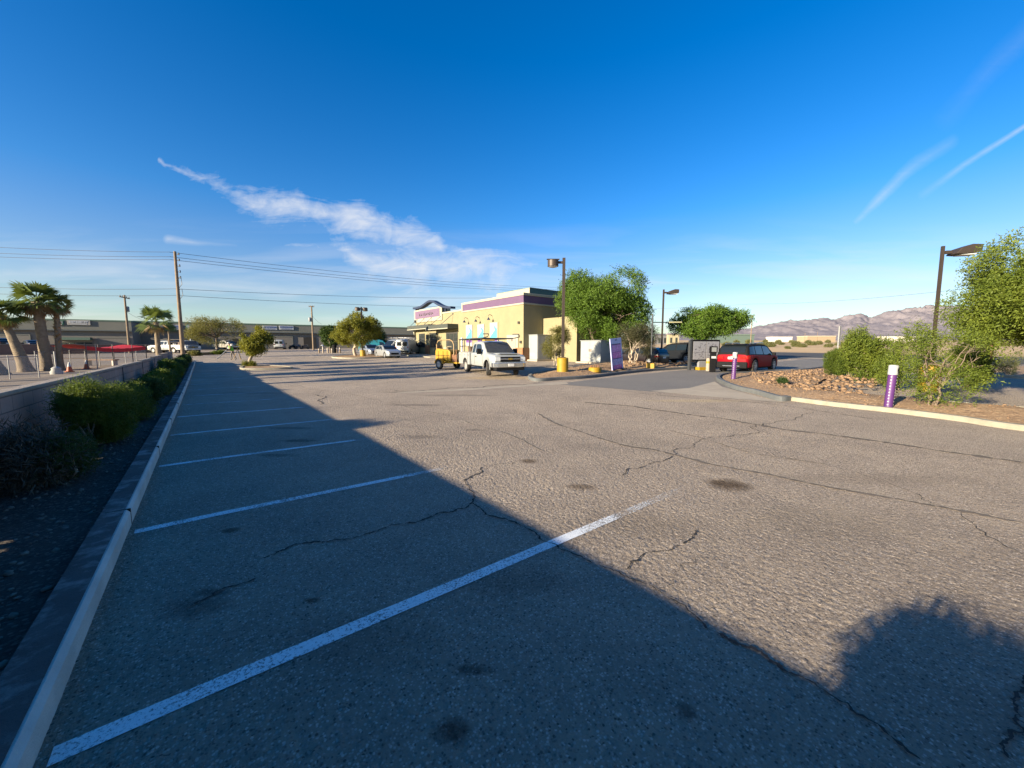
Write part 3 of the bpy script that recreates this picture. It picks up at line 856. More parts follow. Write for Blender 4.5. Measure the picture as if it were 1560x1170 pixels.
def cr(pts, w, jit=0.02, m=CRACK, sub=0.1, **k):
    g = [G(*p).to_2d() for p in pts]
    for lev in range(4):                      # midpoint displacement
        h = []
        for a, c in zip(g[:-1], g[1:]):
            L = (c - a).length
            n_ = Vector((-(c - a).y, (c - a).x)) / max(L, 1e-6)
            h += [a, (a + c) / 2 + n_ * random.gauss(0, L * (0.11 if m is CRACK else 0.03))]
        g = h + [g[-1]]
    if m is CRACK:
        i = 0                                 # a crack comes and goes
        while i < len(g) - 3:
            n_ = random.randint(14, 40)
            seg = g[i:i + n_]
            if len(seg) > 2: ribbon('asphalt_crack', seg, w * random.uniform(0.35, 0.85), m, jit=0.002, wj=0.75, sub=0.03)
            i += n_ - 1 if random.random() < 0.8 else n_ + 2
    else:
        ribbon('tar_seam', g, w * 0.8, m, jit=jit * 0.5, wj=0.8, sub=sub)
cr([(718, 772), (755, 790), (800, 808), (845, 830), (885, 850), (930, 871), (1000, 908), (1075, 962), (1130, 996), (1200, 1031), (1290, 1086), (1400, 1165)], 0.024, 0.012, sub=0.06)
cr([(718, 772), (690, 781), (640, 797), (575, 815), (500, 830), (440, 840), (400, 852)], 0.024, 0.015, sub=0.06)
cr([(718, 772), (722, 758), (713, 745), (715, 730), (733, 713)], 0.026, 0.02, sub=0.07)
cr([(733, 713), (760, 709), (790, 706)], 0.014, 0.02, sub=0.08)
cr([(945, 727), (985, 714), (1015, 701), (1025, 690), (1058, 679), (1068, 671), (1090, 668)], 0.03, 0.03, sub=0.09)
cr([(1090, 668), (1140, 664), (1153, 657), (1150, 650), (1180, 645), (1240, 630)], 0.022, 0.03, sub=0.1)
cr([(955, 870), (975, 858), (1010, 845), (1035, 836), (1058, 822), (1060, 812)], 0.016, 0.015, sub=0.05)
cr([(1000, 905), (1060, 855), (1090, 850)], 0.006, 0.01, sub=0.05)
cr([(290, 925), (330, 905), (390, 885)], 0.018, 0.012, sub=0.05)
cr([(1560, 1040), (1548, 1066), (1552, 1100), (1538, 1140), (1530, 1168)], 0.02, 0.006, sub=0.04)
cr([(1080, 680), (1150, 688), (1220, 702), (1300, 722), (1400, 760), (1480, 800), (1560, 850)], 0.012, 0.02, sub=0.1)
cr([(480, 603), (484, 611), (490, 617)], 0.05, 0.05, sub=0.3)
cr([(890, 613.5), (960, 621), (1040, 631), (1100, 640.5), (1200, 656), (1300, 671), (1420, 688), (1560, 709)], 0.14, 0.015, m=SEAM, wj=0.25, sub=0.3)
cr([(820, 630), (840, 645), (880, 660), (960, 683), (1000, 690), (1100, 713), (1250, 742), (1400, 772), (1560, 797)], 0.07, 0.02, m=SEAM, wj=0.6, sub=0.25)
cr([(1010, 655), (1060, 668), (1150, 692), (1260, 712)], 0.03, 0.02, m=SEAM, wj=0.6, sub=0.25)
cr([(600, 597), (640, 597.5), (700, 592.8), (760, 588.2), (826, 584)], 0.10, 0.03, sub=0.3)
cr([(940, 598), (1040, 607), (1180, 617), (1330, 640)], 0.05, 0.03, m=SEAM, wj=0.6, sub=0.4)
cr([(460, 590), (560, 607), (700, 640), (830, 690)], 0.02, 0.03, m=SEAM, wj=0.6, sub=0.4)

# ------------------------------------------------------------ islands
def mound(name, poly, m, top, edge=1.2, base=0.12, amp=0.06):
    pl = [Vector(p[:2]) for p in poly]
    def dist(x, y):
        q = Vector((x, y)); best = 9
        for i in range(len(pl)):
            a, b_ = pl[i], pl[(i + 1) % len(pl)]
            ab = b_ - a; t_ = max(0, min(1, (q - a).dot(ab) / max(ab.length_squared, 1e-9)))
            best = min(best, (a + ab * t_ - q).length)
        return best
    def zf(x, y):
        k = min(dist(x, y) / edge, 1); k = k * k * (3 - 2 * k)
        return H(x, y) + base + k * (top + amp * 2 * n3((x, y, 1), 0.7) + amp * n3((x, y, 5), 2.3))
    sheet(name, poly, m, 0, 0.35, zf=zf)
    return zf

def rock_field(name, poly, zf, n, smin, smax, seed, m=ROCKM):
    rng = np.random.default_rng(seed)
    pl = [Vector(p[:2]) for p in poly]
    xs = [p.x for p in pl]; ys = [p.y for p in pl]
    def inside(x, y):
        r = False
        for i in range(len(pl)):
            a, c = pl[i], pl[i - 1]
            if (a.y > y) != (c.y > y) and x < (c.x - a.x) * (y - a.y) / (c.y - a.y) + a.x: r = not r
        return r
    bm = bmesh.new(); bmesh.ops.create_icosphere(bm, subdivisions=1, radius=1)
    bv = np.array([v.co[:] for v in bm.verts]); bf = np.array([[v.index for v in f.verts] for f in bm.faces]); bm.free()
    V = []; F = []
    c = 0
    while c < n:
        x, y = rng.uniform(min(xs), max(xs)), rng.uniform(min(ys), max(ys))
        if not inside(x, y): continue
        s = smin + (smax - smin) * rng.random() ** 2.2
        q = bv * (1 + rng.uniform(-0.3, 0.3, size=(len(bv), 1))) * s * rng.uniform(0.6, 1.25, size=3) * np.array([1, 1, 0.7])
        a = rng.random() * 6.28; R = np.array([[math.cos(a), -math.sin(a), 0], [math.sin(a), math.cos(a), 0], [0, 0, 1]])
        q = q @ R.T + np.array([x, y, zf(x, y) + s * 0.2])
        F.append(bf + len(V) * len(bv)); V.append(q); c += 1
    o = fast_mesh(name, np.concatenate(V), np.concatenate(F), m)
    o['kind'] = 'stuff'
    return o

# right island with the purple bollards
backR = [Vector((19.2, 4.6)), G(1400, 613), G(1480, 620), G(1560, 628), Vector((17.4, -16))]
islR = [v.to_2d() if len(v) == 3 else v for v in frontR + noseR] + [v.to_2d() if len(v) == 3 else v for v in backR]
fr = catmull(frontR, 4)
kerb('kerb', [tuple(p) for p in fr], KERBM, w=0.2, h=0.13, side=-1)
ns = catmull([frontR[-1]] + noseR, 5)
kerb('kerb', [tuple(p) for p in ns], KERBD, w=0.18, h=0.17, side=-1)
kerb('kerb', [tuple(v[:2]) for v in backR[1:]], KERBM, w=0.2, h=0.13, side=-1)
inR = offset(fr, -0.17) + offset(ns, -0.15) + [Vector(v[:2]) for v in offset([tuple(v[:2]) for v in backR], -0.1)]
zR = mound('rock_bed', inR, ROCKBED, 0.14, 1.4, 0.09, 0.05)
rockpoly = [G(1150, 590), G(1200, 602), G(1300, 612), G(1350, 590), G(1330, 566), G(1270, 566), G(1190, 572), G(1140, 576)]
rock_field('rock_rubble', rockpoly, zR, 1100, 0.03, 0.12, 3)
rock_field('loose_gravel', inR, zR, 1500, 0.012, 0.045, 4)

# island in front of the restaurant with the lamp, the banner and the boxes
frontL = [G(804, 576.5), G(808, 580), G(822, 582.2), G(850, 580), G(900, 576.8), G(952, 570), G(997, 566.7), G(1040, 563.3), G(1093, 560.5)]
backL = [Vector((27.2, 14.2)), Vector((29.6, 16.5)), Vector((29.4, 19.5)), G(930, 556), G(872, 561.5), G(835, 567), G(810, 571.5)]
lp = catmull(frontL, 4)
kerb('kerb', [tuple(p) for p in lp], KERBD, w=0.17, h=0.16, side=1)
bp = catmull([frontL[-1]] + backL + [frontL[0]], 4)
kerb('kerb', [tuple(p) for p in bp], KERBM, w=0.17, h=0.14, side=1)
inL = offset(lp, 0.15) + offset(bp, 0.15)[1:-1]
zL = mound('rock_bed', inL, ROCKBED, 0.22, 1.6, 0.1, 0.06)
rock_field('rock_rubble', [G(950, 566), G(1000, 562), G(1085, 557), Vector((28.6, 17)), G(1000, 552), G(950, 557)], zL, 600, 0.04, 0.16, 5)
rock_field('loose_gravel', inL, zL, 900, 0.015, 0.05, 6)
ROADSIDE = GRAVEL
# verge behind the right-hand asphalt
sheet('verge', [(33, -16), (50, -16), (50, 2.8), (35, 1.5)], ROCKBED, 0.012, 2.0)
kerb('kerb', [(32.6, -16), (34.4, 1.4)], KERBM, w=0.2, h=0.14, side=-1)
# small planted islands on the left and by the silver cars
def island(pts, label_top=ROCKBED, h=0.14):
    c = catmull(pts, 4, True)
    # keep anticlockwise so that the body lies inside
    A = sum(c[i].x * c[(i + 1) % len(c)].y - c[(i + 1) % len(c)].x * c[i].y for i in range(len(c)))
    if A < 0: c.reverse()
    kerb('kerb', [tuple(p) for p in c], KERBM, w=0.17, h=h, side=1, closed=True)
    return mound('rock_bed', offset(c, 0.14, True), label_top, 0.05, 0.8, 0.1, 0.03)
zA = island([G(368, 564.5), G(400, 565), G(440, 563.8), G(446, 562), G(436, 560.4), G(400, 560), G(370, 561)])
zB = island([G(505, 545.8), G(530, 547.2), G(570, 546), G(600, 544.5), G(600, 542.4), G(560, 541.5), G(520, 543)])
sheet('pavement', [(23.0, 39.5), (24.7, 39.5), (24.7, 56), (20.5, 56), (20.5, 41)], PADC, 0.1, 1.5)
kerb('kerb', [(23.0, 39.5), (20.5, 41), (20.5, 56)], KERBM, w=0.2, h=0.13, side=-1)

rock_field('bed_gravel', [(KX - 0.2, -2), (KX - 0.2, 22), (WX + 0.05, 22), (WX + 0.05, -2)], soil_h, 2600, 0.006, 0.03, 12, mat('bed stone', (0.16, 0.13, 0.10), 0.95, var=0.5, vs=9))
# ------------------------------------------------------------ vehicles
TYRE = mat('tyre rubber', (0.022, 0.021, 0.02), 0.85, var=0.2, vs=12, dirt=((0.16, 0.13, 0.1), 6, 0.5, 0.45))
RIM = mat('alloy', (0.36, 0.37, 0.39), 0.35, 0.3, var=0.06)
RIMW = mat('white steel wheel', (0.34, 0.33, 0.31), 0.5, var=0.12, dirt=((0.25, 0.2, 0.15), 8, 0.5, 0.6))
TRIM = mat('black trim', (0.011, 0.011, 0.012), 0.8, var=0.15, spec=0.12)
CHROME = mat('chrome', (0.62, 0.63, 0.65), 0.18, 0.9, var=0.05)
GLASS = glass_mat()
GLASSB = mat('tinted side glass', (0.012, 0.02, 0.03), 0.05, var=0.05, spec=0.45)
LAMPW = mat('headlight lens', (0.62, 0.63, 0.62), 0.12, var=0.05, spec=0.8)
LAMPR = mat('tail light lens', (0.3, 0.012, 0.01), 0.15, var=0.08, coat=0.5)
PLATE = mat('number plate', (0.62, 0.6, 0.56), 0.5, var=0.1)
UNDER = mat('underbody', (0.02, 0.02, 0.02), 0.9)
def paint(name, col, metal=0.0, coat=0.7):
    if max(col) < 0.05: coat = 0.15
    red = col[0] > 3 * col[1] and col[2] < 0.05 and col[0] > 0.1
    if red: coat = 0.0
    return mat(name, col, 0.5 if red else 0.32, metal, spec=0.08 if red else 0.5, var=0.05, vs=2.0, coat=coat, dirt=((col[0] * 0.55 + 0.06, col[1] * 0.55 + 0.05, col[2] * 0.55 + 0.035), 2.5, 0.56, 0.35))

def interp(tab, x):
    if x <= tab[0][0]: return tab[0][1:]
    for a, b in zip(tab[:-1], tab[1:]):
        if a[0] <= x <= b[0]:
            t = (x - a[0]) / max(b[0] - a[0], 1e-9)
            t2 = t * t * (3 - 2 * t) * 0.5 + t * 0.5
            return tuple(p + (q - p) * t2 for p, q in zip(a[1:], b[1:]))
    return tab[-1][1:]

class Body:
    """tab rows: (x, top, belt, half width); wheels: list of x; loft with wheel arches"""
    def __init__(s, tab, base, wheels, wr, wz, tumble=0.2, crown=0.05):
        s.tab, s.base, s.wheels, s.wr, s.wz, s.tumble, s.crown = tab, base, wheels, wr, wz, tumble, crown
    def at(s, x):
        top, belt, w = interp(s.tab, x)
        belt = min(belt, top - 0.001)
        wr = w * 0.985 - s.tumble * max(top - belt, 0) - 0.015
        lo = s.base
        for xc in s.wheels:
            d = abs(x - xc)
            if d < s.wr: lo = max(lo, s.wz + math.sqrt(max(s.wr ** 2 - d * d, 0)))
        return top, belt, w, wr, lo
    def section(s, x):
        top, belt, w, wr, lo = s.at(x)
        h = top - belt
        ed = min(0.07, 0.35 * h + 0.02)
        mid = (max(lo, s.base) + belt) / 2
        return [(w * 0.95, lo), (w * 0.985, lo + 0.05), (w, mid + 0.06), (w * 0.993, belt - 0.03), (w * 0.985, belt),
                (wr + 0.0, top - ed), (wr - 0.05, top - ed * 0.25), (wr * 0.6, top + s.crown * 0.3 * min(1, h + 0.3)), (0, top + s.crown * 0.5 * min(1, h + 0.3))]
    def xs(s):
        x0, x1 = s.tab[0][0], s.tab[-1][0]
        v = set(np.round(np.linspace(x0, x1, 70), 4))
        for xc in s.wheels:
            v |= set(np.round([xc + s.wr * math.cos(a) for a in np.linspace(0, math.pi, 13)], 4))
            v |= {round(xc - s.wr - 0.004, 4), round(xc + s.wr + 0.004, 4)}
        v |= {round(r[0], 4) for r in s.tab}
        return sorted(x for x in v if x0 <= x <= x1)
    def mesh(s, lower=0.0, dark=9.0):
        b = MB(); rows = []
        X = s.xs()
        for x in X:
            sec = s.section(x)
            rows.append([(x, y, z) for y, z in sec] + [(x, -y, z) for y, z in reversed(sec[:-1])])
        b.grid(rows)
        m = len(rows[0])
        if lower or dark < 9:
            for i in range(len(b.f)):
                j = i % (m - 1)
                zz = max(b.v[k][2] for k in b.f[i])
                if j in (0, m - 2) or (j in (1, m - 3) and zz < lower) or zz > dark + 0.012: b.mi[i] = 1
        n = len(X)
        b.f += [tuple(range(m)), tuple((n - 1) * m + k for k in range(m))]; b.mi += [0, 0]
        return b
    def side(s, x, t, sgn, off=0.008):
        """point on the flank of the cabin: t 0 at the belt, 1 at the roof edge"""
        top, belt, w, wr, lo = s.at(x)
        h = top - belt; ed = min(0.07, 0.35 * h + 0.02)
        y = w * 0.985 + (wr - w * 0.985) * t; z = belt + (top - ed - belt) * t
        return (x, sgn * (y + off), z + off * 0.2)
    def low(s, x, z, sgn, off=0.008):
        top, belt, w, wr, lo = s.at(x)
        return (x, sgn * (w * (1.0 if z < belt - 0.03 else 0.99) + off), z)
    def window(s, b, x0b, x1b, x0t, x1t, sgn, t0=0.08, t1=0.9):
        n, k = 8, 3
        b.grid([[s.side(x0b + (x1b - x0b) * i / n + ((x0t - x0b) + ((x1t - x1b) - (x0t - x0b)) * i / n) * (j / k), t0 + (t1 - t0) * j / k, sgn) for i in range(n + 1)] for j in range(k + 1)])
    def screen(s, b, xa, xb, k=0.93, off=0.012):
        rows = []
        for i in range(9):
            x = xa + (xb - xa) * i / 8
            top, belt, w, wr, lo = s.at(x)
            h = top - belt
            c = s.crown * 0.5 * min(1, h + 0.3)
            rows.append([(x + (off if xb < xa else -off), l * (wr - 0.05) * k, top + off + c * (1 - l * l)) for l in np.linspace(-1, 1, 7)])
        b.grid(rows)

WHEELS = {}
def wheel(parent, x, y, z, r, w, rim=RIM, spokes=5, steer=0.0, simple=False):
    sgn = 1 if y > 0 else -1
    root = None
    tb = MB()
    tb.lathe([(r * 0.62, -w / 2), (r * 0.9, -w / 2), (r * 0.985, -w * 0.4), (r, -w * 0.2), (r, w * 0.2), (r * 0.985, w * 0.4), (r * 0.9, w / 2), (r * 0.62, w / 2)], 28, 'y', cap=False)
    t = tb.build('wheel', TYRE, parent, smooth=40)
    t.location = (x, y, z); t.rotation_euler = (0, 0, steer)
    rb = MB()
    f = sgn * w * 0.36
    rb.lathe([(r * 0.64, f * 1.28), (r * 0.6, f * 1.34), (r * 0.52, f * 1.3), (r * 0.5, f * 0.8)], 24, 'y', cap=False)
    if spokes:
        rb.m = 1; rb.lathe([(r * 0.62, f * 0.7), (0.01, f * 0.68)], 20, 'y', cap=False); rb.m = 0
        for k in range(spokes):
            a = 2 * math.pi * k / spokes + 0.3
            d = Vector((math.cos(a), 0, math.sin(a))); q = Vector((-math.sin(a), 0, math.cos(a))); o_ = Vector((0, f * 1.22, 0))
            rb.add([q * r * 0.1 + o_, q * r * -0.1 + o_, d * r * 0.54 - q * r * 0.13 + o_, d * r * 0.54 + q * r * 0.13 + o_], [(0, 1, 2, 3)])
        rb.lathe([(r * 0.14, f * 1.1), (r * 0.13, f * 1.3), (0.01, f * 1.32)], 14, 'y', cap=False)
    else:
        rb.lathe([(r * 0.62, f * 0.85), (r * 0.3, f * 1.15), (r * 0.16, f * 1.1), (r * 0.14, f * 1.35), (0.01, f * 1.38)], 20, 'y', cap=False)
    rb.build('rim', [rim, TRIM], t, smooth=35)
    return t

def boxpart(name, m, parent, x0, x1, y0, y1, z0, z1, bevel=0.015):
    return MB().box(x0, x1, y0, y1, z0, z1).build(name, m, parent, bevel=bevel)

def car_common(t, B, mt, lower, track, wr, ww, rim, spokes, steer=0.0, dark=9.0):
    B.mesh(lower, dark).build('body', [mt, TRIM], t, smooth=42)
    boxpart('underbody', UNDER, t, B.tab[0][0] + 0.25, B.tab[-1][0] - 0.25, -track + 0.1, track - 0.1, B.base - 0.06, B.base + 0.28)
    for i, xc in enumerate(B.wheels):
        for sg in (1, -1):
            wheel(t, xc, sg * (track), wr, wr, ww, rim, spokes, steer if i == len(B.wheels) - 1 else 0.0)

def suv(label, loc, rz, col, group=None, name='parked_car', mt=None, cat='car', scale=1.0):
    t = thing(name, label, cat, loc, rz, group, scale)
    tab = [(-2.5, 1.03, 1.0, 0.80), (-2.47, 1.12, 1.06, 0.86), (-2.40, 1.38, 1.09, 0.92), (-2.28, 1.60, 1.10, 0.955), (-2.12, 1.70, 1.10, 0.975), (-1.7, 1.75, 1.10, 1.0), (-0.6, 1.78, 1.08, 1.0), (0.35, 1.76, 1.06, 1.0), (0.75, 1.66, 1.05, 1.0), (1.15, 1.42, 1.05, 0.995), (1.55, 1.15, 1.05, 0.985), (2.0, 1.09, 1.02, 0.96), (2.35, 0.98, 0.95, 0.9), (2.46, 0.86, 0.84, 0.83), (2.52, 0.70, 0.69, 0.76)]
    B = Body(tab, 0.30, [-1.52, 1.5], 0.48, 0.40, tumble=0.24)
    mt = mt or paint(col[0], col[1], 0.0, 0.15)
    car_common(t, B, mt, 0.66, 0.87, 0.41, 0.27, RIM, 5, dark=1.13)
    MB_ = MB(); B.screen(MB_, 1.5, 0.72); MB_.build('windshield', GLASS, t, smooth=60, recalc=False)
    rw = MB()
    for x0, x1, in ((-2.44, -2.16),): B.screen(rw, x0, x1, 0.95, 0.014)
    rw.build('rear_window', GLASS, t, smooth=60, recalc=False)
    for sg in (1, -1):
        for (a, b_, c, d) in ((-2.3, -1.55, -2.1, -1.5), (-1.45, -0.35, -1.42, -0.38), (-0.25, 1.2, -0.28, 0.62)):
            q = MB(); B.window(q, a, b_, c, d, sg); q.build('side_window', GLASSB, t, smooth=60, recalc=False)
        tl = MB(); tl.grid([[B.low(x, z, sg, 0.012) for x in (-2.495, -2.47, -2.42, -2.34, -2.2)] for z in (0.86, 0.95, 1.04)])
        y0, y1 = (0.5, 0.82) if sg > 0 else (-0.82, -0.5)
        tl.box(-2.53, -2.49, y0, y1, 0.86, 1.02)
        tl.build('taillight', LAMPR, t, recalc=False)
        hl = MB(); hl.grid([[B.low(x, z, sg, 0.012) for x in (2.12, 2.25, 2.36, 2.46)] for z in (0.74, 0.86)]); hl.build('headlight', LAMPW, t, recalc=False)
        boxpart('mirror', TRIM, t, 0.95, 1.12, sg * 1.0 if sg > 0 else -1.2, 1.2 if sg > 0 else -1.0, 1.06, 1.24, 0.04)
        rr = MB(); rr.tube([(-1.8, sg * 0.70, 1.76), (-1.7, sg * 0.72, 1.83), (0.2, sg * 0.72, 1.85), (0.35, sg * 0.70, 1.78)], 0.022, 6); rr.build('roof_rail', CHROME, t, smooth=50)
        for x in (-0.55, 0.6):
            hb = MB(); hb.grid([[B.low(x + dx, z, sg, 0.03) for dx in (0, 0.2)] for z in (0.93, 0.965)]); hb.build('handle', mt, t, recalc=False)
    boxpart('number_plate', PLATE, t, -2.535, -2.49, -0.2, 0.2, 0.84, 0.98, 0.005)
    boxpart('rear_bumper', TRIM, t, -2.56, -2.3, -0.9, 0.9, 0.29, 0.68, 0.05)
    boxpart('bumper_trim', CHROME, t, -2.565, -2.5, -0.5, 0.5, 0.4, 0.45, 0.01)
    boxpart('front_bumper', TRIM, t, 2.3, 2.56, -0.8, 0.8, 0.34, 0.6, 0.05)
    boxpart('grille', TRIM, t, 2.44, 2.54, -0.5, 0.5, 0.64, 0.8, 0.02)
    sp = MB(); sp.box(-2.42, -2.1, -0.68, 0.68, 1.735, 1.765); sp.build('spoiler', TRIM, t, bevel=0.012)
    wp = MB(); wp.tube([(-2.46, 0.0, 1.16), (-2.39, 0.25, 1.42)], 0.012, 5); wp.build('wiper', TRIM, t)
    return t

def sedan(label, loc, rz, col, group=None, name='parked_car', scale=1.0, hatch=False):
    t = thing(name, label, 'car', loc, rz, group, scale)
    rear = [(-2.35, 0.86, 0.84, 0.72), (-2.25, 1.0, 0.92, 0.82), (-1.75, 1.05, 0.95, 0.88), (-1.05, 1.36, 0.95, 0.9)] if not hatch else [(-2.1, 0.88, 0.86, 0.74), (-2.05, 1.0, 0.95, 0.82), (-1.85, 1.28, 0.96, 0.87), (-1.5, 1.42, 0.96, 0.9)]
    tab = rear + [(-0.5, 1.45, 0.94, 0.91), (0.15, 1.44, 0.93, 0.91), (0.6, 1.28, 0.92, 0.91), (1.1, 0.98, 0.91, 0.9), (1.7, 0.90, 0.86, 0.87), (2.15, 0.78, 0.75, 0.78), (2.3, 0.62, 0.6, 0.66)]
    B = Body(tab, 0.22, [-1.32, 1.35], 0.37, 0.31, tumble=0.26)
    mt = paint(*col)
    car_common(t, B, mt, 0.0, 0.77, 0.32, 0.21, RIM, 5)
    q = MB(); B.screen(q, 1.06, 0.25); q.build('windshield', GLASS, t, smooth=60, recalc=False)
    q = MB(); B.screen(q, -1.72 if not hatch else -2.02, -1.1 if not hatch else -1.6); q.build('rear_window', GLASS, t, smooth=60, recalc=False)
    for sg in (1, -1):
        for (a, b_, c, d) in ((-1.35, -0.3, -1.0, -0.32), (-0.2, 0.9, -0.22, 0.3)):
            q = MB(); B.window(q, a, b_, c, d, sg); q.build('side_window', GLASSB, t, smooth=60, recalc=False)
        q = MB(); q.grid([[B.low(x, z, sg, 0.012) for x in (1.85, 2.0, 2.15, 2.28)] for z in (0.58, 0.7)]); q.build('headlight', LAMPW, t, recalc=False)
        x0 = tab[0][0]
        q = MB(); q.grid([[B.low(x0 + dx, z, sg, 0.012) for dx in (0.0, 0.08, 0.2, 0.3)] for z in (0.7, 0.82)]); q.build('taillight', LAMPR, t, recalc=False)
        boxpart('mirror', mt, t, 0.62, 0.76, 0.9 if sg > 0 else -1.06, 1.06 if sg > 0 else -0.9, 0.92, 1.05, 0.03)
    boxpart('grille', TRIM, t, 2.24, 2.33, -0.45, 0.45, 0.38, 0.58, 0.02)
    boxpart('number_plate', PLATE, t, x0 - 0.02, x0 + 0.03, -0.2, 0.2, 0.6, 0.72, 0.005)
    return t

def van(label, loc, rz, col, group=None, name='parked_van', scale=1.0, rack=False, box=False):
    t = thing(name, label, 'van', loc, rz, group, scale)
    tab = [(-2.6, 1.9, 1.05, 0.9), (-2.55, 2.02, 1.08, 0.96), (-2.2, 2.1, 1.1, 1.0), (0.4, 2.1, 1.1, 1.0), (0.9, 1.98, 1.08, 1.0), (1.4, 1.5, 1.05, 0.99), (1.75, 1.2, 1.02, 0.97), (2.3, 1.05, 0.95, 0.92), (2.55, 0.85, 0.82, 0.84), (2.6, 0.7, 0.68, 0.78)]
    B = Body(tab, 0.32, [-1.6, 1.65], 0.42, 0.36, tumble=0.13)
    mt = paint(*col)
    car_common(t, B, mt, 0.0, 0.86, 0.37, 0.25, RIMW, 0)
    q = MB(); B.screen(q, 1.7, 0.98); q.build('windshield', GLASS, t, smooth=60, recalc=False)
    for sg in (1, -1):
        q = MB(); B.window(q, 0.45, 1.5, 0.4, 0.95, sg, 0.1, 0.75); q.build('side_window', GLASSB, t, smooth=60, recalc=False)
        y0 = 0.12 if sg > 0 else -0.72
        boxpart('rear_window', GLASS, t, -2.63, -2.58, y0, y0 + 0.6, 1.2, 1.75, 0.01)
        y0 = 0.76 if sg > 0 else -0.88
        boxpart('taillight', LAMPR, t, -2.63, -2.57, y0, y0 + 0.12, 0.9, 1.15, 0.01)
        q = MB(); q.grid([[B.low(x, z, sg, 0.012) for x in (2.3, 2.45, 2.55)] for z in (0.7, 0.82)]); q.build('headlight', LAMPW, t, recalc=False)
        boxpart('mirror', TRIM, t, 1.2, 1.36, 1.0 if sg > 0 else -1.22, 1.22 if sg > 0 else -1.0, 1.15, 1.4, 0.03)
    boxpart('bumper', TRIM, t, -2.7, -2.55, -0.9, 0.9, 0.4, 0.58, 0.03)
    boxpart('grille', TRIM, t, 2.52, 2.62, -0.5, 0.5, 0.5, 0.72, 0.02)
    boxpart('number_plate', PLATE, t, -2.64, -2.6, -0.2, 0.2, 0.8, 0.95, 0.005)
    if rack:
        r = MB()
        for x in (-2.0, -0.6, 0.6): r.tube([(x, -0.9, 2.1), (x, -0.9, 2.35), (x, 0.9, 2.35), (x, 0.9, 2.1)], 0.03, 5)
        for y in (-0.85, 0, 0.85): r.tube([(-2.2, y, 2.36), (0.8, y, 2.36)], 0.03, 5)
        r.build('roof_rack', mat('rack steel', (0.5, 0.5, 0.5), 0.5, 0.3), t)
    return t

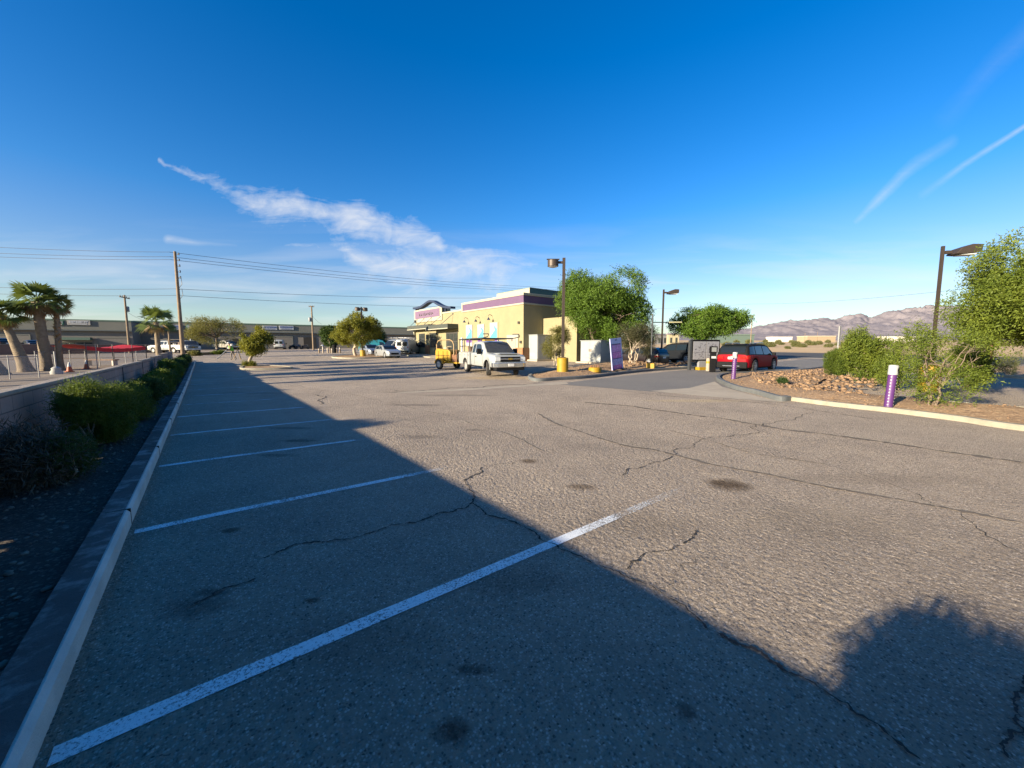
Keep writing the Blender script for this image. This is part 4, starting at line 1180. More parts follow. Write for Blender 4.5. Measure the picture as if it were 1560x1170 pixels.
WHITEP = paint('white paint', (0.33, 0.34, 0.33))
def pickup(label, loc, rz, group=None, utility=True, mt=None, steer=0.0, name='pickup_truck', scale=1.0, col=None):
    """extended-cab pickup, optionally with a service body and a ladder rack"""
    t = thing(name, label, 'pickup truck', loc, rz, group, scale)
    mt = mt or (paint(*col) if col else WHITEP)
    cab = [(-0.78, 1.72, 1.2, 0.93), (-0.7, 1.88, 1.2, 0.955), (-0.3, 1.95, 1.2, 0.97), (0.6, 1.96, 1.2, 0.98), (1.0, 1.88, 1.19, 0.985), (1.5, 1.52, 1.18, 0.985), (1.82, 1.28, 1.17, 0.985), (2.3, 1.24, 1.15, 0.985), (2.9, 1.19, 1.1, 0.97), (3.05, 1.14, 1.05, 0.93), (3.1, 1.02, 1.0, 0.9)]
    B = Body(cab, 0.5, [2.02], 0.5, 0.42, tumble=0.2)
    B.mesh().build('cab', mt, t, smooth=42)
    q = MB(); B.screen(q, 1.8, 1.0, 0.97); q.build('windshield', mat('dusty windscreen', (0.05, 0.05, 0.045), 0.12, var=0.2, spec=0.7), t, smooth=60, recalc=False)
    q = MB(); q.box(-0.81, -0.77, -0.62, 0.62, 1.3, 1.7); q.build('rear_window', GLASS, t)
    for sg in (1, -1):
        q = MB(); B.window(q, -0.55, -0.05, -0.48, -0.05, sg, 0.1, 0.86); q.build('side_window', GLASSB, t, smooth=60, recalc=False)
        q = MB(); B.window(q, 0.08, 1.42, 0.06, 0.85, sg, 0.1, 0.86); q.build('side_window', GLASSB, t, smooth=60, recalc=False)
        for x in (0.0, 1.45):
            d = MB(); d.grid([[B.low(x + dx, z, sg, 0.004) for dx in (-0.012, 0.012)] for z in np.linspace(0.56, 1.17, 4)])
            d.build('door_seam', TRIM, t, recalc=False)
        q = MB(); q.grid([[B.low(0.15 + dx, z, sg, 0.03) for dx in (0, 0.2)] for z in (1.03, 1.08)]); q.build('handle', TRIM, t, recalc=False)
        m_ = MB(); m_.box(1.22, 1.36, 1.02 if sg > 0 else -1.28, 1.28 if sg > 0 else -1.02, 1.2, 1.52); m_.box(1.2, 1.28, 0.9 if sg > 0 else -1.1, 1.1 if sg > 0 else -0.9, 1.28, 1.33)
        m_.build('mirror', TRIM, t, bevel=0.03)
        hl = MB(); hl.grid([[B.low(x, z, sg, 0.012) for x in (2.62, 2.78, 2.95, 3.06)] for z in (0.86, 0.98, 1.08)])
        y0, y1 = (0.6, 0.9) if sg > 0 else (-0.9, -0.6)
        hl.box(3.08, 3.125, y0, y1, 0.86, 1.06)
        hl.build('headlight', LAMPW, t, recalc=False)
        ar = MB()
        ar.grid([[(2.02 + r_ * math.cos(a), sg * 0.992, 0.42 + r_ * math.sin(a)) for a in np.linspace(-0.1, math.pi + 0.1, 16)] for r_ in (0.49, 0.55)])
        ar.build('arch_trim', mt, t, recalc=False)
    boxpart('hood_panel', mt, t, 1.95, 3.0, -0.62, 0.62, 1.215, 1.262, 0.03)
    # grille with a cross bar, gold emblem, bumper with valance
    boxpart('grille', TRIM, t, 3.06, 3.135, -0.6, 0.6, 0.8, 1.08, 0.02)
    boxpart('grille_bar', CHROME, t, 3.12, 3.16, -0.62, 0.62, 0.93, 0.985, 0.01)
    em = MB(); em.prism([(-0.13, 0.925), (-0.05, 0.925), (-0.05, 0.905), (0.05, 0.905), (0.05, 0.925), (0.13, 0.925), (0.13, 0.985), (0.05, 0.985), (0.05, 1.01), (-0.05, 1.01), (-0.05, 0.985), (-0.13, 0.985)], 3.155, 3.175, 'x')
    em.build('emblem', mat('gold emblem', (0.55, 0.36, 0.08), 0.3, 0.7), t)
    bp_ = MB(); bp_.prism([(2.72, -0.98), (3.05, -0.98), (3.2, -0.75), (3.24, 0), (3.2, 0.75), (3.05, 0.98), (2.72, 0.98)], 0.5, 0.76, 'z')
    bp_.build('front_bumper', CHROME if utility else mt, t, bevel=0.03)
    boxpart('valance', TRIM, t, 2.7, 3.16, -0.85, 0.85, 0.33, 0.51, 0.03)
    boxpart('number_plate', PLATE, t, 3.235, 3.26, -0.16, 0.16, 0.56, 0.7, 0.005)
    boxpart('chassis', UNDER, t, -3.1, 2.9, -0.5, 0.5, 0.38, 0.62, 0.02)
    for i, xc in enumerate((-1.75, 2.02)):
        for sg in (1, -1):
            wheel(t, xc, sg * 0.85, 0.4, 0.4, 0.27, RIMW if utility else RIM, 0 if utility else 6, steer if i else 0.0)
    def flank(y0, y1, top):
        pts = [(-3.05, 0.52), (-2.28, 0.52)] + [(-1.75 + 0.52 * math.cos(a), 0.44 + 0.5 * math.sin(a)) for a in np.linspace(math.pi - 0.15, 0.15, 12)] + [(-1.22, 0.52), (-0.86, 0.52), (-0.86, top), (-3.05, top)]
        return MB().prism(pts, y0, y1, 'y')
    if utility:
        for sg in (1, -1):
            y0, y1 = (0.62, 1.03) if sg > 0 else (-1.03, -0.62)
            p = flank(y0, y1, 1.32).build('service_box', mt, t, bevel=0.015)
            yo = 1.033 if sg > 0 else -1.033
            s_ = MB()
            for x in (-2.35, -1.15):
                s_.box(x - 0.012, x + 0.012, min(yo, yo * 1.003), max(yo, yo * 1.003), 0.95 if x < -2 else 0.56, 1.29)
            s_.box(-3.0, -0.9, min(yo, yo * 1.003), max(yo, yo * 1.003), 1.285, 1.305)
            s_.build('door_gap', TRIM, p)
            for x in (-2.75, -1.75, -1.0):
                boxpart('latch', CHROME, p, x - 0.05, x + 0.05, yo - 0.015, yo + 0.015, 1.08, 1.15, 0.005)
        boxpart('bed_floor', mt, t, -3.05, -0.86, -0.62, 0.62, 0.6, 0.75, 0.01)
        boxpart('tailgate', mt, t, -3.1, -3.04, -0.7, 0.7, 0.62, 1.2, 0.01)
        RK = mat('dark rack steel', (0.045, 0.04, 0.04), 0.6, 0.2)
        r = MB()
        for x in (-3.0, -1.95, -0.9):
            for y in (-0.98, 0.98): r.tube([(x, y, 1.3), (x, y, 2.1)], 0.045 if x == -0.9 else 0.03, 6)
            r.tube([(x, -0.98, 2.1), (x, 0.98, 2.1)], 0.03, 6)
        for y in (-0.98, 0.98):
            r.tube([(-3.1, y, 2.12), (1.3, y, 2.12)], 0.04, 6)
            r.tube([(-3.0, y, 1.68), (-0.9, y, 1.68)], 0.022, 6)
            r.tube([(1.3, y, 2.12), (2.2, y, 2.18), (2.3, y * 0.97, 2.26), (2.2, y * 0.95, 2.34), (1.4, y * 0.95, 2.36)], 0.028, 6)
            r.tube([(1.2, y, 2.1), (1.2, y, 1.95)], 0.03, 6)
        for x in (0.2, 1.3): r.tube([(x, -0.98, 2.12), (x, 0.98, 2.12)], 0.028, 6)
        r.build('ladder_rack', RK, t, smooth=50)
        boxpart('tool_chest', mat('brown chest', (0.14, 0.085, 0.05), 0.7), t, -2.7, -2.1, -0.5, 0.5, 0.75, 1.66)
        boxpart('crate', mat('grey crate', (0.4, 0.4, 0.4), 0.7), t, -1.6, -1.05, -0.4, 0.45, 0.75, 1.5)
        boxpart('beacon', mat('amber beacon', (0.5, 0.3, 0.05), 0.3), t, -0.35, 0.05, -0.35, 0.35, 1.97, 2.07, 0.02)
        c = MB(); c.cyl((-3.0, -0.82, 1.3), (-3.0, -0.82, 2.25), 0.07, 0.07, 10); c.build('pipe_tube', mat('white tube', (0.7, 0.7, 0.68), 0.5), t, smooth=40)
        c = MB(); c.lathe([(0.2, 0.0), (0.36, 0.03), (0.38, 0.13), (0.36, 0.22), (0.2, 0.25)], 20, 'x'); w_ = c.build('spare_wheel', TYRE, t, smooth=40); w_.location = (-3.36, -0.72, 0.95)
    else:
        for sg in (1, -1):
            y0, y1 = (0.86, 0.985) if sg > 0 else (-0.985, -0.86)
            flank(y0, y1, 1.18).build('bed_side', mt, t, bevel=0.015)
            boxpart('taillight', LAMPR, t, -3.08, -3.0, sg * 0.92 - 0.06, sg * 0.92 + 0.06, 0.85, 1.12, 0.01)
        boxpart('bed_floor', mt, t, -3.05, -0.86, -0.86, 0.86, 0.6, 0.75, 0.01)
        boxpart('tailgate', mt, t, -3.1, -3.04, -0.86, 0.86, 0.62, 1.18, 0.01)
        boxpart('rear_bumper', CHROME, t, -3.28, -3.08, -0.95, 0.95, 0.5, 0.64, 0.02)
    return t

def at_heading(hx, hy): return math.atan2(hy, hx)

# white service pickup in front of the restaurant
hd = RT * 0.42 + FW * -0.907
g1 = P(755, 23.0)
TRUCK = pickup('white service pickup with ladder rack and tool boxes, front wheels turned', (g1.x, g1.y, H(g1.x, g1.y)), ang(hd), steer=-0.35)
TRUCK.location = Vector(TRUCK.location) - Vector((hd.x, hd.y, 0)).normalized() * 1.0
g = TRUCK.location; TRUCK.location.z = H(g.x, g.y)
# red SUV in the lane
g = (G(1153, 568.5) + G(1102, 567)) / 2
h0 = Vector((1, -0.02, 0))
SUVR = suv('red SUV with black roof and dark lower trim waiting at the menu board', (g.x + 1.52, g.y + 0.1, H(g.x + 1.5, g.y)), ang(h0), ('red paint', (0.21, 0.003, 0.010)), name='suv', cat='suv')
g = P(1037, 34.5)
suv('black SUV in the shade behind the menu board', (g.x, g.y, H(g.x, g.y)), ang(Vector((0.25, 1, 0))), ('black paint', (0.012, 0.014, 0.018)), name='suv', cat='suv')
g = P(976, 31.5)
sedan('dark car half hidden under the grey-brown shrub, red tail light showing', (g.x, g.y, H(g.x, g.y)), ang(Vector((0.0, 1, 0))), ('dark red paint', (0.01, 0.006, 0.008)), hatch=True)
# cars between the tree and the restaurant
g = P(590, 45.5); hd2 = RT * 0.62 + FW * -0.78
sedan('silver hatchback parked facing the lot beside the yellow lamp base', (g.x, g.y, H(g.x, g.y)), ang(hd2), ('silver paint', (0.34, 0.36, 0.38), 0.4), hatch=True)
g = P(564, 52)
sedan('blue-grey car half hidden behind the lamp post tree', (g.x, g.y, H(g.x, g.y)), ang(hd2), ('blue grey paint', (0.25, 0.28, 0.34), 0.4))
g = P(604, 57)
van('white van with its roof rack, farther of the two beside the restaurant', (g.x, g.y, H(g.x, g.y)), ang(RT * -0.55 + FW * -0.83), ('white paint', (0.33, 0.34, 0.33)), rack=True)
g = P(623, 55)
van('white van seen from behind at the restaurant corner', (g.x, g.y, H(g.x, g.y)), ang(RT * 0.1 + FW * 0.99), ('white paint', (0.33, 0.34, 0.33)), rack=True)
g = P(574, 60)
van('teal panel van behind the silver hatchback', (g.x, g.y, H(g.x, g.y)), ang(RT * 0.9 + FW * 0.3), ('teal paint', (0.03, 0.2, 0.24)))
g = P(427, 88)
van('white van parked tail out before the grey warehouse', (g.x, g.y, H(g.x, g.y)), ang(RT * -0.42 + FW * 0.9), ('white paint', (0.33, 0.34, 0.33)))
g = P(259, 62)
pickup('white utility truck with rack parked behind the far palm', (g.x, g.y, H(g.x, g.y)), ang(RT * -1 + FW * 0.15), mt=WHITEP)
g = P(288, 61)
pickup('white pickup parked just right of the tall pole', (g.x, g.y, H(g.x, g.y)), ang(RT * 0.75 + FW * -0.65), utility=False)
g = P(345, 84)
pickup('pale pickup beneath the wide acacia', (g.x, g.y, H(g.x, g.y)), ang(RT * 0.9 + FW * -0.35), utility=False, col=('cream paint', (0.3, 0.28, 0.24)))
g = P(6, 60)
sedan('black car at the left edge before the warehouse wall', (g.x, g.y, H(g.x, g.y) + 0.9), ang(RT * -1 + FW * 0.5), ('black paint', (0.012, 0.014, 0.018)))
g = P(50, 61)
sedan('dark car seen between the leaning palm and the thick palm', (g.x, g.y, H(g.x, g.y) + 0.6), ang(RT * -1 + FW * 0.5), ('charcoal paint', (0.03, 0.03, 0.035)))

# yellow towed kettle behind the pickup
def trailer(label, loc, rz):
    YEL = mat('yellow machine paint', (0.34, 0.195, 0.006), 0.5, var=0.15, vs=4, dirt=((0.12, 0.07, 0.02), 3.5, 0.55, 0.6))
    t = thing('towed_kettle', label, 'trailer', loc, rz)
    b = MB()
    for y in (-0.45, 0.45): b.box(-1.5, 1.3, y - 0.05, y + 0.05, 0.45, 0.57)
    for x in (-1.45, 0, 1.25): b.box(x - 0.05, x + 0.05, -0.4, 0.4, 0.46, 0.56)
    b.tube([(1.25, 0.4, 0.51), (2.3, 0, 0.51)], 0.05, 6); b.tube([(1.25, -0.4, 0.51), (2.3, 0, 0.51)], 0.05, 6)
    b.build('frame', YEL, t)
    k = MB(); k.prism([(-1.3, 0.6), (0.55, 0.6), (0.55, 1.35), (0.35, 1.5), (-1.1, 1.62), (-1.3, 1.45)], -0.55, 0.55, 'y')
    body = k.build('tank', YEL, t, bevel=0.05)
    s_ = MB()
    for x in (-0.9, -0.3, 0.2): s_.box(x - 0.015, x + 0.015, -0.57, 0.57, 0.65, 1.4)
    s_.box(-1.2, 0.5, -0.565, 0.565, 1.05, 1.08)
    s_.build('panel_seam', TRIM, body)
    e = MB(); e.box(0.62, 1.2, -0.45, 0.45, 0.58, 1.15); e.cyl((0.9, -0.2, 1.15), (0.9, -0.2, 1.5), 0.06, 0.06, 8)
    e.build('engine', mat('dirty engine', (0.16, 0.07, 0.03), 0.7, var=0.4, vs=12), t, bevel=0.03)
    l_ = MB(); l_.cyl((-0.5, 0, 1.55), (-0.5, 0, 1.72), 0.3, 0.28, 14); l_.tube([(-0.1, -0.3, 1.5), (-0.1, -0.3, 1.75), (0.2, -0.1, 1.75)], 0.05, 6)
    l_.build('hatch', mat('worn cream paint', (0.3, 0.25, 0.16), 0.6, var=0.3), t, smooth=40)
    h_ = MB(); h_.tube([(-1.15, -0.5, 1.4), (-1.15, -0.5, 1.95), (-1.0, -0.5, 2.18), (-0.7, -0.5, 2.28), (0.5, -0.5, 2.28), (0.8, -0.5, 2.15), (0.95, -0.5, 1.9), (0.95, -0.5, 1.1)], 0.045, 8)
    h_.build('hoop', mat('tan hoop', (0.3, 0.2, 0.09), 0.6), t, smooth=50)
    for sg in (1, -1):
        wheel(t, -0.35, sg * 0.88, 0.38, 0.38, 0.22, RIMW, 0)
        f = MB(); f.grid([[(-0.35 + 0.47 * math.cos(a), sg * y, 0.38 + 0.47 * math.sin(a)) for a in np.linspace(0.1, math.pi - 0.1, 14)] for y in (0.72, 1.02)])
        q = f.build('fender', YEL, t, smooth=60); so = q.modifiers.new('s', 'SOLIDIFY'); so.thickness = 0.02
    return t
g = P(687, 27.5)
KET = trailer('yellow towed tar kettle with tan hoop, hitched behind the white pickup', (g.x, g.y, H(g.x, g.y)), ang(RT * 0.75 + FW * -0.66))
KET.scale = (0.9, 0.9, 0.9)

# motorcycles and a quad before the far warehouse
def motorcycle(label, px, r, rz, col):
    g = P(px, r)
    t = thing('motorcycle', label, 'motorcycle', (g.x, g.y, H(g.x, g.y)), rz, 'motorcycles parked before the far warehouse')
    for x in (-0.7, 0.7):
        b = MB(); b.lathe([(0.2, -0.07), (0.33, -0.06), (0.35, 0), (0.33, 0.06), (0.2, 0.07)], 18, 'y'); o = b.build('wheel', TYRE, t, smooth=40); o.location = (x, 0, 0.35)
    b = MB(); b.prism([(-0.9, 0.85), (-0.5, 0.62), (-0.3, 0.35), (0.35, 0.35), (0.5, 0.75), (0.4, 1.0), (0.0, 1.02), (-0.3, 0.85)], -0.16, 0.16, 'y'); b.build('body', mat(*col, rough=0.35), t, bevel=0.05)
    b = MB(); b.tube([(0.7, 0.12, 0.35), (0.45, 0.12, 1.05)], 0.035, 6); b.tube([(0.7, -0.12, 0.35), (0.45, -0.12, 1.05)], 0.035, 6); b.build('fork', CHROME, t)
    b = MB(); b.tube([(0.3, 0.38, 1.12), (0.45, 0.1, 1.08), (0.45, -0.1, 1.08), (0.3, -0.38, 1.12)], 0.025, 6); b.build('handlebar', TRIM, t)
    return t
motorcycle('dark motorcycle nearest the white van, before the far warehouse', 446, 88, 0.5, ('black fairing', (0.02, 0.02, 0.02)))
motorcycle('dark motorcycle, middle one in the row before the warehouse', 455, 88.5, 0.7, ('grey fairing', (0.12, 0.11, 0.11)))
motorcycle('dark motorcycle beside the dark doorway', 465, 89, 0.4, ('brown fairing', (0.08, 0.05, 0.04)))
motorcycle('white motorcycle standing right of the thin utility pole', 491, 86, 1.0, ('white fairing', (0.65, 0.65, 0.62)))
# ------------------------------------------------------------ restaurant (facade lies on the plane x = BX, local y runs along it)
BX, BY = 24.6, 29.0
BZ = H(BX, BY) - 0.05
REST = thing('restaurant', 'low yellow stucco restaurant with purple parapet band and curved blue canopy', 'restaurant', (BX, BY, BZ))
STUC = mat('yellow stucco', (0.245, 0.212, 0.118), 0.9, var=0.06, vs=0.9, bump=0.35, bs=60, dirt=((0.215, 0.18, 0.104), 0.7, 0.5, 0.4))
STUCT = mat('cream stucco trim', (0.33, 0.315, 0.24), 0.9, var=0.05, bump=0.2, bs=50)
PURP = mat('purple band paint', (0.105, 0.06, 0.118), 0.8, var=0.06, vs=1.5)
BRICKO = mat('orange brick wainscot', (0.26, 0.125, 0.055), 0.85, var=0.25, vs=8, bump=0.4, bs=30)
NAVY = mat('navy steel', (0.018, 0.028, 0.06), 0.5, var=0.1)
AWN = mat('green awning metal', (0.05, 0.055, 0.045), 0.6, var=0.2, vs=4)
WINF = mat('dark window frame', (0.05, 0.045, 0.04), 0.5)
SGLASS = mat('shop window glass', (0.035, 0.04, 0.04), 0.08, var=0.3, vs=1.2, spec=0.8)
TEALM = mat('teal roof screen', (0.03, 0.085, 0.085), 0.7, var=0.1)
def fp(px, py):
    """local (y, z) of the facade point seen at a pixel"""
    q = hitX(px, py, BX); return q.y - BY, q.z - BZ
ytall = fp(704, 470)[0]; yend = fp(633.5, 500)[0]; ysign = fp(674, 470)[0]
ztop = fp(797, 447)[1]; zbb = fp(797, 461)[1]; zmid = fp(690, 474.5)[1]; zsg = fp(650, 471)[1]
W = 13.0
b = MB()
b.box(0, W, 0, ytall, -0.3, ztop); b.box(0.001, W, ytall, yend, -0.3, zmid)
b.build('wall', STUC, REST)
b = MB(); b.box(2.6, 9.5, -4.6, 0.0, -0.3, 4.3); b.build('rear_room', STUC, REST)
b = MB()
for z0, z1 in ((ztop - 0.16, ztop + 0.08), (zbb - 0.16, zbb)):
    b.box(-0.09, W + 0.09, -0.09, ytall + 0.05, z0, z1)
b.box(-0.09, 0.12, ytall - 0.22, ytall + 0.05, zbb, ztop - 0.16)
b.box(-0.08, W, ytall + 0.05, ysign - 0.02, zmid - 0.12, zmid + 0.08)
b.build('cornice', STUCT, REST, bevel=0.02)
b = MB(); b.box(-0.035, W + 0.035, -0.035, ytall - 0.22, zbb + 0.001, ztop - 0.161); b.build('purple_band', PURP, REST)
# sign tower at the far end
b = MB(); b.box(-0.12, 1.2, ysign, yend + 0.25, zmid - 0.9, zsg + 0.05); b.build('sign_parapet', STUCT, REST, bevel=0.02)
b = MB(); b.box(-0.16, -0.1, ysign + 0.55, yend - 0.2, zsg - 1.2, zsg - 0.15); sg = b.build('sign_panel', mat('lilac sign', (0.15, 0.09, 0.15), 0.6, var=0.08), REST)
b = MB(); yy = yend - 1.6; rr = random.Random(5)
zc = zsg - 0.68
for i in range(9):
    w = rr.uniform(0.2, 0.36); hgt = rr.uniform(0.2, 0.42)
    b.box(-0.19, -0.155, yy - w, yy, zc - hgt / 2, zc - hgt / 2 + 0.13); b.box(-0.19, -0.155, yy - 0.11, yy, zc - hgt / 2 + 0.13, zc + hgt / 2)
    yy -= w + rr.uniform(0.12, 0.3)
b.build('lettering', WINF, sg)
# curved canopy on posts above the sign
b = MB()
y0, y1 = fp(689, 468)[0], yend + 0.35
zc0 = fp(636, 466)[1]; zpk = fp(657, 456.5)[1]
n = 26; prof = []
for i in range(n + 1):
    u = i / n
    hgt = zc0 - 0.15 - (1 - u) * 0.75 + (zpk - zc0 + 0.45) * math.exp(-((u - 0.5) / 0.22) ** 2)
    prof.append((y0 + (y1 - y0) * u, hgt))
poly = prof + [(a, z - 0.28) for a, z in reversed(prof)]
b.prism(poly, -0.25, 0.45, 'x'); cn = b.build('canopy', NAVY, REST)
b = MB()
for y in (ysign - 0.5, ysign + 0.1, yend - 0.5, yend + 0.1):
    b.box(0.1, 0.32, y - 0.12, y + 0.12, zmid - 0.2, min(prof, key=lambda q: abs(q[0] - y))[1] - 0.15)
b.build('canopy_post', NAVY, REST)
b = MB(); yy = ytall + 0.9
b.tube([(0.6, yy, zmid), (0.6, yy, zmid + 0.55), (0.6, ytall + 0.05, zmid + 0.95)], 0.06, 6); b.build('roof_rail', NAVY, REST)
# roof plant screen, vents
b = MB(); b.box(1.6, 7.5, 0.9, 6.5, ztop - 0.2, ztop + 0.75); b.build('roof_screen', TEALM, REST, bevel=0.03)
b = MB(); b.box(1.55, 1.598, 0.9, 6.5, ztop - 0.2, ztop + 0.755); b.build('screen_lit_face', STUCT, REST)  # cream panel paints the sunlit side of the teal screen lighter
b = MB(); b.box(1.58, 7.52, 0.88, 6.52, ztop + 0.76, ztop + 0.84); b.build('screen_cap', mat('screen cap', (0.12, 0.16, 0.14), 0.7), REST)
b = MB()
for x in (8.6, 9.5): b.tube([(x, 0.5, ztop), (x, 0.5, ztop + 0.55), (x + 0.4, 0.5, ztop + 0.6)], 0.16, 8)
b.box(10.2, 11.6, 0.3, 1.6, ztop, ztop + 0.6)
b.build('roof_vent', mat('white vent', (0.6, 0.6, 0.58), 0.6), REST)
# windows and brick piers of the entrance end
def win(px0, px1, py0, py1, frame=0.07):
    ya, za = fp((px0 + px1) / 2, py0); _, zb = fp((px0 + px1) / 2, py1)
    yb = fp(px0, py0)[0]; yc = fp(px1, py0)[0]
    f = MB(); f.box(-0.06, 0.02, yc - frame, yb + frame, zb - frame, za + frame)
    o = f.build('window', WINF, REST)
    g_ = MB(); g_.box(-0.075, -0.055, yc, yb, zb, za); g_.build('pane', SGLASS, o)
    m_ = MB(); m_.box(-0.085, -0.076, yc, yb, za - (za - zb) * 0.42, za - (za - zb) * 0.38); m_.build('mullion', WINF, o)
win(639, 647, 509, 528.5); win(656, 665, 508, 528.5)
yd0 = fp(680, 510)[0]; yd1 = fp(697.5, 510)[0]
d = MB(); d.box(-0.05, 0.02, yd1, yd0, 0.0, fp(690, 506)[1]); door = d.build('entrance_door', WINF, REST)
d = MB()
for i in range(3):
    ya = yd1 + (yd0 - yd1) * (i + 0.06) / 3; yb = yd1 + (yd0 - yd1) * (i + 0.94) / 3
    d.box(-0.065, -0.045, ya, yb, 0.15, 2.1); d.box(-0.065, -0.045, ya, yb, 2.2, fp(690, 507)[1] - 0.1)
d.build('door_glass', SGLASS, door)
d = MB()
for i in (1, 2): d.box(-0.12, -0.09, yd1 + (yd0 - yd1) * i / 3 - 0.1, yd1 + (yd0 - yd1) * i / 3 - 0.07, 0.9, 1.25)
d.build('door_handle', CHROME, door)
b = MB()
for pa, pb in ((634, 636.5), (648.5, 654.5), (667, 673)):
    ya, yb = fp(pb, 525)[0], fp(pa, 525)[0]
    b.box(-0.12, 0.02, ya, yb, -0.2, fp(650, 526)[1])
b.build('brick_pier', BRICKO, REST)
b = MB(); b.box(-0.1, 0.0, -0.1, 1.9, -0.2, 1.35); b.box(-0.1, 0.4, -0.102, 0.0, -0.2, 1.35); b.box(0.4, 2.6, -0.1, 0.0, -0.2, 1.35); b.build('wainscot', BRICKO, REST)
# awnings with stay rods
za = fp(645, 500.5)[1]
for (pa, pb, prj, dz) in ((631, 664, 1.1, 0.1), (664, 698.5, 1.5, -0.12)):
    ya, yb = fp(pb, 500)[0] + 0.05, fp(pa, 500)[0] - 0.02
    b = MB(); b.box(-prj, 0.0, ya, yb, za - 0.25 + dz, za + 0.3 + dz); aw = b.build('awning', AWN, REST, bevel=0.02)
    b = MB(); b.box(-prj - 0.03, -prj + 0.001, ya - 0.03, yb + 0.03, za - 0.3 + dz, za - 0.2 + dz); b.build('awning_edge', STUCT, aw)
    b = MB()
    nr = 3 if prj < 1.2 else 2
    for i in range(nr):
        y = ya + (yb - ya) * (i + 0.6) / nr
        b.tube([(-prj + 0.1, y, za + 0.3 + dz), (-0.03, y - 0.55, za + 1.5)], 0.03, 6); b.box(-0.07, 0, y - 0.63, y - 0.47, za + 1.43, za + 1.58)
    b.build('stay_rod', NAVY, aw)
b = MB(); b.prism([(yend - 0.02, za - 0.9), (yend + 0.35, za - 0.35), (yend + 0.35, za - 0.2), (yend - 0.02, za - 0.2)], -0.3, 0.6, 'x'); b.build('bracket', STUCT, REST)
b = MB(); ya, zb = fp(636, 490); b.box(-0.35, 0.0, yend - 0.5, yend - 0.2, zb - 0.15, zb + 0.2); b.build('wall_lamp', WINF, REST)
b = MB(); ya, zb = fp(651, 513); b.box(-0.12, -0.02, ya - 0.25, ya + 0.25, zb - 0.35, zb + 0.3); b.build('notice_box', WINF, REST)
# three posters with gooseneck lamps over them
POSTW = mat('poster white', (0.34, 0.37, 0.38), 0.5, var=0.05); POSTT = mat('poster turquoise', (0.08, 0.30, 0.36), 0.5, var=0.1, vs=3)
POSTP = mat('poster purple', (0.13, 0.05, 0.22), 0.5, var=0.3, vs=9)
for pa, pb, pt in ((711, 719.5, 496), (728.5, 737.5, 495), (747.5, 758, 492.5)):
    ya, yb = fp(pb, 500)[0], fp(pa, 500)[0]; zt = fp((pa + pb) / 2, pt)[1]; zb = fp((pa + pb) / 2, 527)[1]
    b = MB(); b.box(-0.07, 0.02, ya - 0.1, yb + 0.1, zb - 0.1, zt + 0.1); pf = b.build('poster_frame', STUCT, REST, bevel=0.02)
    b = MB(); b.box(-0.085, -0.065, ya, yb, zb, zt); b.build('poster', POSTW, pf)
    hgt = zt - zb
    b = MB(); b.prism([(ya, zt - hgt * 0.25), (ya + (yb - ya) * 0.55, zt - hgt * 0.05), (ya + (yb - ya) * 0.3, zt - hgt * 0.3), (yb, zt - hgt * 0.6), (yb, zb + hgt * 0.36), (ya, zb + hgt * 0.36)], -0.095, -0.084, 'x'); b.build('poster_wave', POSTT, pf)
    b = MB(); b.box(-0.097, -0.084, ya, yb, zb + hgt * 0.16, zb + hgt * 0.31); b.build('poster_strip', POSTP, pf)
    ym = (ya + yb) / 2
    b = MB(); b.tube([(0.0, ym + 0.45, zt + 0.85), (-0.25, ym + 0.4, zt + 0.95), (-0.5, ym + 0.3, zt + 0.85), (-0.58, ym + 0.2, zt + 0.6)], 0.028, 6)
    b.lathe([(0.03, 0.26), (0.07, 0.2), (0.18, 0.02), (0.19, 0.0)], 14, 'z', (-0.58, ym + 0.2, zt + 0.35)); b.build('gooseneck_lamp', NAVY, REST, smooth=45)
ya, yb = fp(787, 530)[0], fp(775.5, 530)[0]
b = MB(); b.box(-0.09, 0.02, ya - 0.3, yb + 0.3, 0, 2.65); fr_ = b.build('service_door_frame', STUCT, REST, bevel=0.02)
b = MB(); b.box(-0.12, -0.085, ya, yb, 0.05, 2.3); sdoor = b.build('service_door', mat('tan service door', (0.30, 0.25, 0.2), 0.6), REST)
b = MB(); b.box(-0.17, -0.12, ya + 0.1, ya + 0.2, 0.95, 1.1); b.build('handle', CHROME, sdoor)
for px, py in ((791, 491.5), (794, 521)):
    y, z = fp(px, py); b = MB(); b.box(-0.16, 0, y - 0.1, y + 0.1, z - 0.12, z + 0.12); b.build('junction_box', WINF, REST)

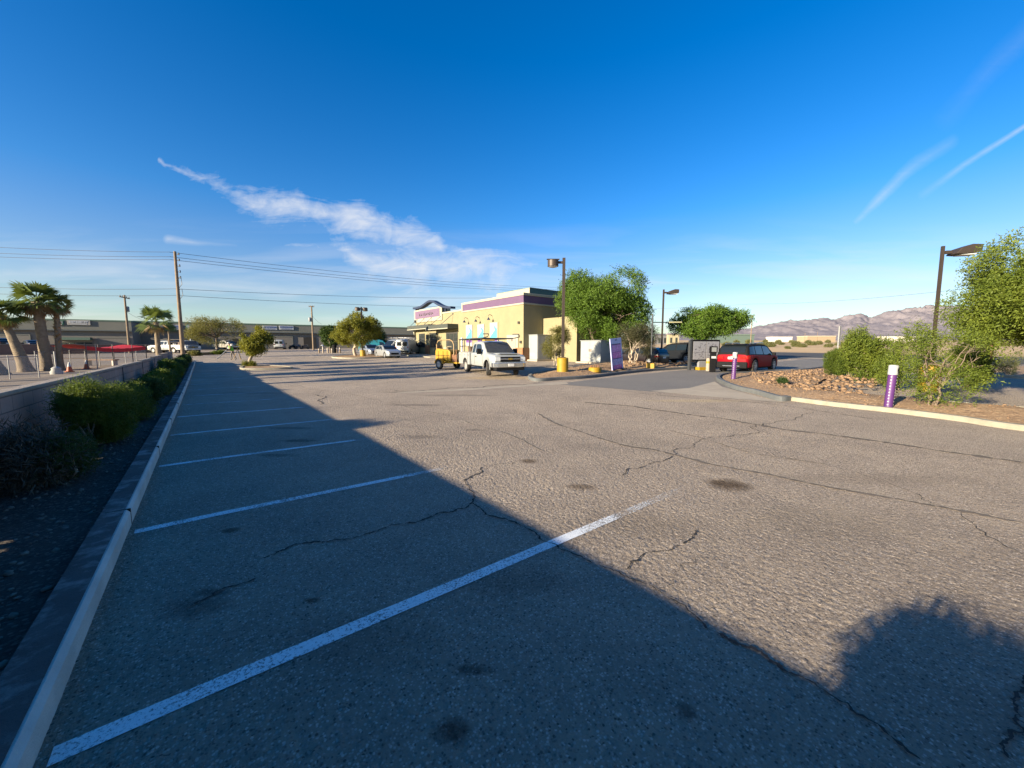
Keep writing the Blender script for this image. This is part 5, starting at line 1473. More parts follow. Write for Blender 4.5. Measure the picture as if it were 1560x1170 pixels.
# ------------------------------------------------------------ cabinets beside it
CAB = mat('cabinet enamel', (0.27, 0.28, 0.27), 0.55, var=0.07, vs=2, dirt=((0.2, 0.19, 0.16), 2, 0.55, 0.5))
CABG = mat('cabinet door enamel', (0.26, 0.28, 0.31), 0.55, var=0.07, vs=2)
def cabinet(label, x0, y0, wx, wy, hgt, doors_on, pad=True):
    t = thing('utility_cabinet', label, 'utility cabinet', (x0, y0, H(x0, y0) + 0.05))
    b = MB(); b.box(0, wx, 0, wy, 0.1, hgt - 0.06); bd = b.build('body', CAB, t, bevel=0.025)
    b = MB(); b.box(-0.06, wx + 0.06, -0.06, wy + 0.06, hgt - 0.06, hgt); b.build('lid', CAB, t, bevel=0.02)
    b = MB(); b.box(-0.3, wx + 0.3, -0.3, wy + 0.3, -0.35, 0.1); b.build('plinth', PADC, t, bevel=0.02)
    for i in range(2):
        if doors_on == 'y':
            a, c = wx * (0.04 + 0.48 * i), wx * (0.48 + 0.48 * i)
            d = MB(); d.box(a, c, -0.02, 0.0, 0.2, hgt - 0.16); dd = d.build('door', CABG, t, bevel=0.008)
            k = wx * 0.5 + (0.06 if i else -0.06)
            d = MB(); d.box(k - 0.025, k + 0.025, -0.07, -0.02, hgt * 0.42, hgt * 0.55); d.build('handle', TRIM, dd)
        else:
            a, c = wy * (0.04 + 0.48 * i), wy * (0.48 + 0.48 * i)
            d = MB(); d.box(-0.02, 0.0, a, c, hgt * 0.24, hgt - 0.16); dd = d.build('door', CAB, t, bevel=0.008)
            k = wy * 0.5 + (0.1 if i else -0.1)
            d = MB(); d.box(-0.07, -0.02, k - 0.025, k + 0.025, hgt * 0.5, hgt * 0.62); d.build('handle', mat('rusty handle', (0.25, 0.1, 0.05), 0.8), dd)
    b = MB(); b.box(-0.012, 0.0, wy * 0.3, wy * 0.55, hgt * 0.68, hgt * 0.72) if doors_on == 'x' else b.box(-0.012, 0.0, wy * 0.2, wy * 0.8, hgt * 0.16, hgt * 0.3)
    b.build('louvre', CABG, t)
    return t
c0 = hitX(804.5, 547, 25.3)
cabinet('tall grey-white electrical cabinet with double doors against the restaurant wall', 25.3, c0.y - 1.35, 1.75, 1.35, 2.55, 'y')
ga = P(915, 33.2)
cabinet('squat white utility cabinet with rusty handles beside the banner', ga.x, ga.y, 1.5, 2.25, 2.0, 'x')

# ------------------------------------------------------------ warehouses
WALLG = mat('warehouse wall paint', (0.17, 0.15, 0.13), 0.9, var=0.08, vs=0.3, bump=0.2, bs=8)
FASC = mat('warehouse fascia', (0.14, 0.14, 0.12), 0.85, var=0.08, vs=0.25)
FASCG = mat('green parapet edge', (0.07, 0.12, 0.09), 0.7)
BAYM = mat('roller door', (0.15, 0.135, 0.115), 0.7, var=0.1)
DARKD = mat('dark opening', (0.02, 0.018, 0.017), 0.9)
SIGNW = mat('white sign face', (0.4, 0.41, 0.42), 0.5, var=0.05)
SIGNB = mat('sign lettering blue', (0.06, 0.09, 0.22), 0.6)
SIGNG = mat('green sign face', (0.04, 0.16, 0.10), 0.6)
WSH = mat('shop glass', (0.03, 0.035, 0.035), 0.1, var=0.2, spec=0.8)
def hit_col(px, p0, d):
    u = (px - 780) / FPX * math.cos(PIT)
    # point p0 + s d with right = u * forward
    a = p0.dot(RT) - u * p0.dot(FW); c = d.dot(RT) - u * d.dot(FW)
    return -a / c
def warehouse(label, pxa, pxb, pref, rref, topy, bays, signs, az=62, depth=25, bandy=0.33):
    d = azdir(az)
    p0 = P(pref, rref); p0.z = 0
    sa, sb = hit_col(pxa, p0, d), hit_col(pxb, p0, d)
    o = p0 + d * sa
    L = sb - sa
    z0 = H(p0.x, p0.y)
    t = thing('warehouse', label, 'warehouse', (o.x, o.y, z0), ang(d))
    hgt = ZH(topy, rref) - z0
    S = lambda px: hit_col(px, p0, d) - sa
    b = MB(); b.box(0, L, 0.25, depth, -1.5, hgt - 0.3); b.build('wall', WALLG, t)
    zf = hgt * (1 - bandy)
    b = MB(); b.box(-0.1, L + 0.1, -0.25, 0.25, zf, hgt - 0.28); b.build('fascia', FASC, t)
    b = MB(); b.box(-0.15, L + 0.15, -0.3, depth + 0.1, hgt - 0.28, hgt); b.build('parapet_cap', FASCG, t)
    b = MB(); b.box(-0.1, L + 0.1, -0.32, 0.0, zf - 0.18, zf + 0.02); b.build('trim_line', mat('dark trim line', (0.06, 0.075, 0.08), 0.7), t)
    for kind, a, c, fr in bays:
        x0, x1 = S(a), S(c)
        if kind == 'roll':
            b = MB(); b.box(x0, x1, 0.12, 0.26, 0, zf * fr); q = b.build('roller_door', BAYM, t)
            b = MB(); b.box(x0 - 0.15, x0, 0.08, 0.26, 0, zf * fr + 0.2); b.box(x1, x1 + 0.15, 0.08, 0.26, 0, zf * fr + 0.2); b.box(x0, x1, 0.08, 0.26, zf * fr, zf * fr + 0.2); b.build('door_frame', FASC, q)
        elif kind == 'dark':
            b = MB(); b.box(x0, x1, 0.15, 0.26, 0, zf * fr); b.build('doorway', DARKD, t)
        else:
            b = MB(); b.box(x0, x1, 0.15, 0.26, 0, zf * fr); q = b.build('shopfront', BAYM, t)
            n = 4
            for i in range(n):
                b = MB(); b.box(x0 + (x1 - x0) * (i + 0.08) / n, x0 + (x1 - x0) * (i + 0.92) / n, 0.1, 0.16, 0.4 if i != 1 else 0.02, zf * fr * 0.8); b.build('pane', WSH, q)
            b = MB(); b.box(x0, x1, -0.9, 0.15, zf * fr, zf * fr + 0.5); b.build('awning', FASCG, q)
    rr = random.Random(int(pxa))
    for a, c, ya, yb, mt_, lm in signs:
        x0, x1 = S(a), S(c)
        pm = o + d * ((x0 + x1) / 2); r = pm.dot(FW)
        za_, zb_ = ZH(ya, r) - z0, ZH(yb, r) - z0
        b = MB(); b.box(x0, x1, -0.42, -0.26, zb_, za_); q = b.build('sign', mt_, t, bevel=0.03)
        b = MB(); x = x0 + (x1 - x0) * 0.08
        hh = za_ - zb_
        while x < x1 - (x1 - x0) * 0.12:
            w = (x1 - x0) * rr.uniform(0.05, 0.09)
            b.box(x, x + w * 0.35, -0.45, -0.42, zb_ + hh * 0.42, za_ - hh * 0.12); b.box(x + w * 0.35, x + w, -0.45, -0.42, zb_ + hh * rr.choice([0.42, 0.6, 0.72]), zb_ + hh * 0.86)
            x += w * 1.3
        b.box(x0 + (x1 - x0) * 0.15, x1 - (x1 - x0) * 0.15, -0.45, -0.42, zb_ + hh * 0.14, zb_ + hh * 0.28)
        b.build('lettering', lm, q)
    return t
warehouse('long grey warehouse behind the palms, with a shopfront and small signs', -150, 203, 100, 72, 486,
          [('roll', -20, 46, 0.72), ('shop', 88, 142, 0.52), ('roll', 150, 196, 0.62), ('dark', 60, 68, 0.5)],
          [(88, 102.5, 488.5, 495.5, SIGNG, SIGNW), (108, 143, 488, 495.5, mat('grey sign face', (0.3, 0.28, 0.25), 0.7), SIGNW)])
warehouse('long grey warehouse at the back of the lot with white signs and dark doorways', 208, 668, 430, 92, 494,
          [('roll', 212, 245, 0.6), ('roll', 262, 290, 0.7), ('dark', 355, 366, 0.6), ('roll', 406, 446, 0.72), ('dark', 463, 482, 0.72), ('roll', 510, 560, 0.6), ('roll', 590, 640, 0.6), ('dark', 385, 394, 0.7)],
          [(258, 281, 495, 502.5, SIGNW, SIGNB), (287, 299, 495, 502.5, SIGNG, SIGNW), (402, 424, 496.5, 502.5, SIGNW, SIGNB), (427, 449, 496.5, 502.5, SIGNW, SIGNB)])
# small far buildings between the tree and the restaurant and out in the desert
def far_building(label, pxa, pxb, r, topy, col, roofc, kind, flat=True, boty=None):
    a = P(pxa, r); c = P(pxb, r); L = (c - a).length
    z0 = min(a.z, c.z)
    t = thing('far_building', label, kind, (a.x, a.y, z0), ang(RT))
    hgt = ZH(topy, r) - z0
    D = L * 0.5
    b = MB(); b.box(0, L, 0, D, -1, hgt * 0.86); b.build('wall', mat(col[0], col[1], 0.9, var=0.06), t)
    b = MB()
    if flat: b.box(-0.3, L + 0.3, -0.3, D + 0.3, hgt * 0.86, hgt)
    else: b.prism([(-0.4, hgt * 0.86), (D + 0.4, hgt * 0.86), (D / 2, hgt)], -0.4, L + 0.4, 'x')
    b.build('roof', mat(roofc[0], roofc[1], 0.8, var=0.06), t)
    n = max(2, int(L / 5))
    for i in range(n if r < 220 else 0):
        b = MB(); b.box(L * (i + 0.3) / n, L * (i + 0.7) / n, -0.06, 0.02, hgt * 0.12, hgt * 0.58); b.build('window', WSH, t)
    return t
far_building('cream building with teal parapet behind the parked white vans', 576, 604, 110, 499.5, ('cream wall', (0.3, 0.26, 0.16)), ('teal parapet', (0.05, 0.15, 0.15)), 'building')
far_building('pale lilac building just right of the teal-topped one', 604, 617, 118, 501, ('lilac wall', (0.23, 0.21, 0.22)), ('pale cap', (0.4, 0.38, 0.36)), 'building')
far_building('brown building touching the restaurant corner in the distance', 616, 638, 125, 504.5, ('brown wall', (0.15, 0.11, 0.09)), ('brown cap', (0.2, 0.15, 0.12)), 'building')
far_building('long dark green shed beyond the desert behind the wide tree', 1086, 1148, 240, 509, ('green shed wall', (0.09, 0.13, 0.11)), ('green shed roof', (0.10, 0.14, 0.12)), 'shed')
far_building('pale house roof between the black SUV and the lamp', 1018, 1034, 190, 507, ('pale wall', (0.32, 0.28, 0.18)), ('grey roof', (0.25, 0.23, 0.24)), 'house', False)
far_building('dark gabled house left of the pale house behind the lamp post', 1000, 1017, 195, 508, ('dark wall', (0.14, 0.14, 0.15)), ('slate roof', (0.13, 0.13, 0.14)), 'house', False)
far_building('long low tan building far across the desert under the mountains', 1229, 1272, 420, 511.5, ('tan wall', (0.3, 0.23, 0.15)), ('cream roof', (0.4, 0.34, 0.25)), 'building')
far_building('tiny white building in the desert right of the far pole', 1176, 1206, 460, 513, ('white wall', (0.6, 0.55, 0.48)), ('pale roof', (0.6, 0.56, 0.5)), 'building')
far_building('low white building far behind the right-hand bushes', 1352, 1392, 430, 512.5, ('white wall', (0.6, 0.55, 0.48)), ('pale roof', (0.6, 0.56, 0.5)), 'building')
# ------------------------------------------------------------ block wall with the yard behind
BLOCKW = bpy.data.materials.new('concrete block'); BLOCKW.use_nodes = True
def _blk():
    t = NT(BLOCKW.node_tree)
    out = t.n('ShaderNodeOutputMaterial'); b = t.n('ShaderNodeBsdfPrincipled', i_Roughness=0.92)
    t.t.links.new(b.outputs[0], out.inputs[0])
    tc = t.n('ShaderNodeTexCoord').outputs['Object']
    sp = t.n('ShaderNodeSeparateXYZ', i_0=tc)
    v = t.n('ShaderNodeCombineXYZ', i_0=sp.outputs[1], i_1=sp.outputs[2])
    br = t.n('ShaderNodeTexBrick', i_Scale=1.0); t.set(br.inputs['Vector'], v)
    br.inputs['Brick Width'].default_value = 0.41; br.inputs['Row Height'].default_value = 0.21; br.inputs['Mortar Size'].default_value = 0.008
    t.set(br.inputs['Color1'], (0.36, 0.23, 0.18)); t.set(br.inputs['Color2'], (0.30, 0.185, 0.145)); t.set(br.inputs['Mortar'], (0.14, 0.105, 0.085))
    n = t.noise(tc, 1.1, 6, 0.65)
    c = t.mix(t.m('MULTIPLY', t.ramp(n, (0.52, 0.72)), 0.6), br.outputs[0], (0.38, 0.34, 0.32))
    c = t.mix(t.m('MULTIPLY', t.ramp(t.noise(tc, 7, 5, 0.7), (0.5, 0.75)), 0.35), c, (0.15, 0.11, 0.09))
    t.set(b.inputs['Base Color'], c)
    bn = t.n('ShaderNodeBump', i_Strength=0.7, i_Distance=0.02)
    t.set(bn.inputs['Height'], t.m('ADD', t.m('MULTIPLY', br.outputs['Fac'], -0.8), t.m('MULTIPLY', t.noise(tc, 45, 4, 0.7), 0.4))); t.set(b.inputs['Normal'], bn)
_blk()
CAPM = mat('wall cap', (0.3, 0.245, 0.19), 0.9, var=0.2, vs=4, bump=0.5, bs=40)
WALL = thing('block_wall', 'low reddish block wall in panels with dark joints along the shrub bed', 'wall', (0, 0, 0))
WTOP = 1.117
joints = [-14] + [-8.3 + 5.2 * k for k in range(11)]
for a, c in zip(joints[:-1], joints[1:]):
    y0, y1 = a + 0.05, c - 0.05
    zg = H(WX, (a + c) / 2)
    zt = WTOP + (zg if zg > 0 else zg)
    b = MB()
    slots = [s for s in (4.62, 4.83, 5.02, 8.15) if y0 < s < y1]
    if slots:
        b.box(WX - 0.15, WX, y0, y1, -0.3, 0.22)
        e = [y0] + [q for s in slots for q in (s - 0.035, s + 0.035)] + [y1]
        for i in range(0, len(e), 2): b.box(WX - 0.15, WX, e[i], e[i + 1], 0.22, 0.33)
        b.box(WX - 0.15, WX, y0, y1, 0.33, zt - 0.05)
    else:
        b.box(WX - 0.15, WX, y0, y1, -0.3, zt - 0.05)
    b.build('wall_panel', BLOCKW, WALL)
    b = MB(); b.box(WX - 0.17, WX + 0.012, y0 - 0.049, y1 + 0.049, zt - 0.049, zt); b.build('cap', CAPM, WALL, bevel=0.008)
b = MB()
for j in joints[1:]:
    b.box(WX - 0.13, WX + 0.01, j - 0.049, j + 0.049, -0.3, WTOP - 0.05 + min(H(WX, j), 0.4))
b.build('joint_filler', mat('dark joint', (0.03, 0.025, 0.022), 0.95), WALL)

# shrubs in the bed, nearest first
def bed_bush(label, px, x, rx, ry, h, seed, lm, n, **k):
    x -= 0.13; rx *= 0.88; ry *= 0.92
    u = (px - 780) / FPX * math.cos(PIT)
    y = x * (RT.x - u * FW.x) / (u * FW.y - RT.y)
    return make_bush('shrub', label, (x, y, H(x, y) + 0.08), rx, ry, h, seed, lm, n, group='shrubs along the block wall', **k)
bed_bush('grey twiggy shrub with few leaves, nearest the camera by the wall', 22, -1.52, 0.33, 0.42, 0.7, 3, L_DRY, 2200, leaf=0.09, length=0.32, wid=0.1, k=5, gap=0.1)
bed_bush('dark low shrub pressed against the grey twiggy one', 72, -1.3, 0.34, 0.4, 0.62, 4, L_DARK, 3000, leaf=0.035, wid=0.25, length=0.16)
bed_bush('large bright green shrub with sunlit top rising above the wall', 138, -1.32, 0.5, 0.74, 1.08, 5, L_BUSH, 14000, leaf=0.04, length=0.2, wid=0.2)
bed_bush('rounded green shrub right behind the large sunlit one', 186, -1.25, 0.48, 0.7, 0.82, 6, L_BUSH, 6500, leaf=0.04, wid=0.25)
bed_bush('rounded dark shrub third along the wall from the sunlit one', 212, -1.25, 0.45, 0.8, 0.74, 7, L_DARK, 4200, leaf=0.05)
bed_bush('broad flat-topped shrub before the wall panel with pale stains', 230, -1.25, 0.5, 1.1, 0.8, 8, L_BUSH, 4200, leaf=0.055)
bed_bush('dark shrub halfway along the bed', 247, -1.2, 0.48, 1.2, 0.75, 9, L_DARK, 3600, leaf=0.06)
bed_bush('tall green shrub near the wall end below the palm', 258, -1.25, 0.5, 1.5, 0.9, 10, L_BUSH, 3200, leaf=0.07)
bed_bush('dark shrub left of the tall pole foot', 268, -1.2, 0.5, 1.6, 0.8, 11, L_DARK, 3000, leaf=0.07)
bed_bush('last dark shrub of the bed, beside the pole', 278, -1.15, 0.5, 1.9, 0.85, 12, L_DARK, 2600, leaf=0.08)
# off to the left behind the photographer: its shadow falls across the lot
make_bush('shrub', 'tall shrub at the near end of the bed', (-1.35, -0.2, 0.08), 0.62, 0.78, 1.07, 21, L_BUSH, 14000, group='shrubs along the block wall', leaf=0.055)
make_bush('shrub', 'second tall shrub at the near end of the bed', (-1.3, -1.5, 0.08), 0.6, 0.9, 1.05, 22, L_BUSH, 6500, group='shrubs along the block wall', leaf=0.055)

# ------------------------------------------------------------ yard behind the wall
g = P(40, 25.5)
def lean_to(px_top, r, base): q = P(px_top, r); return (q.x - base.x, q.y - base.y)
pb = P(37, 25.0); make_palm('leaning fan palm at the left, thick trunk tilting to the left', pb, ZH(478, 25) - pb.z, 0.36, 0.17, 1.45, 1, lean=lean_to(8, 25, pb), bootz=0.75)
pb = P(68, 26.0); PALM2 = make_palm('thick straight fan palm with the broadest crown', pb, ZH(457, 26) - pb.z, 0.29, 0.25, 1.62, 2, lean=lean_to(64, 26, pb), fronds=44, bootz=0.7, bulge=1.2)
pb = P(88, 26.6); make_palm('slender fan palm with ragged upper trunk close beside the thick one', pb, ZH(465, 26.6) - pb.z, 0.2, 0.14, 1.15, 3, lean=lean_to(92.5, 26.6, pb), fronds=20, bootz=0.45, bulge=1.5)
pb = P(241, 43.0); make_palm('small fan palm standing near the tall utility pole', pb, ZH(489, 43) - pb.z, 0.26, 0.21, 2.1, 4, fronds=24, bootz=0.8, bulge=1.05)
pb = P(-6, 22.5); make_palm('palm at the picture edge, only its swollen trunk foot showing', pb, 5.0, 0.36, 0.2, 1.2, 5, lean=lean_to(-75, 22.5, pb), bulge=1.5, bootz=0.7)

for i, (x, y, hh) in enumerate(((-11.0, 30.5, 6.2), (-13.0, 25.0, 6.6), (-11.5, 21.5, 5.6), (-24.0, 27.5, 9.0))):
    o = copy_tree(PALM2); o.location = (x, y, H(x, y)); k = hh / 5.0; o.scale = (0.95, 0.95, k); o.rotation_euler = (0, 0, i * 1.7 + 0.6)
    o['label'] = 'tall fan palm of the yard row beyond the left picture edge'
FENCEM = mat('galvanised steel', (0.25, 0.25, 0.25), 0.5, 0.5, var=0.1)
def wire_mesh_mat():
    m = bpy.data.materials.new('chain link'); m.use_nodes = True
    t = NT(m.node_tree); out = t.n('ShaderNodeOutputMaterial')
    tc = t.n('ShaderNodeTexCoord').outputs['Object']; sp = t.n('ShaderNodeSeparateXYZ', i_0=tc)
    a = t.m('ADD', sp.outputs[0], sp.outputs[2]); c = t.m('SUBTRACT', sp.outputs[0], sp.outputs[2])
    w = [t.m('LESS_THAN', t.m('FRACT', t.m('MULTIPLY', q, 14.0)), 0.11) for q in (a, c)]
    f = t.m('MAXIMUM', w[0], w[1])
    b = t.n('ShaderNodeBsdfPrincipled', i_Roughness=0.5, i_Metallic=0.4); t.set(b.inputs['Base Color'], (0.45, 0.45, 0.44))
    tr = t.n('ShaderNodeBsdfTransparent'); mx = t.n('ShaderNodeMixShader', i_0=f)
    t.t.links.new(tr.outputs[0], mx.inputs[1]); t.t.links.new(b.outputs[0], mx.inputs[2]); t.t.links.new(mx.outputs[0], out.inputs[0])
    return m
CHAIN = wire_mesh_mat()
def fence(label, pa, pb_, hgt, n):
    d = pb_ - pa; L = Vector((d.x, d.y, 0)).length
    t = thing('chain_link_fence', label, 'fence', pa, ang(d))
    for i in range(n + 1):
        x = L * i / n; q = pa + d * (i / n); z = H(q.x, q.y) - pa.z
        b = MB(); b.cyl((x, 0, z - 0.2), (x, 0, z + hgt + 0.08), 0.024, 0.024, 8); b.build('post', FENCEM, t, smooth=50)
    z1 = H(pb_.x, pb_.y) - pa.z
    b = MB(); b.cyl((0, 0, hgt), (L, 0, hgt + z1), 0.022, 0.022, 6); b.build('top_rail', FENCEM, t, smooth=50)
    b = MB(); b.add([(0, 0.03, 0.05), (L, 0.03, z1 + 0.05), (L, 0.03, hgt + z1), (0, 0.03, hgt)], [(0, 1, 2, 3)]); b.build('chain_mesh', CHAIN, t, recalc=False)
fence('chain-link fence with pale posts running before the palms', P(-40, 19.0), P(55, 21.0), 1.15, 2)
fence('chain-link fence section behind the thick palm, running to the red canopy', P(52, 25.2), P(150, 30), 1.25, 4)
fence('chain-link fence at the back of the yard near the wall end', P(150, 31), P(222, 38), 1.2, 4)
g = P(82, 23.2)
t = thing('concrete_footing', 'white lumpy concrete footing with a short post beside the slender palm', 'footing', g)
b = MB(); b.lathe([(0.26, -0.05), (0.28, 0.12), (0.2, 0.25), (0.22, 0.34), (0.1, 0.44), (0.02, 0.46)], 14); b.build('concrete', mat('white concrete', (0.32, 0.31, 0.29), 0.9, bump=0.6, bs=12), t, smooth=60)
b = MB(); b.cyl((0, 0, 0.4), (0, 0, 1.35), 0.04, 0.04, 8); b.build('post', FENCEM, t, smooth=50)
def cone(label, px, r):
    g = P(px, r); t = thing('traffic_cone', label, 'traffic cone', g, 0.3, 'traffic cones in the yard')
    b = MB(); b.box(-0.19, 0.19, -0.19, 0.19, 0, 0.04); b.build('base', mat('cone orange', (0.36, 0.075, 0.02), 0.6), t)
    b = MB(); b.lathe([(0.15, 0.04), (0.085, 0.36)], 14); b.build('body', MATS['cone orange'], t, smooth=60)
    b = MB(); b.lathe([(0.09, 0.34), (0.035, 0.62), (0.0, 0.63)], 14); b.build('collar', mat('cone white', (0.38, 0.38, 0.37), 0.5), t, smooth=60)
cone('orange cone with white collar, left of the red canopy', 102.5, 24.8); cone('orange cone with white collar at the foot of the red canopy post', 129, 27.5)
# red shade canopy
RED = mat('red canopy cloth', (0.4, 0.004, 0.01), 0.7, var=0.1)
ca, cb_ = P(131, 27.0), P(222, 31.5)
d = cb_ - ca; L = math.hypot(d.x, d.y)
t = thing('shade_canopy', 'sagging red shade cloth on thin dark posts above the wall', 'shade canopy', ca, ang(d))
zt = ZH(527, 28) - ca.z
rows = []
for j in range(7):
    v = j / 6
    rows.append([(L * i / 24, 2.6 * v, zt - 0.02 - 0.30 * math.sin(math.pi * i / 24) * (0.6 + 0.4 * math.sin(math.pi * v)) + 0.12 * math.sin(v * 3.1) + 0.03 * math.sin(i * 1.7 + j)) for i in range(25)])
o = MB().grid(rows).build('cloth', RED, t, smooth=180, recalc=False)
fl = MB(); fl.grid([[(L * i / 24, -0.01, zt - 0.02 - 0.18 * math.sin(math.pi * i / 24) - k) for i in range(25)] for k in (0, 0.26)]); fl.build('valance', RED, t, recalc=False)
for i, x in enumerate((0.0, L * 0.14, L * 0.4, L * 0.74, L)):
    for y in (0, 2.6):
        if i in (1, 2) and y: continue
        b = MB(); b.cyl((x, y, -0.2), (x, y, zt + 0.12), 0.028, 0.028, 8); b.build('post', mat('dark canopy post', (0.05, 0.05, 0.055), 0.6) if i != 1 else FENCEM, t, smooth=50)
# low garden wall and bench-like planks behind the yard
a_, c_ = P(-60, 52), P(262, 66)
d = c_ - a_; L = math.hypot(d.x, d.y)
t = thing('garden_wall', 'long low red-brown block wall at the back of the yard', 'wall', a_, ang(d))
zz = [H((a_ + d * k).x, (a_ + d * k).y) - a_.z for k in (0, 1)]
b = MB(); b.grid([[(0, y, z) for y, z in ((0, -0.5), (0, 1.45), (0.2, 1.45), (0.2, -0.5))], [(L, y, z + zz[1]) for y, z in ((0, -0.5), (0, 1.25), (0.2, 1.25), (0.2, -0.5))]])
b.build('wall_face', mat('red brown block', (0.15, 0.09, 0.072), 0.9, var=0.15, vs=0.8, bump=0.3), t)
b = MB(); b.grid([[(0, y, z) for y, z in ((-0.04, 1.45), (-0.04, 1.53), (0.24, 1.53), (0.24, 1.45))], [(L, y, z + zz[1]) for y, z in ((-0.04, 1.25), (-0.04, 1.33), (0.24, 1.33), (0.24, 1.25))]]); b.build('coping', mat('pale coping', (0.22, 0.185, 0.155), 0.9), t)
g = P(142, 31)
t = thing('plank_bench', 'dark plank bench with pale legs below the red canopy', 'bench', g, ang(RT))
b = MB(); b.box(-0.9, 1.6, 0, 0.4, 0.42, 0.5); b.build('seat', mat('weathered plank', (0.16, 0.1, 0.07), 0.9, var=0.3), t)
for x in (-0.7, 1.4):
    b = MB(); b.box(x - 0.1, x + 0.1, 0.05, 0.35, 0, 0.42); b.build('leg', mat('pale block leg', (0.45, 0.4, 0.35), 0.9), t)

# ------------------------------------------------------------ utility poles and wires
WOOD = mat('pole wood', (0.2, 0.145, 0.095), 0.9, var=0.22, vs=3, bump=0.4, bs=14)
INS = mat('insulator', (0.10, 0.11, 0.12), 0.4)
CAN = mat('transformer grey', (0.2, 0.21, 0.22), 0.5, var=0.1)
def pole(label, px, r, topy, rb, rt, arms=(), can=None, side_ins=0, az=0, dx_top=0.0):
    g = P(px, r); hgt = ZH(topy, r) - g.z
    t = thing('utility_pole', label, 'utility pole', g, ang(azdir(az)))
    b = MB(); b.tube([(0, 0, -0.5), (0, 0, hgt * 0.5), (0, 0, hgt)], [rb, (rb + rt) / 2, rt], 12); b.build('shaft', WOOD, t, smooth=50)
    for (za, L) in arms:
        a = MB(); a.box(-0.06, 0.06, -L, L, hgt - za - 0.07, hgt - za + 0.07); am = a.build('crossarm', WOOD, t)
        for y in (-L * 0.9, -L * 0.4, L * 0.4, L * 0.9):
            i_ = MB(); i_.lathe([(0.03, 0), (0.06, 0.05), (0.04, 0.1), (0.06, 0.15), (0.03, 0.22)], 10, 'z', (0, y, hgt - za + 0.07)); i_.build('insulator', INS, am, smooth=50)
    if can:
        c = MB(); c.lathe([(0.0, 0), (0.24, 0.02), (0.26, 0.1), (0.26, 0.75), (0.2, 0.85), (0.0, 0.88)], 16, 'z', (0.0, 0.42, hgt - can)); c.build('transformer', CAN, t, smooth=50)
    for k in range(side_ins):
        z = hgt - 0.35 - k * 0.62
        i_ = MB(); i_.tube([(0, 0, z), (0.0, -0.34, z + 0.05)], 0.03, 6); i_.lathe([(0.04, 0), (0.08, 0.05), (0.05, 0.12), (0.08, 0.18), (0.04, 0.26)], 10, 'z', (0, -0.4, z - 0.05)); i_.build('insulator', INS, t, smooth=50)
    return t, g, hgt
R1 = 43.0
t1, g1_, h1 = pole('tall wooden utility pole at the end of the block wall', 278, R1, 383, 0.21, 0.12, side_ins=5, az=0)
for z in (2.9, 4.1):
    b = MB(); b.tube([(0, -0.1, h1 - z), (0.0, -0.45, h1 - z + 0.1), (0, -0.5, h1 - z - 0.6), (0, -0.15, h1 - z - 1.0)], 0.03, 6); b.build('cutout', INS, t1, smooth=50)
pole('wooden pole with a crossarm rising behind the red canopy', 197, 62, 449.5, 0.18, 0.12, arms=((0.4, 1.3),), can=2.6, az=70)
pole('wooden pole with a grey transformer left of the lamp post tree', 477.5, 80, 466, 0.19, 0.13, arms=((0.15, 0.5),), can=3.2, az=-20)
pole('short bare pole beside the far palm, before the white truck', 259, 58, 496, 0.13, 0.1)
pole('thin far pole above the green shed against the mountains', 1143, 150, 480, 0.17, 0.12, arms=((0.3, 1.0),), az=20)
for px, r, ty, lab in ((1225, 400, 507, 'first tiny far pole beside the tan building'), (1244, 420, 505, 'second tiny far pole, above the tan building roof'), (1310, 430, 506, 'tiny far pole over the leafy bush')):
    pole(lab, px, r, ty, 0.2, 0.15)
WIREM = mat('cable', (0.06, 0.06, 0.065), 0.6)
def wire(label, a, b_, sag, r=0.018):
    pts = []
    for i in range(41):
        s = i / 40; q = a.lerp(b_, s); pts.append((q.x, q.y, q.z - sag * 4 * s * (1 - s)))
    o = MB(); o.tube(pts, r, 5, cap=False)
    o = o.build('overhead_wire', WIREM, smooth=180)
    tag(o, label, 'overhead wire', 'overhead wires')
def pt(px, py, r): q = P(px, r); q.z = ZH(py, r); return q
spec = [(372, 384, 438, 'topmost overhead wire from the tall pole'), (382.5, 391, 441, 'second overhead wire from the top'), (389, 395.5, 444, 'third overhead wire, just under the second'),
        (437, 440, 449, 'lone faint wire at mid height on the tall pole'), (447, 450, 464, 'lowest overhead wire, touching the pole with the transformer')]
for ya, yp, yb, lab in spec:
    x1 = 268 + (yp - 383) * 0.077
    mid = pt(x1 + 1.5, yp, R1)
    wire(lab + ', span to the left', pt(-150, ya - 6, 38), mid, 0.25)
    wire(lab + ', span to the right', mid, pt(870, yb, 95), 0.9, 0.022)
wire('single wire sloping down over the mountains to the right-hand lamp', pt(1143, 463, 150), pt(1640, 418, 60), 1.2, 0.03)
wire('wire continuing left of the far pole behind the tree crowns', pt(860, 470, 190), pt(1143, 463, 150), 1.0, 0.035)
wire('short service wire from the crossarm pole to the warehouse', pt(196.5, 474, 62), pt(236, 492, 80), 0.3, 0.018)
wire('short service wire from the transformer pole to the warehouse roof', pt(476, 478, 80), pt(492, 494, 97), 0.3, 0.02)

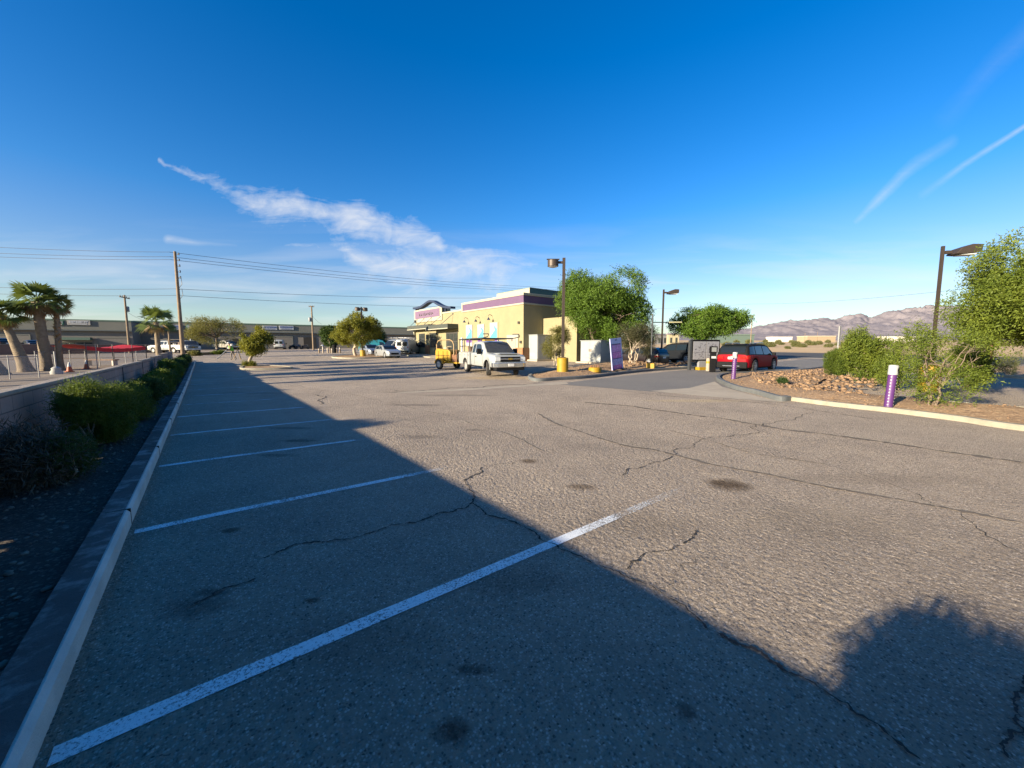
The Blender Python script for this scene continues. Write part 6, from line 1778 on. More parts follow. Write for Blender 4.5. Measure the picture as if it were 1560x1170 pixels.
# ------------------------------------------------------------ lamp posts on yellow bases
YEL = mat('yellow base paint', (0.31, 0.185, 0.006), 0.6, var=0.1, vs=4, dirt=((0.2, 0.11, 0.012), 5, 0.58, 0.5))
POLEB = mat('bronze pole', (0.055, 0.04, 0.03), 0.5, 0.3, var=0.08)
LENS = mat('lamp lens', (0.6, 0.6, 0.57), 0.2)
def lamp(label, px, r, topy, az, heads=1, base_h=1.0, base_r=0.32, rise=0.0, hs=1.0, pw=0.075, kx=1.0):
    g = P(px, r); hgt = ZH(topy, r) - g.z
    t = thing('lamp_post', label, 'lamp post', g, ang(azdir(az)), 'lamp posts of the lot')
    b = MB(); b.lathe([(base_r, -0.3), (base_r, base_h - 0.04 + rise), (base_r - 0.04, base_h + rise)], 24); b.build('base', YEL, t, smooth=40)
    b = MB(); b.box(-pw, pw, -pw, pw, base_h + rise + 0.035, hgt); b.box(-0.16, 0.16, -0.16, 0.16, base_h + rise, base_h + rise + 0.035); b.build('pole', POLEB, t)
    for k in range(heads):
        s = 1 if k == 0 else -1
        b = MB(); b.box(min(0.081 * s, 0.3 * s), max(0.081 * s, 0.3 * s), -0.05, 0.05, hgt - 0.3, hgt - 0.18); b.build('arm', POLEB, t)
        b = MB()
        if hs < 0:                                   # flat shoebox head
            b.prism([(0.28 * s, hgt - 0.34), (0.5 * s, hgt - 0.36), (1.1 * s, hgt - 0.30), (1.12 * s, hgt - 0.02), (0.8 * s, hgt - 0.0), (0.45 * s, hgt - 0.12)], -0.24, 0.24, 'y')
            hd_ = b.build('lamp_head', POLEB, t, bevel=0.02)
            b = MB(); b.box(min(0.5 * s, 1.0 * s), max(0.5 * s, 1.0 * s), -0.18, 0.18, hgt - 0.38, hgt - 0.335); b.build('lens', LENS, hd_)
        else:
            b.lathe([(0.30, hgt - 0.46), (0.30, hgt - 0.14), (0.26, hgt - 0.1), (0.0, hgt - 0.08)], 24, 'z', (0.6 * s * kx, 0, 0)); b.box(min(0.25 * s, 0.95 * s * kx), max(0.25 * s, 0.95 * s * kx), -0.06, 0.06, hgt - 0.1, hgt - 0.05)
            hd_ = b.build('lamp_head', POLEB, t, smooth=40)
            b = MB(); b.lathe([(0.27, hgt - 0.455), (0.2, hgt - 0.5), (0.0, hgt - 0.51)], 20, 'z', (0.6 * s * kx, 0, 0)); b.build('lens', LENS, hd_, smooth=60)
    return t
lamp('lamp post on a yellow base before the restaurant, round head to the left', 857.5, 21.8, 393, -90, rise=0.05)
lamp('lamp post on a yellow base behind the menu board, head to the right', 1008, 30.5, 441, 90, rise=0.3, hs=-1, base_h=0.95, pw=0.055)
lamp('right-hand lamp post rising from the bushes, flat head to the right', 1421, 15.3, 375, 100, rise=0.1, hs=-1, base_h=0.95, pw=0.043)
lamp('far lamp post with two heads before the bushy tree', 552.5, 46, 467.5, 60, heads=2, base_h=0.85, kx=0.7)

# ------------------------------------------------------------ signs, menu board, bollards
PUR = mat('purple bollard', (0.08, 0.024, 0.125), 0.45, var=0.06)
WHT = mat('white plastic', (0.34, 0.345, 0.34), 0.5, var=0.04)
def bollard(label, px, py, topy, tilt, cap_box=False):
    g = G(px, py); r = g.dot(FW); z0 = zR(g.x, g.y) - 0.05
    hgt = ZH(topy, r) - z0
    t = thing('bollard', label, 'bollard', (g.x, g.y, z0), -YAW, 'purple bollards on the right island')
    t.rotation_euler = (0, tilt, -YAW)
    R = 0.098
    b = MB(); b.lathe([(R, -0.2), (R, hgt * 0.8)], 24); b.build('sleeve', PUR, t, smooth=60)
    b = MB(); b.lathe([(R + 0.012, hgt * 0.78), (R + 0.012, hgt - 0.02), (R - 0.01, hgt), (0.0, hgt + 0.005)], 24); c = b.build('cap', WHT, t, smooth=40)
    if cap_box:
        b = MB(); b.box(-0.2, -0.08, -0.1, 0.06, hgt * 0.78, hgt * 0.86); b.build('flap', WHT, c, bevel=0.01)
    b = MB(); b.box(0.02, 0.05, -R - 0.02, -R - 0.01, hgt * 0.86, hgt * 0.93); b.box(0.035, 0.05, -R - 0.02, -R - 0.01, hgt * 0.82, hgt * 0.93); b.build('mark', TRIM, c)
    for s in (-1, 1):
        d = MB()
        for k in range(11):
            z = hgt * (0.03 + 0.07 * k); a = -math.pi / 2 + s * 0.95
            d.cyl((R * 0.9 * math.cos(a), R * 0.9 * math.sin(a), z), ((R + 0.006) * math.cos(a), (R + 0.006) * math.sin(a), z), 0.016, 0.016, 8)
        d.build('dot_row', WHT, t)
bollard('near purple bollard with white cap beside the feathery bush', 1352, 627.5, 556, 0.05)
bollard('far purple bollard with white cap before the red SUV', 1117, 583, 536.5, 0.02, True)

# banner on a frame in the rock bed
g = G(941, 569); z0 = zL(g.x, g.y); r = g.dot(FW)
t = thing('banner_stand', 'leaning purple poster stand with pale frame in the rock bed', 'banner stand', (g.x, g.y, z0), ang(azdir(90)) + 0.12)
t.rotation_euler = (rad(-4), rad(-4.5), 0.1)
HB = ZH(515, r) - z0; WB = 1.3
FR = mat('lilac frame', (0.42, 0.42, 0.62), 0.5)
b = MB(); b.box(-WB / 2, WB / 2, -0.03, 0.03, HB - 0.34, HB); b.box(-WB / 2, -WB / 2 + 0.12, -0.03, 0.03, 0.05, HB - 0.34); b.box(WB / 2 - 0.12, WB / 2, -0.03, 0.03, 0.05, HB - 0.34); b.build('frame', FR, t, bevel=0.01)
b = MB(); b.box(-0.12, 0.12, -0.036, -0.03, HB - 0.13, HB - 0.09); b.build('handle_slot', TRIM, t)
posters = [(0.10, 0.30, (0.42, 0.08, 0.3)), (0.30, 0.62, (0.3, 0.28, 0.5)), (0.66, 0.98, (0.5, 0.1, 0.36)), (1.0, 1.36, (0.45, 0.13, 0.42))]
b = MB(); b.box(-WB / 2 + 0.12, WB / 2 - 0.12, -0.02, 0.015, 0.05, HB - 0.34); b.build('backing', mat('dark violet backing', (0.06, 0.03, 0.12), 0.5), t)
hh = HB - 0.34
for i, (a, c, col) in enumerate(posters):
    a, c = a / 1.42 * hh, c / 1.42 * hh
    b = MB(); b.box(-WB / 2 + 0.15, WB / 2 - 0.15, -0.028, -0.02, a, c); q = b.build('poster', mat('poster print %d' % i, col, 0.35, var=0.5, vs=9, spec=0.6), t)
    b = MB(); rr = random.Random(i)
    for k in range(5):
        x = rr.uniform(-WB / 2 + 0.16, WB / 2 - 0.26); z = rr.uniform(a + 0.02, c - 0.08)
        b.box(x, x + rr.uniform(0.04, 0.12), -0.031, -0.028, z, z + rr.uniform(0.03, 0.06))
    b.build('print', mat('poster light print', (0.55, 0.32, 0.5), 0.4, var=0.4, vs=20), q)
for x in (-WB / 2, WB / 2 - 0.2):
    b = MB(); b.box(x, x + 0.2, -0.3, 0.3, 0.0, 0.05); b.build('foot', TRIM, t)
# a plain dark bin behind the white cabinet, clearance pole, painted footing
g = G(991.5, 565); z0 = zL(g.x, g.y); r = g.dot(FW)
t = thing('clearance_bar', 'grey clearance pole with a hanging arm on a small yellow footing', 'clearance bar', (g.x, g.y, z0), ang(azdir(75)))
PG = mat('grey pole paint', (0.03, 0.034, 0.04), 0.5, 0.2)
zt = ZH(478, r) - z0
b = MB(); b.lathe([(0.36, -0.3), (0.36, 0.3), (0.32, 0.33)], 4); b.build('footing', YEL, t, bevel=0.03)
b = MB(); b.cyl((0, 0, 0.2), (0, 0, zt), 0.055, 0.05, 10); b.build('pole', PG, t, smooth=50)
za = ZH(491, r) - z0
b = MB(); b.cyl((0, 0, za), (1.3, 0, za + 0.02), 0.035, 0.03, 8); b.build('arm', PG, t, smooth=50)
b = MB(); b.cyl((1.3, 0, za + 0.02), (2.3, 0, za + 0.04), 0.045, 0.045, 10); b.build('warning_tube', mat('pale tube', (0.6, 0.55, 0.3), 0.5), t, smooth=50)
g = G(906, 572); z0 = zL(g.x, g.y)
t = thing('pole_stub', 'low yellow footing of a removed sign, rusty bolts on top', 'footing', (g.x, g.y, z0 + 0.08), 0.4)
b = MB(); b.lathe([(0.36, -0.1), (0.37, 0.12), (0.33, 0.17), (0.0, 0.18)], 18); b.build('footing', YEL, t, smooth=40)
for k in range(6):
    a = k * 1.05; b = MB(); b.cyl((0.24 * math.cos(a), 0.24 * math.sin(a), 0.17), (0.24 * math.cos(a), 0.24 * math.sin(a), 0.29), 0.028, 0.028, 6); b.build('bolt', mat('rusty bolt', (0.2, 0.09, 0.04), 0.8), t)
# menu board
g = P(1074, 26.5); r = 26.5; z0 = H(g.x, g.y) + 0.2
t = thing('menu_board', 'black-framed drive-through menu board with two grey panels on a yellow footing', 'menu board', (g.x, g.y, z0), -0.42)
t.location.z = z0
BLK = mat('black frame', (0.007, 0.007, 0.008), 0.7, spec=0.1)
zt = ZH(517.5, r) - z0; zb = ZH(549.5, r) - z0
WM = 2.25
b = MB(); b.box(-WM / 2, WM / 2, -0.12, 0.12, zb, zt); b.build('frame', BLK, t, bevel=0.02)
MENU = mat('menu panel', (0.24, 0.235, 0.25), 0.3, var=0.1)
MENUD = mat('menu print', (0.04, 0.035, 0.05), 0.5)
rr = random.Random(9)
for x0, x1 in ((-WM / 2 + 0.08, -0.05), (0.0, WM / 2 - 0.1)):
    b = MB(); b.box(x0, x1, -0.14, -0.12, zb + 0.09, zt - 0.12); q = b.build('menu_panel', MENU, t)
    b = MB()
    for k in range(26):
        x = rr.uniform(x0 + 0.03, x1 - 0.12); z = zb + 0.14 + (zt - zb - 0.36) * (k / 26)
        b.box(x, x + rr.uniform(0.04, 0.13), -0.148, -0.14, z, z + rr.uniform(0.02, 0.045))
    b.box(x0, x1, -0.148, -0.14, zb + (zt - zb) * 0.4, zb + (zt - zb) * 0.4 + 0.012)
    b.build('print', MENUD, q)
b = MB(); b.box(-0.5, 0.15, -0.1, 0.1, -0.1, zb); b.build('pedestal', mat('grey pedestal', (0.2, 0.2, 0.21), 0.6), t)
b = MB(); b.box(-0.6, 0.35, -0.25, 0.25, -0.4, 0.0); b.build('footing', YEL, t, bevel=0.02)
b = MB(); b.box(-WM / 2 - 0.14, -WM / 2 - 0.001, -0.1, 0.1, -0.3, zt - 0.05); b.build('side_post', mat('grey side post', (0.035, 0.038, 0.042), 0.5), t)
g = P(1087, 24.6)
t = thing('speaker_post', 'black order speaker post with a pale screen beside the red SUV', 'speaker post', (g.x, g.y, H(g.x, g.y) + 0.1), ang(azdir(104)))
b = MB(); b.box(-0.16, 0.16, -0.14, 0.14, -0.2, 1.15); b.box(-0.2, 0.2, -0.18, 0.18, 1.15, 1.55); b.build('housing', BLK, t, bevel=0.02)
b = MB(); b.box(-0.13, 0.13, -0.16, -0.141, 0.78, 0.92); b.build('screen', WHT, t)
b = MB(); b.box(-0.14, 0.14, -0.19, -0.181, 1.2, 1.48); b.build('grille', mat('speaker grille', (0.12, 0.13, 0.13), 0.7), t)
g = P(1080, 25.6)
t = thing('guard_post', 'short pale concrete guard post between menu board and speaker', 'guard post', (g.x, g.y, H(g.x, g.y) + 0.05))
b = MB(); b.lathe([(0.13, -0.1), (0.13, 0.72), (0.09, 0.8), (0, 0.82)], 14); b.build('post', CAPM, t, smooth=50)
b = MB(); b.lathe([(0.135, 0.45), (0.135, 0.6)], 14); b.build('band', YEL, t, smooth=50)
# street sign post out by the road, brown marker post
g = P(1276, 42); t = thing('sign_post', 'dark street sign seen edge-on beside the clipped hedge', 'sign', g, ang(azdir(25)))
zt = ZH(497, 42) - g.z
b = MB(); b.box(-0.05, 0.05, -0.05, 0.05, -0.2, zt); b.build('post', mat('grey steel post', (0.3, 0.3, 0.3), 0.5, 0.4), t)
b = MB(); b.box(-0.42, 0.42, -0.1, -0.05, zt * 0.42, zt); b.build('plate', mat('dark sign back', (0.09, 0.09, 0.1), 0.6), t)
g = P(1510, 36); t = thing('marker_post', 'brown marker post standing by the road under the big tree', 'post', g)
b = MB(); b.lathe([(0.14, -0.2), (0.14, 1.5), (0.1, 1.62), (0, 1.64)], 12); b.build('post', mat('brown post', (0.2, 0.07, 0.05), 0.7), t, smooth=50)
b = MB(); b.lathe([(0.146, 1.15), (0.146, 1.35)], 12); b.build('band', WHT, t, smooth=50)
# row of short posts by the back of the lot
for i, (px, hh, m_, lab) in enumerate(((486, 0.7, WOOD, 'leftmost short brown post in the row before the warehouse'), (492, 1.0, CAPM, 'pale thick post, second in the short row'), (499, 0.8, CAPM, 'pale post in the middle of the short row'),
                            (505.5, 0.7, CAPM, 'pale stub post beside the dark bin'), (513, 0.9, WOOD, 'tan post right of the dark bin'), (518, 0.9, WOOD, 'tan post, rightmost of the short row'))):
    g = P(px, 62); t = thing('short_post', lab, 'post', g, 0, 'row of short posts at the back of the lot')
    b = MB(); b.lathe([(0.13, -0.1), (0.13, hh), (0.06, hh + 0.06), (0, hh + 0.06)], 10); b.build('post', m_, t, smooth=50)
    b = MB(); b.lathe([(0.14, hh * 0.7), (0.14, hh * 0.85)], 10); b.build('band', WHT, t, smooth=50)
g = P(509.5, 62); t = thing('waste_bin', 'dark waste bin between the short posts', 'waste bin', g)
b = MB(); b.lathe([(0.3, 0), (0.34, 1.0), (0.3, 1.05)], 14); b.build('body', TRIM, t, smooth=50)
b = MB(); b.lathe([(0.36, 1.05), (0.3, 1.3), (0.0, 1.38)], 14); b.build('lid', TRIM, t, smooth=50)

# ------------------------------------------------------------ person with tools
def person(label, px, r, yaw):
    g = P(px, r)
    t = thing('person', label, 'person', (g.x, g.y, H(g.x, g.y)), yaw)
    vs = [(0, 0, 0.95), (0.06, 0, 1.15), (0.16, 0, 1.38), (0.2, 0, 1.47), (0.25, 0, 1.56), (0.27, 0, 1.68),
          (0.02, 0.1, 0.9), (0.16, 0.14, 0.5), (0.1, 0.16, 0.09), (0.24, 0.18, 0.04),
          (-0.02, -0.1, 0.9), (-0.1, -0.14, 0.5), (-0.3, -0.16, 0.1), (-0.16, -0.18, 0.04),
          (0.17, 0.19, 1.4), (0.25, 0.26, 1.14), (0.45, 0.2, 0.98), (0.53, 0.18, 0.95),
          (0.17, -0.19, 1.4), (0.2, -0.28, 1.13), (0.42, -0.22, 1.0), (0.5, -0.2, 0.98)]
    ed = [(0, 1), (1, 2), (2, 3), (3, 4), (4, 5), (0, 6), (6, 7), (7, 8), (8, 9), (0, 10), (10, 11), (11, 12), (12, 13), (2, 14), (14, 15), (15, 16), (16, 17), (2, 18), (18, 19), (19, 20), (20, 21)]
    rd = [0.15, 0.14, 0.16, 0.07, 0.075, 0.085, 0.095, 0.065, 0.045, 0.04, 0.095, 0.065, 0.045, 0.04, 0.065, 0.048, 0.035, 0.03, 0.065, 0.048, 0.035, 0.03]
    me = bpy.data.meshes.new('body'); me.from_pydata(vs, ed, [])
    o = bpy.data.objects.new('body', me); COL.objects.link(o); o.parent = t
    sk = o.modifiers.new('skin', 'SKIN'); ss = o.modifiers.new('sub', 'SUBSURF'); ss.levels = ss.render_levels = 2
    for i, q in enumerate(me.skin_vertices[0].data): q.radius = (rd[i], rd[i] * (1.15 if i in (1, 2) else 1)); q.use_root = (i == 0)
    m = bpy.data.materials.new('skin and trousers'); m.use_nodes = True
    n = NT(m.node_tree); out = n.n('ShaderNodeOutputMaterial'); bs = n.n('ShaderNodeBsdfPrincipled', i_Roughness=0.8); n.t.links.new(bs.outputs[0], out.inputs[0])
    sp = n.n('ShaderNodeSeparateXYZ'); n.set(sp.inputs[0], n.n('ShaderNodeTexCoord').outputs['Object'])
    c = n.mix(n.ramp(sp.outputs[2], (0.88, 0.9)), (0.16, 0.13, 0.10), (0.36, 0.2, 0.13)); c = n.mix(n.ramp(sp.outputs[2], (0.12, 0.10)), c, (0.03, 0.025, 0.02)); n.set(bs.inputs['Base Color'], c)
    me.materials.append(m)
    v = MB(); v.prism([(-0.13, 0.9), (0.2, 0.92), (0.33, 1.3), (0.3, 1.46), (0.05, 1.46), (-0.07, 1.2)], -0.21, 0.21, 'y')
    v.build('vest', mat('lime vest', (0.16, 0.42, 0.03), 0.7), t, bevel=0.06)
    s = MB()
    for y in (-0.12, 0.12): s.box(-0.17, -0.1, y - 0.03, y + 0.03, 0.98, 1.2)
    h = MB(); h.lathe([(0.15, 0), (0.145, 0.05), (0.11, 0.12), (0.0, 0.15)], 16, 'z', (0.28, 0, 1.7)); h.box(0.33, 0.47, -0.09, 0.09, 1.7, 1.72); h.build('hard_hat', WHT, t, smooth=45)
    return t, g
rz = ang(RT * -0.6 + FW * -0.5)
t, g = person('worker in a lime vest and white hard hat beside the small tree, bending forward', 354, 40, rz)
tool = thing('blower_tube', 'long grey tube held by the worker in the lime vest', 'tool', (g.x, g.y, H(g.x, g.y)), rz)
b = MB(); b.tube([(0.3, 0.2, 1.05), (0.55, 0.2, 0.95), (1.1, 0.22, 0.35), (1.35, 0.24, 0.15)], [0.05, 0.05, 0.045, 0.05], 10); b.build('tube', CAN, tool, smooth=50)
b = MB(); b.box(0.2, 0.5, 0.13, 0.27, 0.98, 1.14); b.build('grip', TRIM, tool, bevel=0.03)
pk = thing('tool_legs', 'pale folded tripod standing right of the worker', 'tripod', P(362, 40.3), rz)
for k in range(3):
    a = k * 2.1; b = MB(); b.tube([(0, 0, 1.1), (0.45 * math.cos(a), 0.45 * math.sin(a), 0)], 0.03, 6); b.build('leg', mat('tan wood leg', (0.4, 0.28, 0.15), 0.8), pk)
b = MB(); b.lathe([(0.1, 1.08), (0.12, 1.14), (0.08, 1.2)], 10); b.build('head', TRIM, pk)
# ------------------------------------------------------------ trees
def tree_at(name, label, px, r, ytop, ybot, pxl, pxr, seed, lm, n, trunk_r=0.14, fork=0.4, stems=1, nb=9, group=None, dcx=None, base_z=None, small=0.48, ryk=0.9, **k):
    """tree whose crown spans the given pixel box at range r"""
    g = P(px, r)
    if base_z is not None: g.z = base_z
    zt, zb = ZH(ytop, r) - g.z, ZH(ybot, r) - g.z
    rx = (pxr - pxl) / 2 / FPX * r * math.cos(PIT); cx = ((pxl + pxr) / 2 - px) / FPX * r
    rz_ = (zt - zb) / 2; cz = (zt + zb) / 2
    bl = [(b[0], b[1], b[2], b[3], b[4], b[5]) for b in crown_blobs(rx, rx * ryk, rz_, cz, nb, seed, small)]
    # the crown boxes are laid out along the view's right; turn them into the world
    c, s = RT.x, RT.y
    out = []
    for b in bl:
        x = b[0] + cx; y = b[1]
        out.append((x * RT.x + y * FW.x, x * RT.y + y * FW.y, b[2], b[3], b[4], b[5]))
    return make_tree(name, label, g, zt, out, seed, lm, n, trunk_r, fork, stems, group, **k)

TG = 'trees around the lot'
tree_at('mesquite_tree', 'large dense green tree behind the white cabinet, beside the restaurant', 917, 36.5, 410, 529, 843, 990, 31, L_TREE, 24000, 0.2, 0.3, 2, nb=17, group=TG, leaf=0.135, length=0.5, gap=0.30, gs=0.55, wid=0.45, small=0.42)
tree_at('mesquite_tree', 'wide umbrella-shaped green tree behind the menu board', 1066, 38.0, 467, 517, 1015, 1134, 32, L_TREE, 10000, 0.2, 0.4, 2, nb=12, group=TG, leaf=0.14, length=0.5, gap=0.34, gs=0.5, small=0.42)
tree_at('mesquite_tree', 'big bright green tree cut by the right edge of the picture', 1668, 10.8, 322, 560, 1505, 1860, 33, L_MESQ, 52000, 0.2, 0.42, 1, nb=19, group=TG, leaf=0.075, length=0.36, gap=0.32, gs=0.9, wid=0.38, small=0.42, droop=0.45)
tree_at('mesquite_sapling', 'feathery young tree with several dark stems beside the near purple bollard', 1430, 10.9, 486, 630, 1385, 1500, 34, L_MESQ, 2200, 0.035, 0.3, 4, nb=11, small=0.36, group=TG, leaf=0.06, length=0.3, gap=0.5, gs=1.3, wid=0.35, barkm=BARK, droop=0.15, cat='tree')
tree_at('small_tree', 'lone small yellow-green tree on the left island in the lot', 380, 29.0, 497, 541, 369, 413, 35, L_YEL, 3000, 0.13, 0.42, 1, nb=8, group=TG, leaf=0.11, length=0.36, gap=0.46, gs=1.2, barkm=PALEBARK, wid=0.5)
tree_at('acacia_tree', 'wide thin-crowned acacia before the far warehouse', 331, 66, 481, 527, 286, 374, 36, L_OLIVE, 3200, 0.22, 0.4, 1, nb=13, group=TG, leaf=0.17, length=0.8, gap=0.55, gs=0.45, wid=0.35, small=0.4)
tree_at('bushy_tree', 'bushy yellow-green tree beside the far two-headed lamp post', 541, 46.5, 475, 528, 506, 578, 37, L_YEL, 6000, 0.2, 0.35, 1, nb=10, group=TG, leaf=0.14, length=0.5, gap=0.47, gs=0.7, barkm=PALEBARK, small=0.42)
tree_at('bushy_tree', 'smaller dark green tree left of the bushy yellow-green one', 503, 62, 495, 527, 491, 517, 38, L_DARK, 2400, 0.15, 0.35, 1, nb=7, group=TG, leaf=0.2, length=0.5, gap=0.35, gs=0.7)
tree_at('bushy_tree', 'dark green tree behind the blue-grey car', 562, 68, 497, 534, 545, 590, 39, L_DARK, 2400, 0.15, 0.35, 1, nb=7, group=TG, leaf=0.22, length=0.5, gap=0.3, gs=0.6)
tree_at('olive_shrub', 'tall olive-brown shrub with bare stems in front of the tall cabinet', 848, 30.0, 496, 546, 826, 870, 40, L_OLIVE, 3000, 0.05, 0.28, 4, nb=7, leaf=0.08, length=0.35, gap=0.4, gs=1.1, barkm=PALEBARK, wid=0.35, cat='shrub')
tree_at('grey_shrub', 'dark tangled shrub with bare grey stems right of the banner', 965, 27.5, 490, 545, 938, 1000, 41, L_SHADEOL, 4200, 0.06, 0.3, 4, nb=8, leaf=0.08, length=0.4, gap=0.45, gs=1.0, barkm=PALEBARK, wid=0.3, cat='shrub')
# bushes of the right island
def bush_at(label, px, r, ytop, half, seed, lm, n, dz=0.1, group='bushes on the right island', **k):
    g = P(px, r, dz); h = ZH(ytop, r) - g.z; rx = half / FPX * r
    return make_bush('bush', label, g, rx, rx * 0.85, h, seed, lm, n, group, **k)
bush_at('full leafy green bush at the back of the right island', 1322, 18.5, 497, 34, 51, L_MESQ, 5200, leaf=0.08, length=0.3, blobs=8)
bush_at('clipped low hedge bush at the far corner of the right island', 1274, 21.0, 529, 17, 52, L_BUSH, 5200, leaf=0.045, length=0.12, gap=0.0, shell=0.8)
bush_at('bush joining the hedge, left of the full leafy one', 1297, 20.0, 517, 15, 53, L_BUSH, 2600, leaf=0.07)
bush_at('loose twiggy bush between the leafy bush and the feathery tree', 1368, 15.5, 508, 24, 54, L_MESQ, 1100, leaf=0.07, length=0.4, gap=0.5, wid=0.35)
bush_at('bush under the big tree at the right, before the road', 1478, 16.0, 520, 30, 55, L_MESQ, 2600, leaf=0.075, length=0.34)
bush_at('tiny dark plant among the rubble', 1196, 16.5, 576, 8, 56, L_DARK, 500, leaf=0.05, length=0.15)
bush_at('small scrubby bush beyond the low kerb under the big tree', 1540, 22, 534, 14, 57, L_SCRUB, 600, leaf=0.06, dz=0)
bush_at('rounded green bush at the end of the shaded aisle', 331.5, 55, 534.5, 9, 58, L_BUSH, 900, leaf=0.12, dz=0, group='bushes at the far end of the aisle')
bush_at('low grey bush left of the rounded green one', 313, 54, 539, 9, 59, L_DRY, 800, leaf=0.12, dz=0, group='bushes at the far end of the aisle')
bush_at('brown scrub right of the tall pole foot', 297, 50, 535, 9, 60, L_OLIVE, 800, leaf=0.1, dz=0, group='bushes at the far end of the aisle')
bush_at('low weeds round the small island tree', 378, 28.6, 551, 9, 61, L_YEL, 500, leaf=0.07, dz=0, group='bushes at the far end of the aisle')
bush_at('green bush by the restaurant end, behind the white van', 634, 60, 520, 6, 62, L_DARK, 700, leaf=0.12, dz=0, group='bushes at the far end of the aisle')

# ------------------------------------------------------------ desert scrub beyond the road
rng = np.random.default_rng(77)
protos = []
scrub_spec = [(1106, 120, 520, 10), (1160, 150, 521, 7), (1172, 110, 519, 14), (1190, 170, 521, 6), (1212, 130, 519, 9), (1222, 105, 522, 12), (1236, 160, 519, 8), (1262, 120, 523, 9),
              (1247, 190, 518, 7), (1278, 150, 520, 8), (1200, 90, 529, 9), (1150, 95, 528, 6), (1122, 200, 517, 6), (1292, 230, 517, 6), (1400, 160, 520, 8), (1420, 130, 522, 9), (1185, 230, 516, 6),
              (1230, 250, 515, 6), (1350, 200, 518, 6), (1530, 120, 521, 8), (1550, 150, 519, 7), (1500, 200, 517, 6), (1165, 260, 515, 5), (1205, 300, 514, 5), (1260, 300, 514, 5), (1140, 210, 517, 6)]
size_words = ['broad', 'small', 'tallest', 'tiny', 'rounded', 'spreading', 'sparse', 'low']
for i, (px, r, yt, half) in enumerate(scrub_spec):
    g = P(px, r); g.z = desert_h(g.x, g.y)
    h = min(max((ZH(yt, r) - g.z) * 0.75, 0.5), 2.0); rx = min(half / FPX * r * 0.65, h * 1.1)
    if i < 3:
        protos.append((make_bush('desert_scrub', '', (g.x, g.y, g.z), rx, rx, h, 200 + i, L_SCRUB, 900, 'desert scrub beyond the road', leaf=0.22, length=0.6, gap=0.45), rx, h))
        o = protos[-1][0]
    else:
        p, prx, ph = protos[i % 3]
        o = copy_tree(p); o.location = (g.x, g.y, g.z); o.rotation_euler = (0, 0, i * 1.3)
        o.scale = (rx / prx, rx / prx, h / ph)
    near = 'near the road edge' if r < 125 else ('midway across the desert' if r < 205 else 'far out below the mountains')
    ref = 'over the red SUV roof' if px < 1195 else ('left of the street sign' if px < 1275 else ('behind the leafy bushes' if px < 1440 else 'under the big right-hand tree'))
    o['label'] = 'desert scrub %s, %s' % (near, ref)
from collections import Counter
cnt = Counter(o['label'] for o in COL.objects if o.name.startswith('desert_scrub'))
seen = Counter()
ORD = ['leftmost', 'second from left', 'third from left', 'fourth from left', 'fifth from left', 'sixth from left', 'seventh from left', 'eighth from left']
scr = sorted([o for o in COL.objects if o.name.startswith('desert_scrub')], key=lambda o: o.location.dot(RT) / o.location.dot(FW))
for o in scr:
    lb = o['label']
    if cnt[lb] > 1:
        o['label'] = lb + ', ' + ORD[seen[lb]] + ' there'; seen[lb] += 1

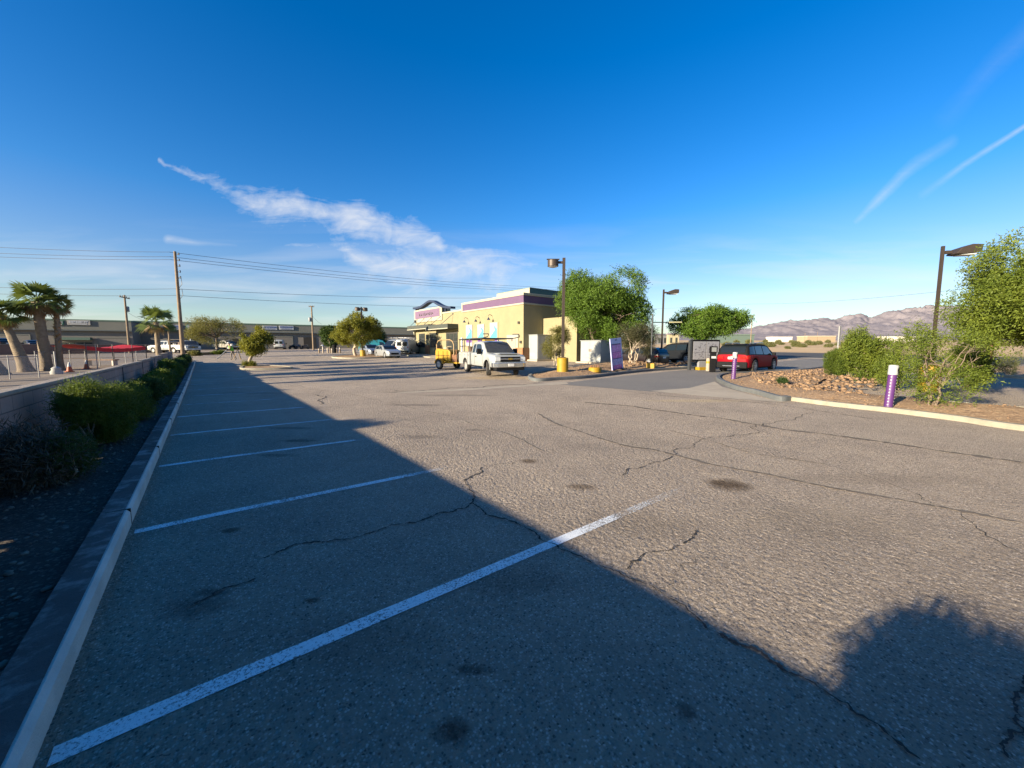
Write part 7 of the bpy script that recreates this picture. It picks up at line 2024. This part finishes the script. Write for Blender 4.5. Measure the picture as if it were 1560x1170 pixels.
# ------------------------------------------------------------ mountains
MTN = bpy.data.materials.new('haze tinted rock'); MTN.use_nodes = True
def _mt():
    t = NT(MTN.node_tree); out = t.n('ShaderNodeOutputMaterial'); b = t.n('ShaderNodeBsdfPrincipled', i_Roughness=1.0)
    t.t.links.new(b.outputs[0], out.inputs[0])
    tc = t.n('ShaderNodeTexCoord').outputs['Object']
    c = t.mix(t.ramp(t.noise(tc, 0.004, 8, 0.65), (0.35, 0.65)), (0.24, 0.212, 0.222), (0.185, 0.167, 0.182))  # pale lavender-grey puts the distance haze into the rock colour
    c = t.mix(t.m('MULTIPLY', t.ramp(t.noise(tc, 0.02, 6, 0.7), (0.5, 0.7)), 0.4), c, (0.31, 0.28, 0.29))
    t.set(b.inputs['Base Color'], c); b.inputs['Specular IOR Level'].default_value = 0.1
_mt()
ridge = [(900, 516), (1000, 512), (1080, 506), (1130, 499), (1150, 492), (1180, 487), (1200, 485.5), (1222, 487), (1240, 485), (1270, 483), (1296, 476), (1304, 474.5), (1318, 480), (1340, 477), (1362, 470.5), (1385, 468.5), (1408, 465), (1430, 464), (1460, 466), (1500, 468), (1560, 474), (1640, 480), (1760, 488), (1900, 500), (2100, 512)]
def rz_at(px):
    for (a, ya), (c, yc) in zip(ridge[:-1], ridge[1:]):
        if a <= px <= c: return ya + (yc - ya) * (px - a) / (c - a)
    return 516
rows = []
D0, D1 = 3600, 6400
cols = np.concatenate([np.linspace(1000, 1120, 30, endpoint=False), np.linspace(1120, 1600, 330, endpoint=False), np.linspace(1600, 2050, 60)])
for j in range(90):
    s = j / 89; dd = D0 + (D1 - D0) * s
    row = []
    for px in cols:
        u = (px - 780) / FPX
        q = FW * dd + RT * (u * dd)
        base = H(q.x, q.y) - 20
        yr = rz_at(px)
        peak = ZH(yr, 5200) - (H(*(FW * 5200 + RT * (u * 5200)).to_2d()) - 20)
        env = (s / 0.57) if s < 0.57 else max(0, 1 - (s - 0.57) / 0.43 * 0.8)
        env = env ** 1.25
        p3 = (q.x / 900, q.y / 900, 0)
        rg = 1 - abs(n3(p3, 1.0, 3.1)) * 1.3
        rg2 = 1 - abs(n3(p3, 2.4, 7.7)) * 1.3
        rg3 = 1 - abs(n3(p3, 6.0, 1.7)) * 1.3
        rg4 = 1 - abs(n3(p3, 14.0, 5.2)) * 1.3
        f = 0.42 + 0.58 * (rg * 0.42 + rg2 * 0.3 + rg3 * 0.18 + rg4 * 0.1)
        kk = 1 - abs(s - 0.57) * 2.2
        f = f + (1.0 - f) * max(kk, 0) * 0.6 + 0.07 * (rg2 - 0.5) + 0.07 * (rg3 - 0.6) + 0.04 * (rg4 - 0.6)
        row.append((q.x, q.y, base + max(peak, 0) * env * f))
    rows.append(row)
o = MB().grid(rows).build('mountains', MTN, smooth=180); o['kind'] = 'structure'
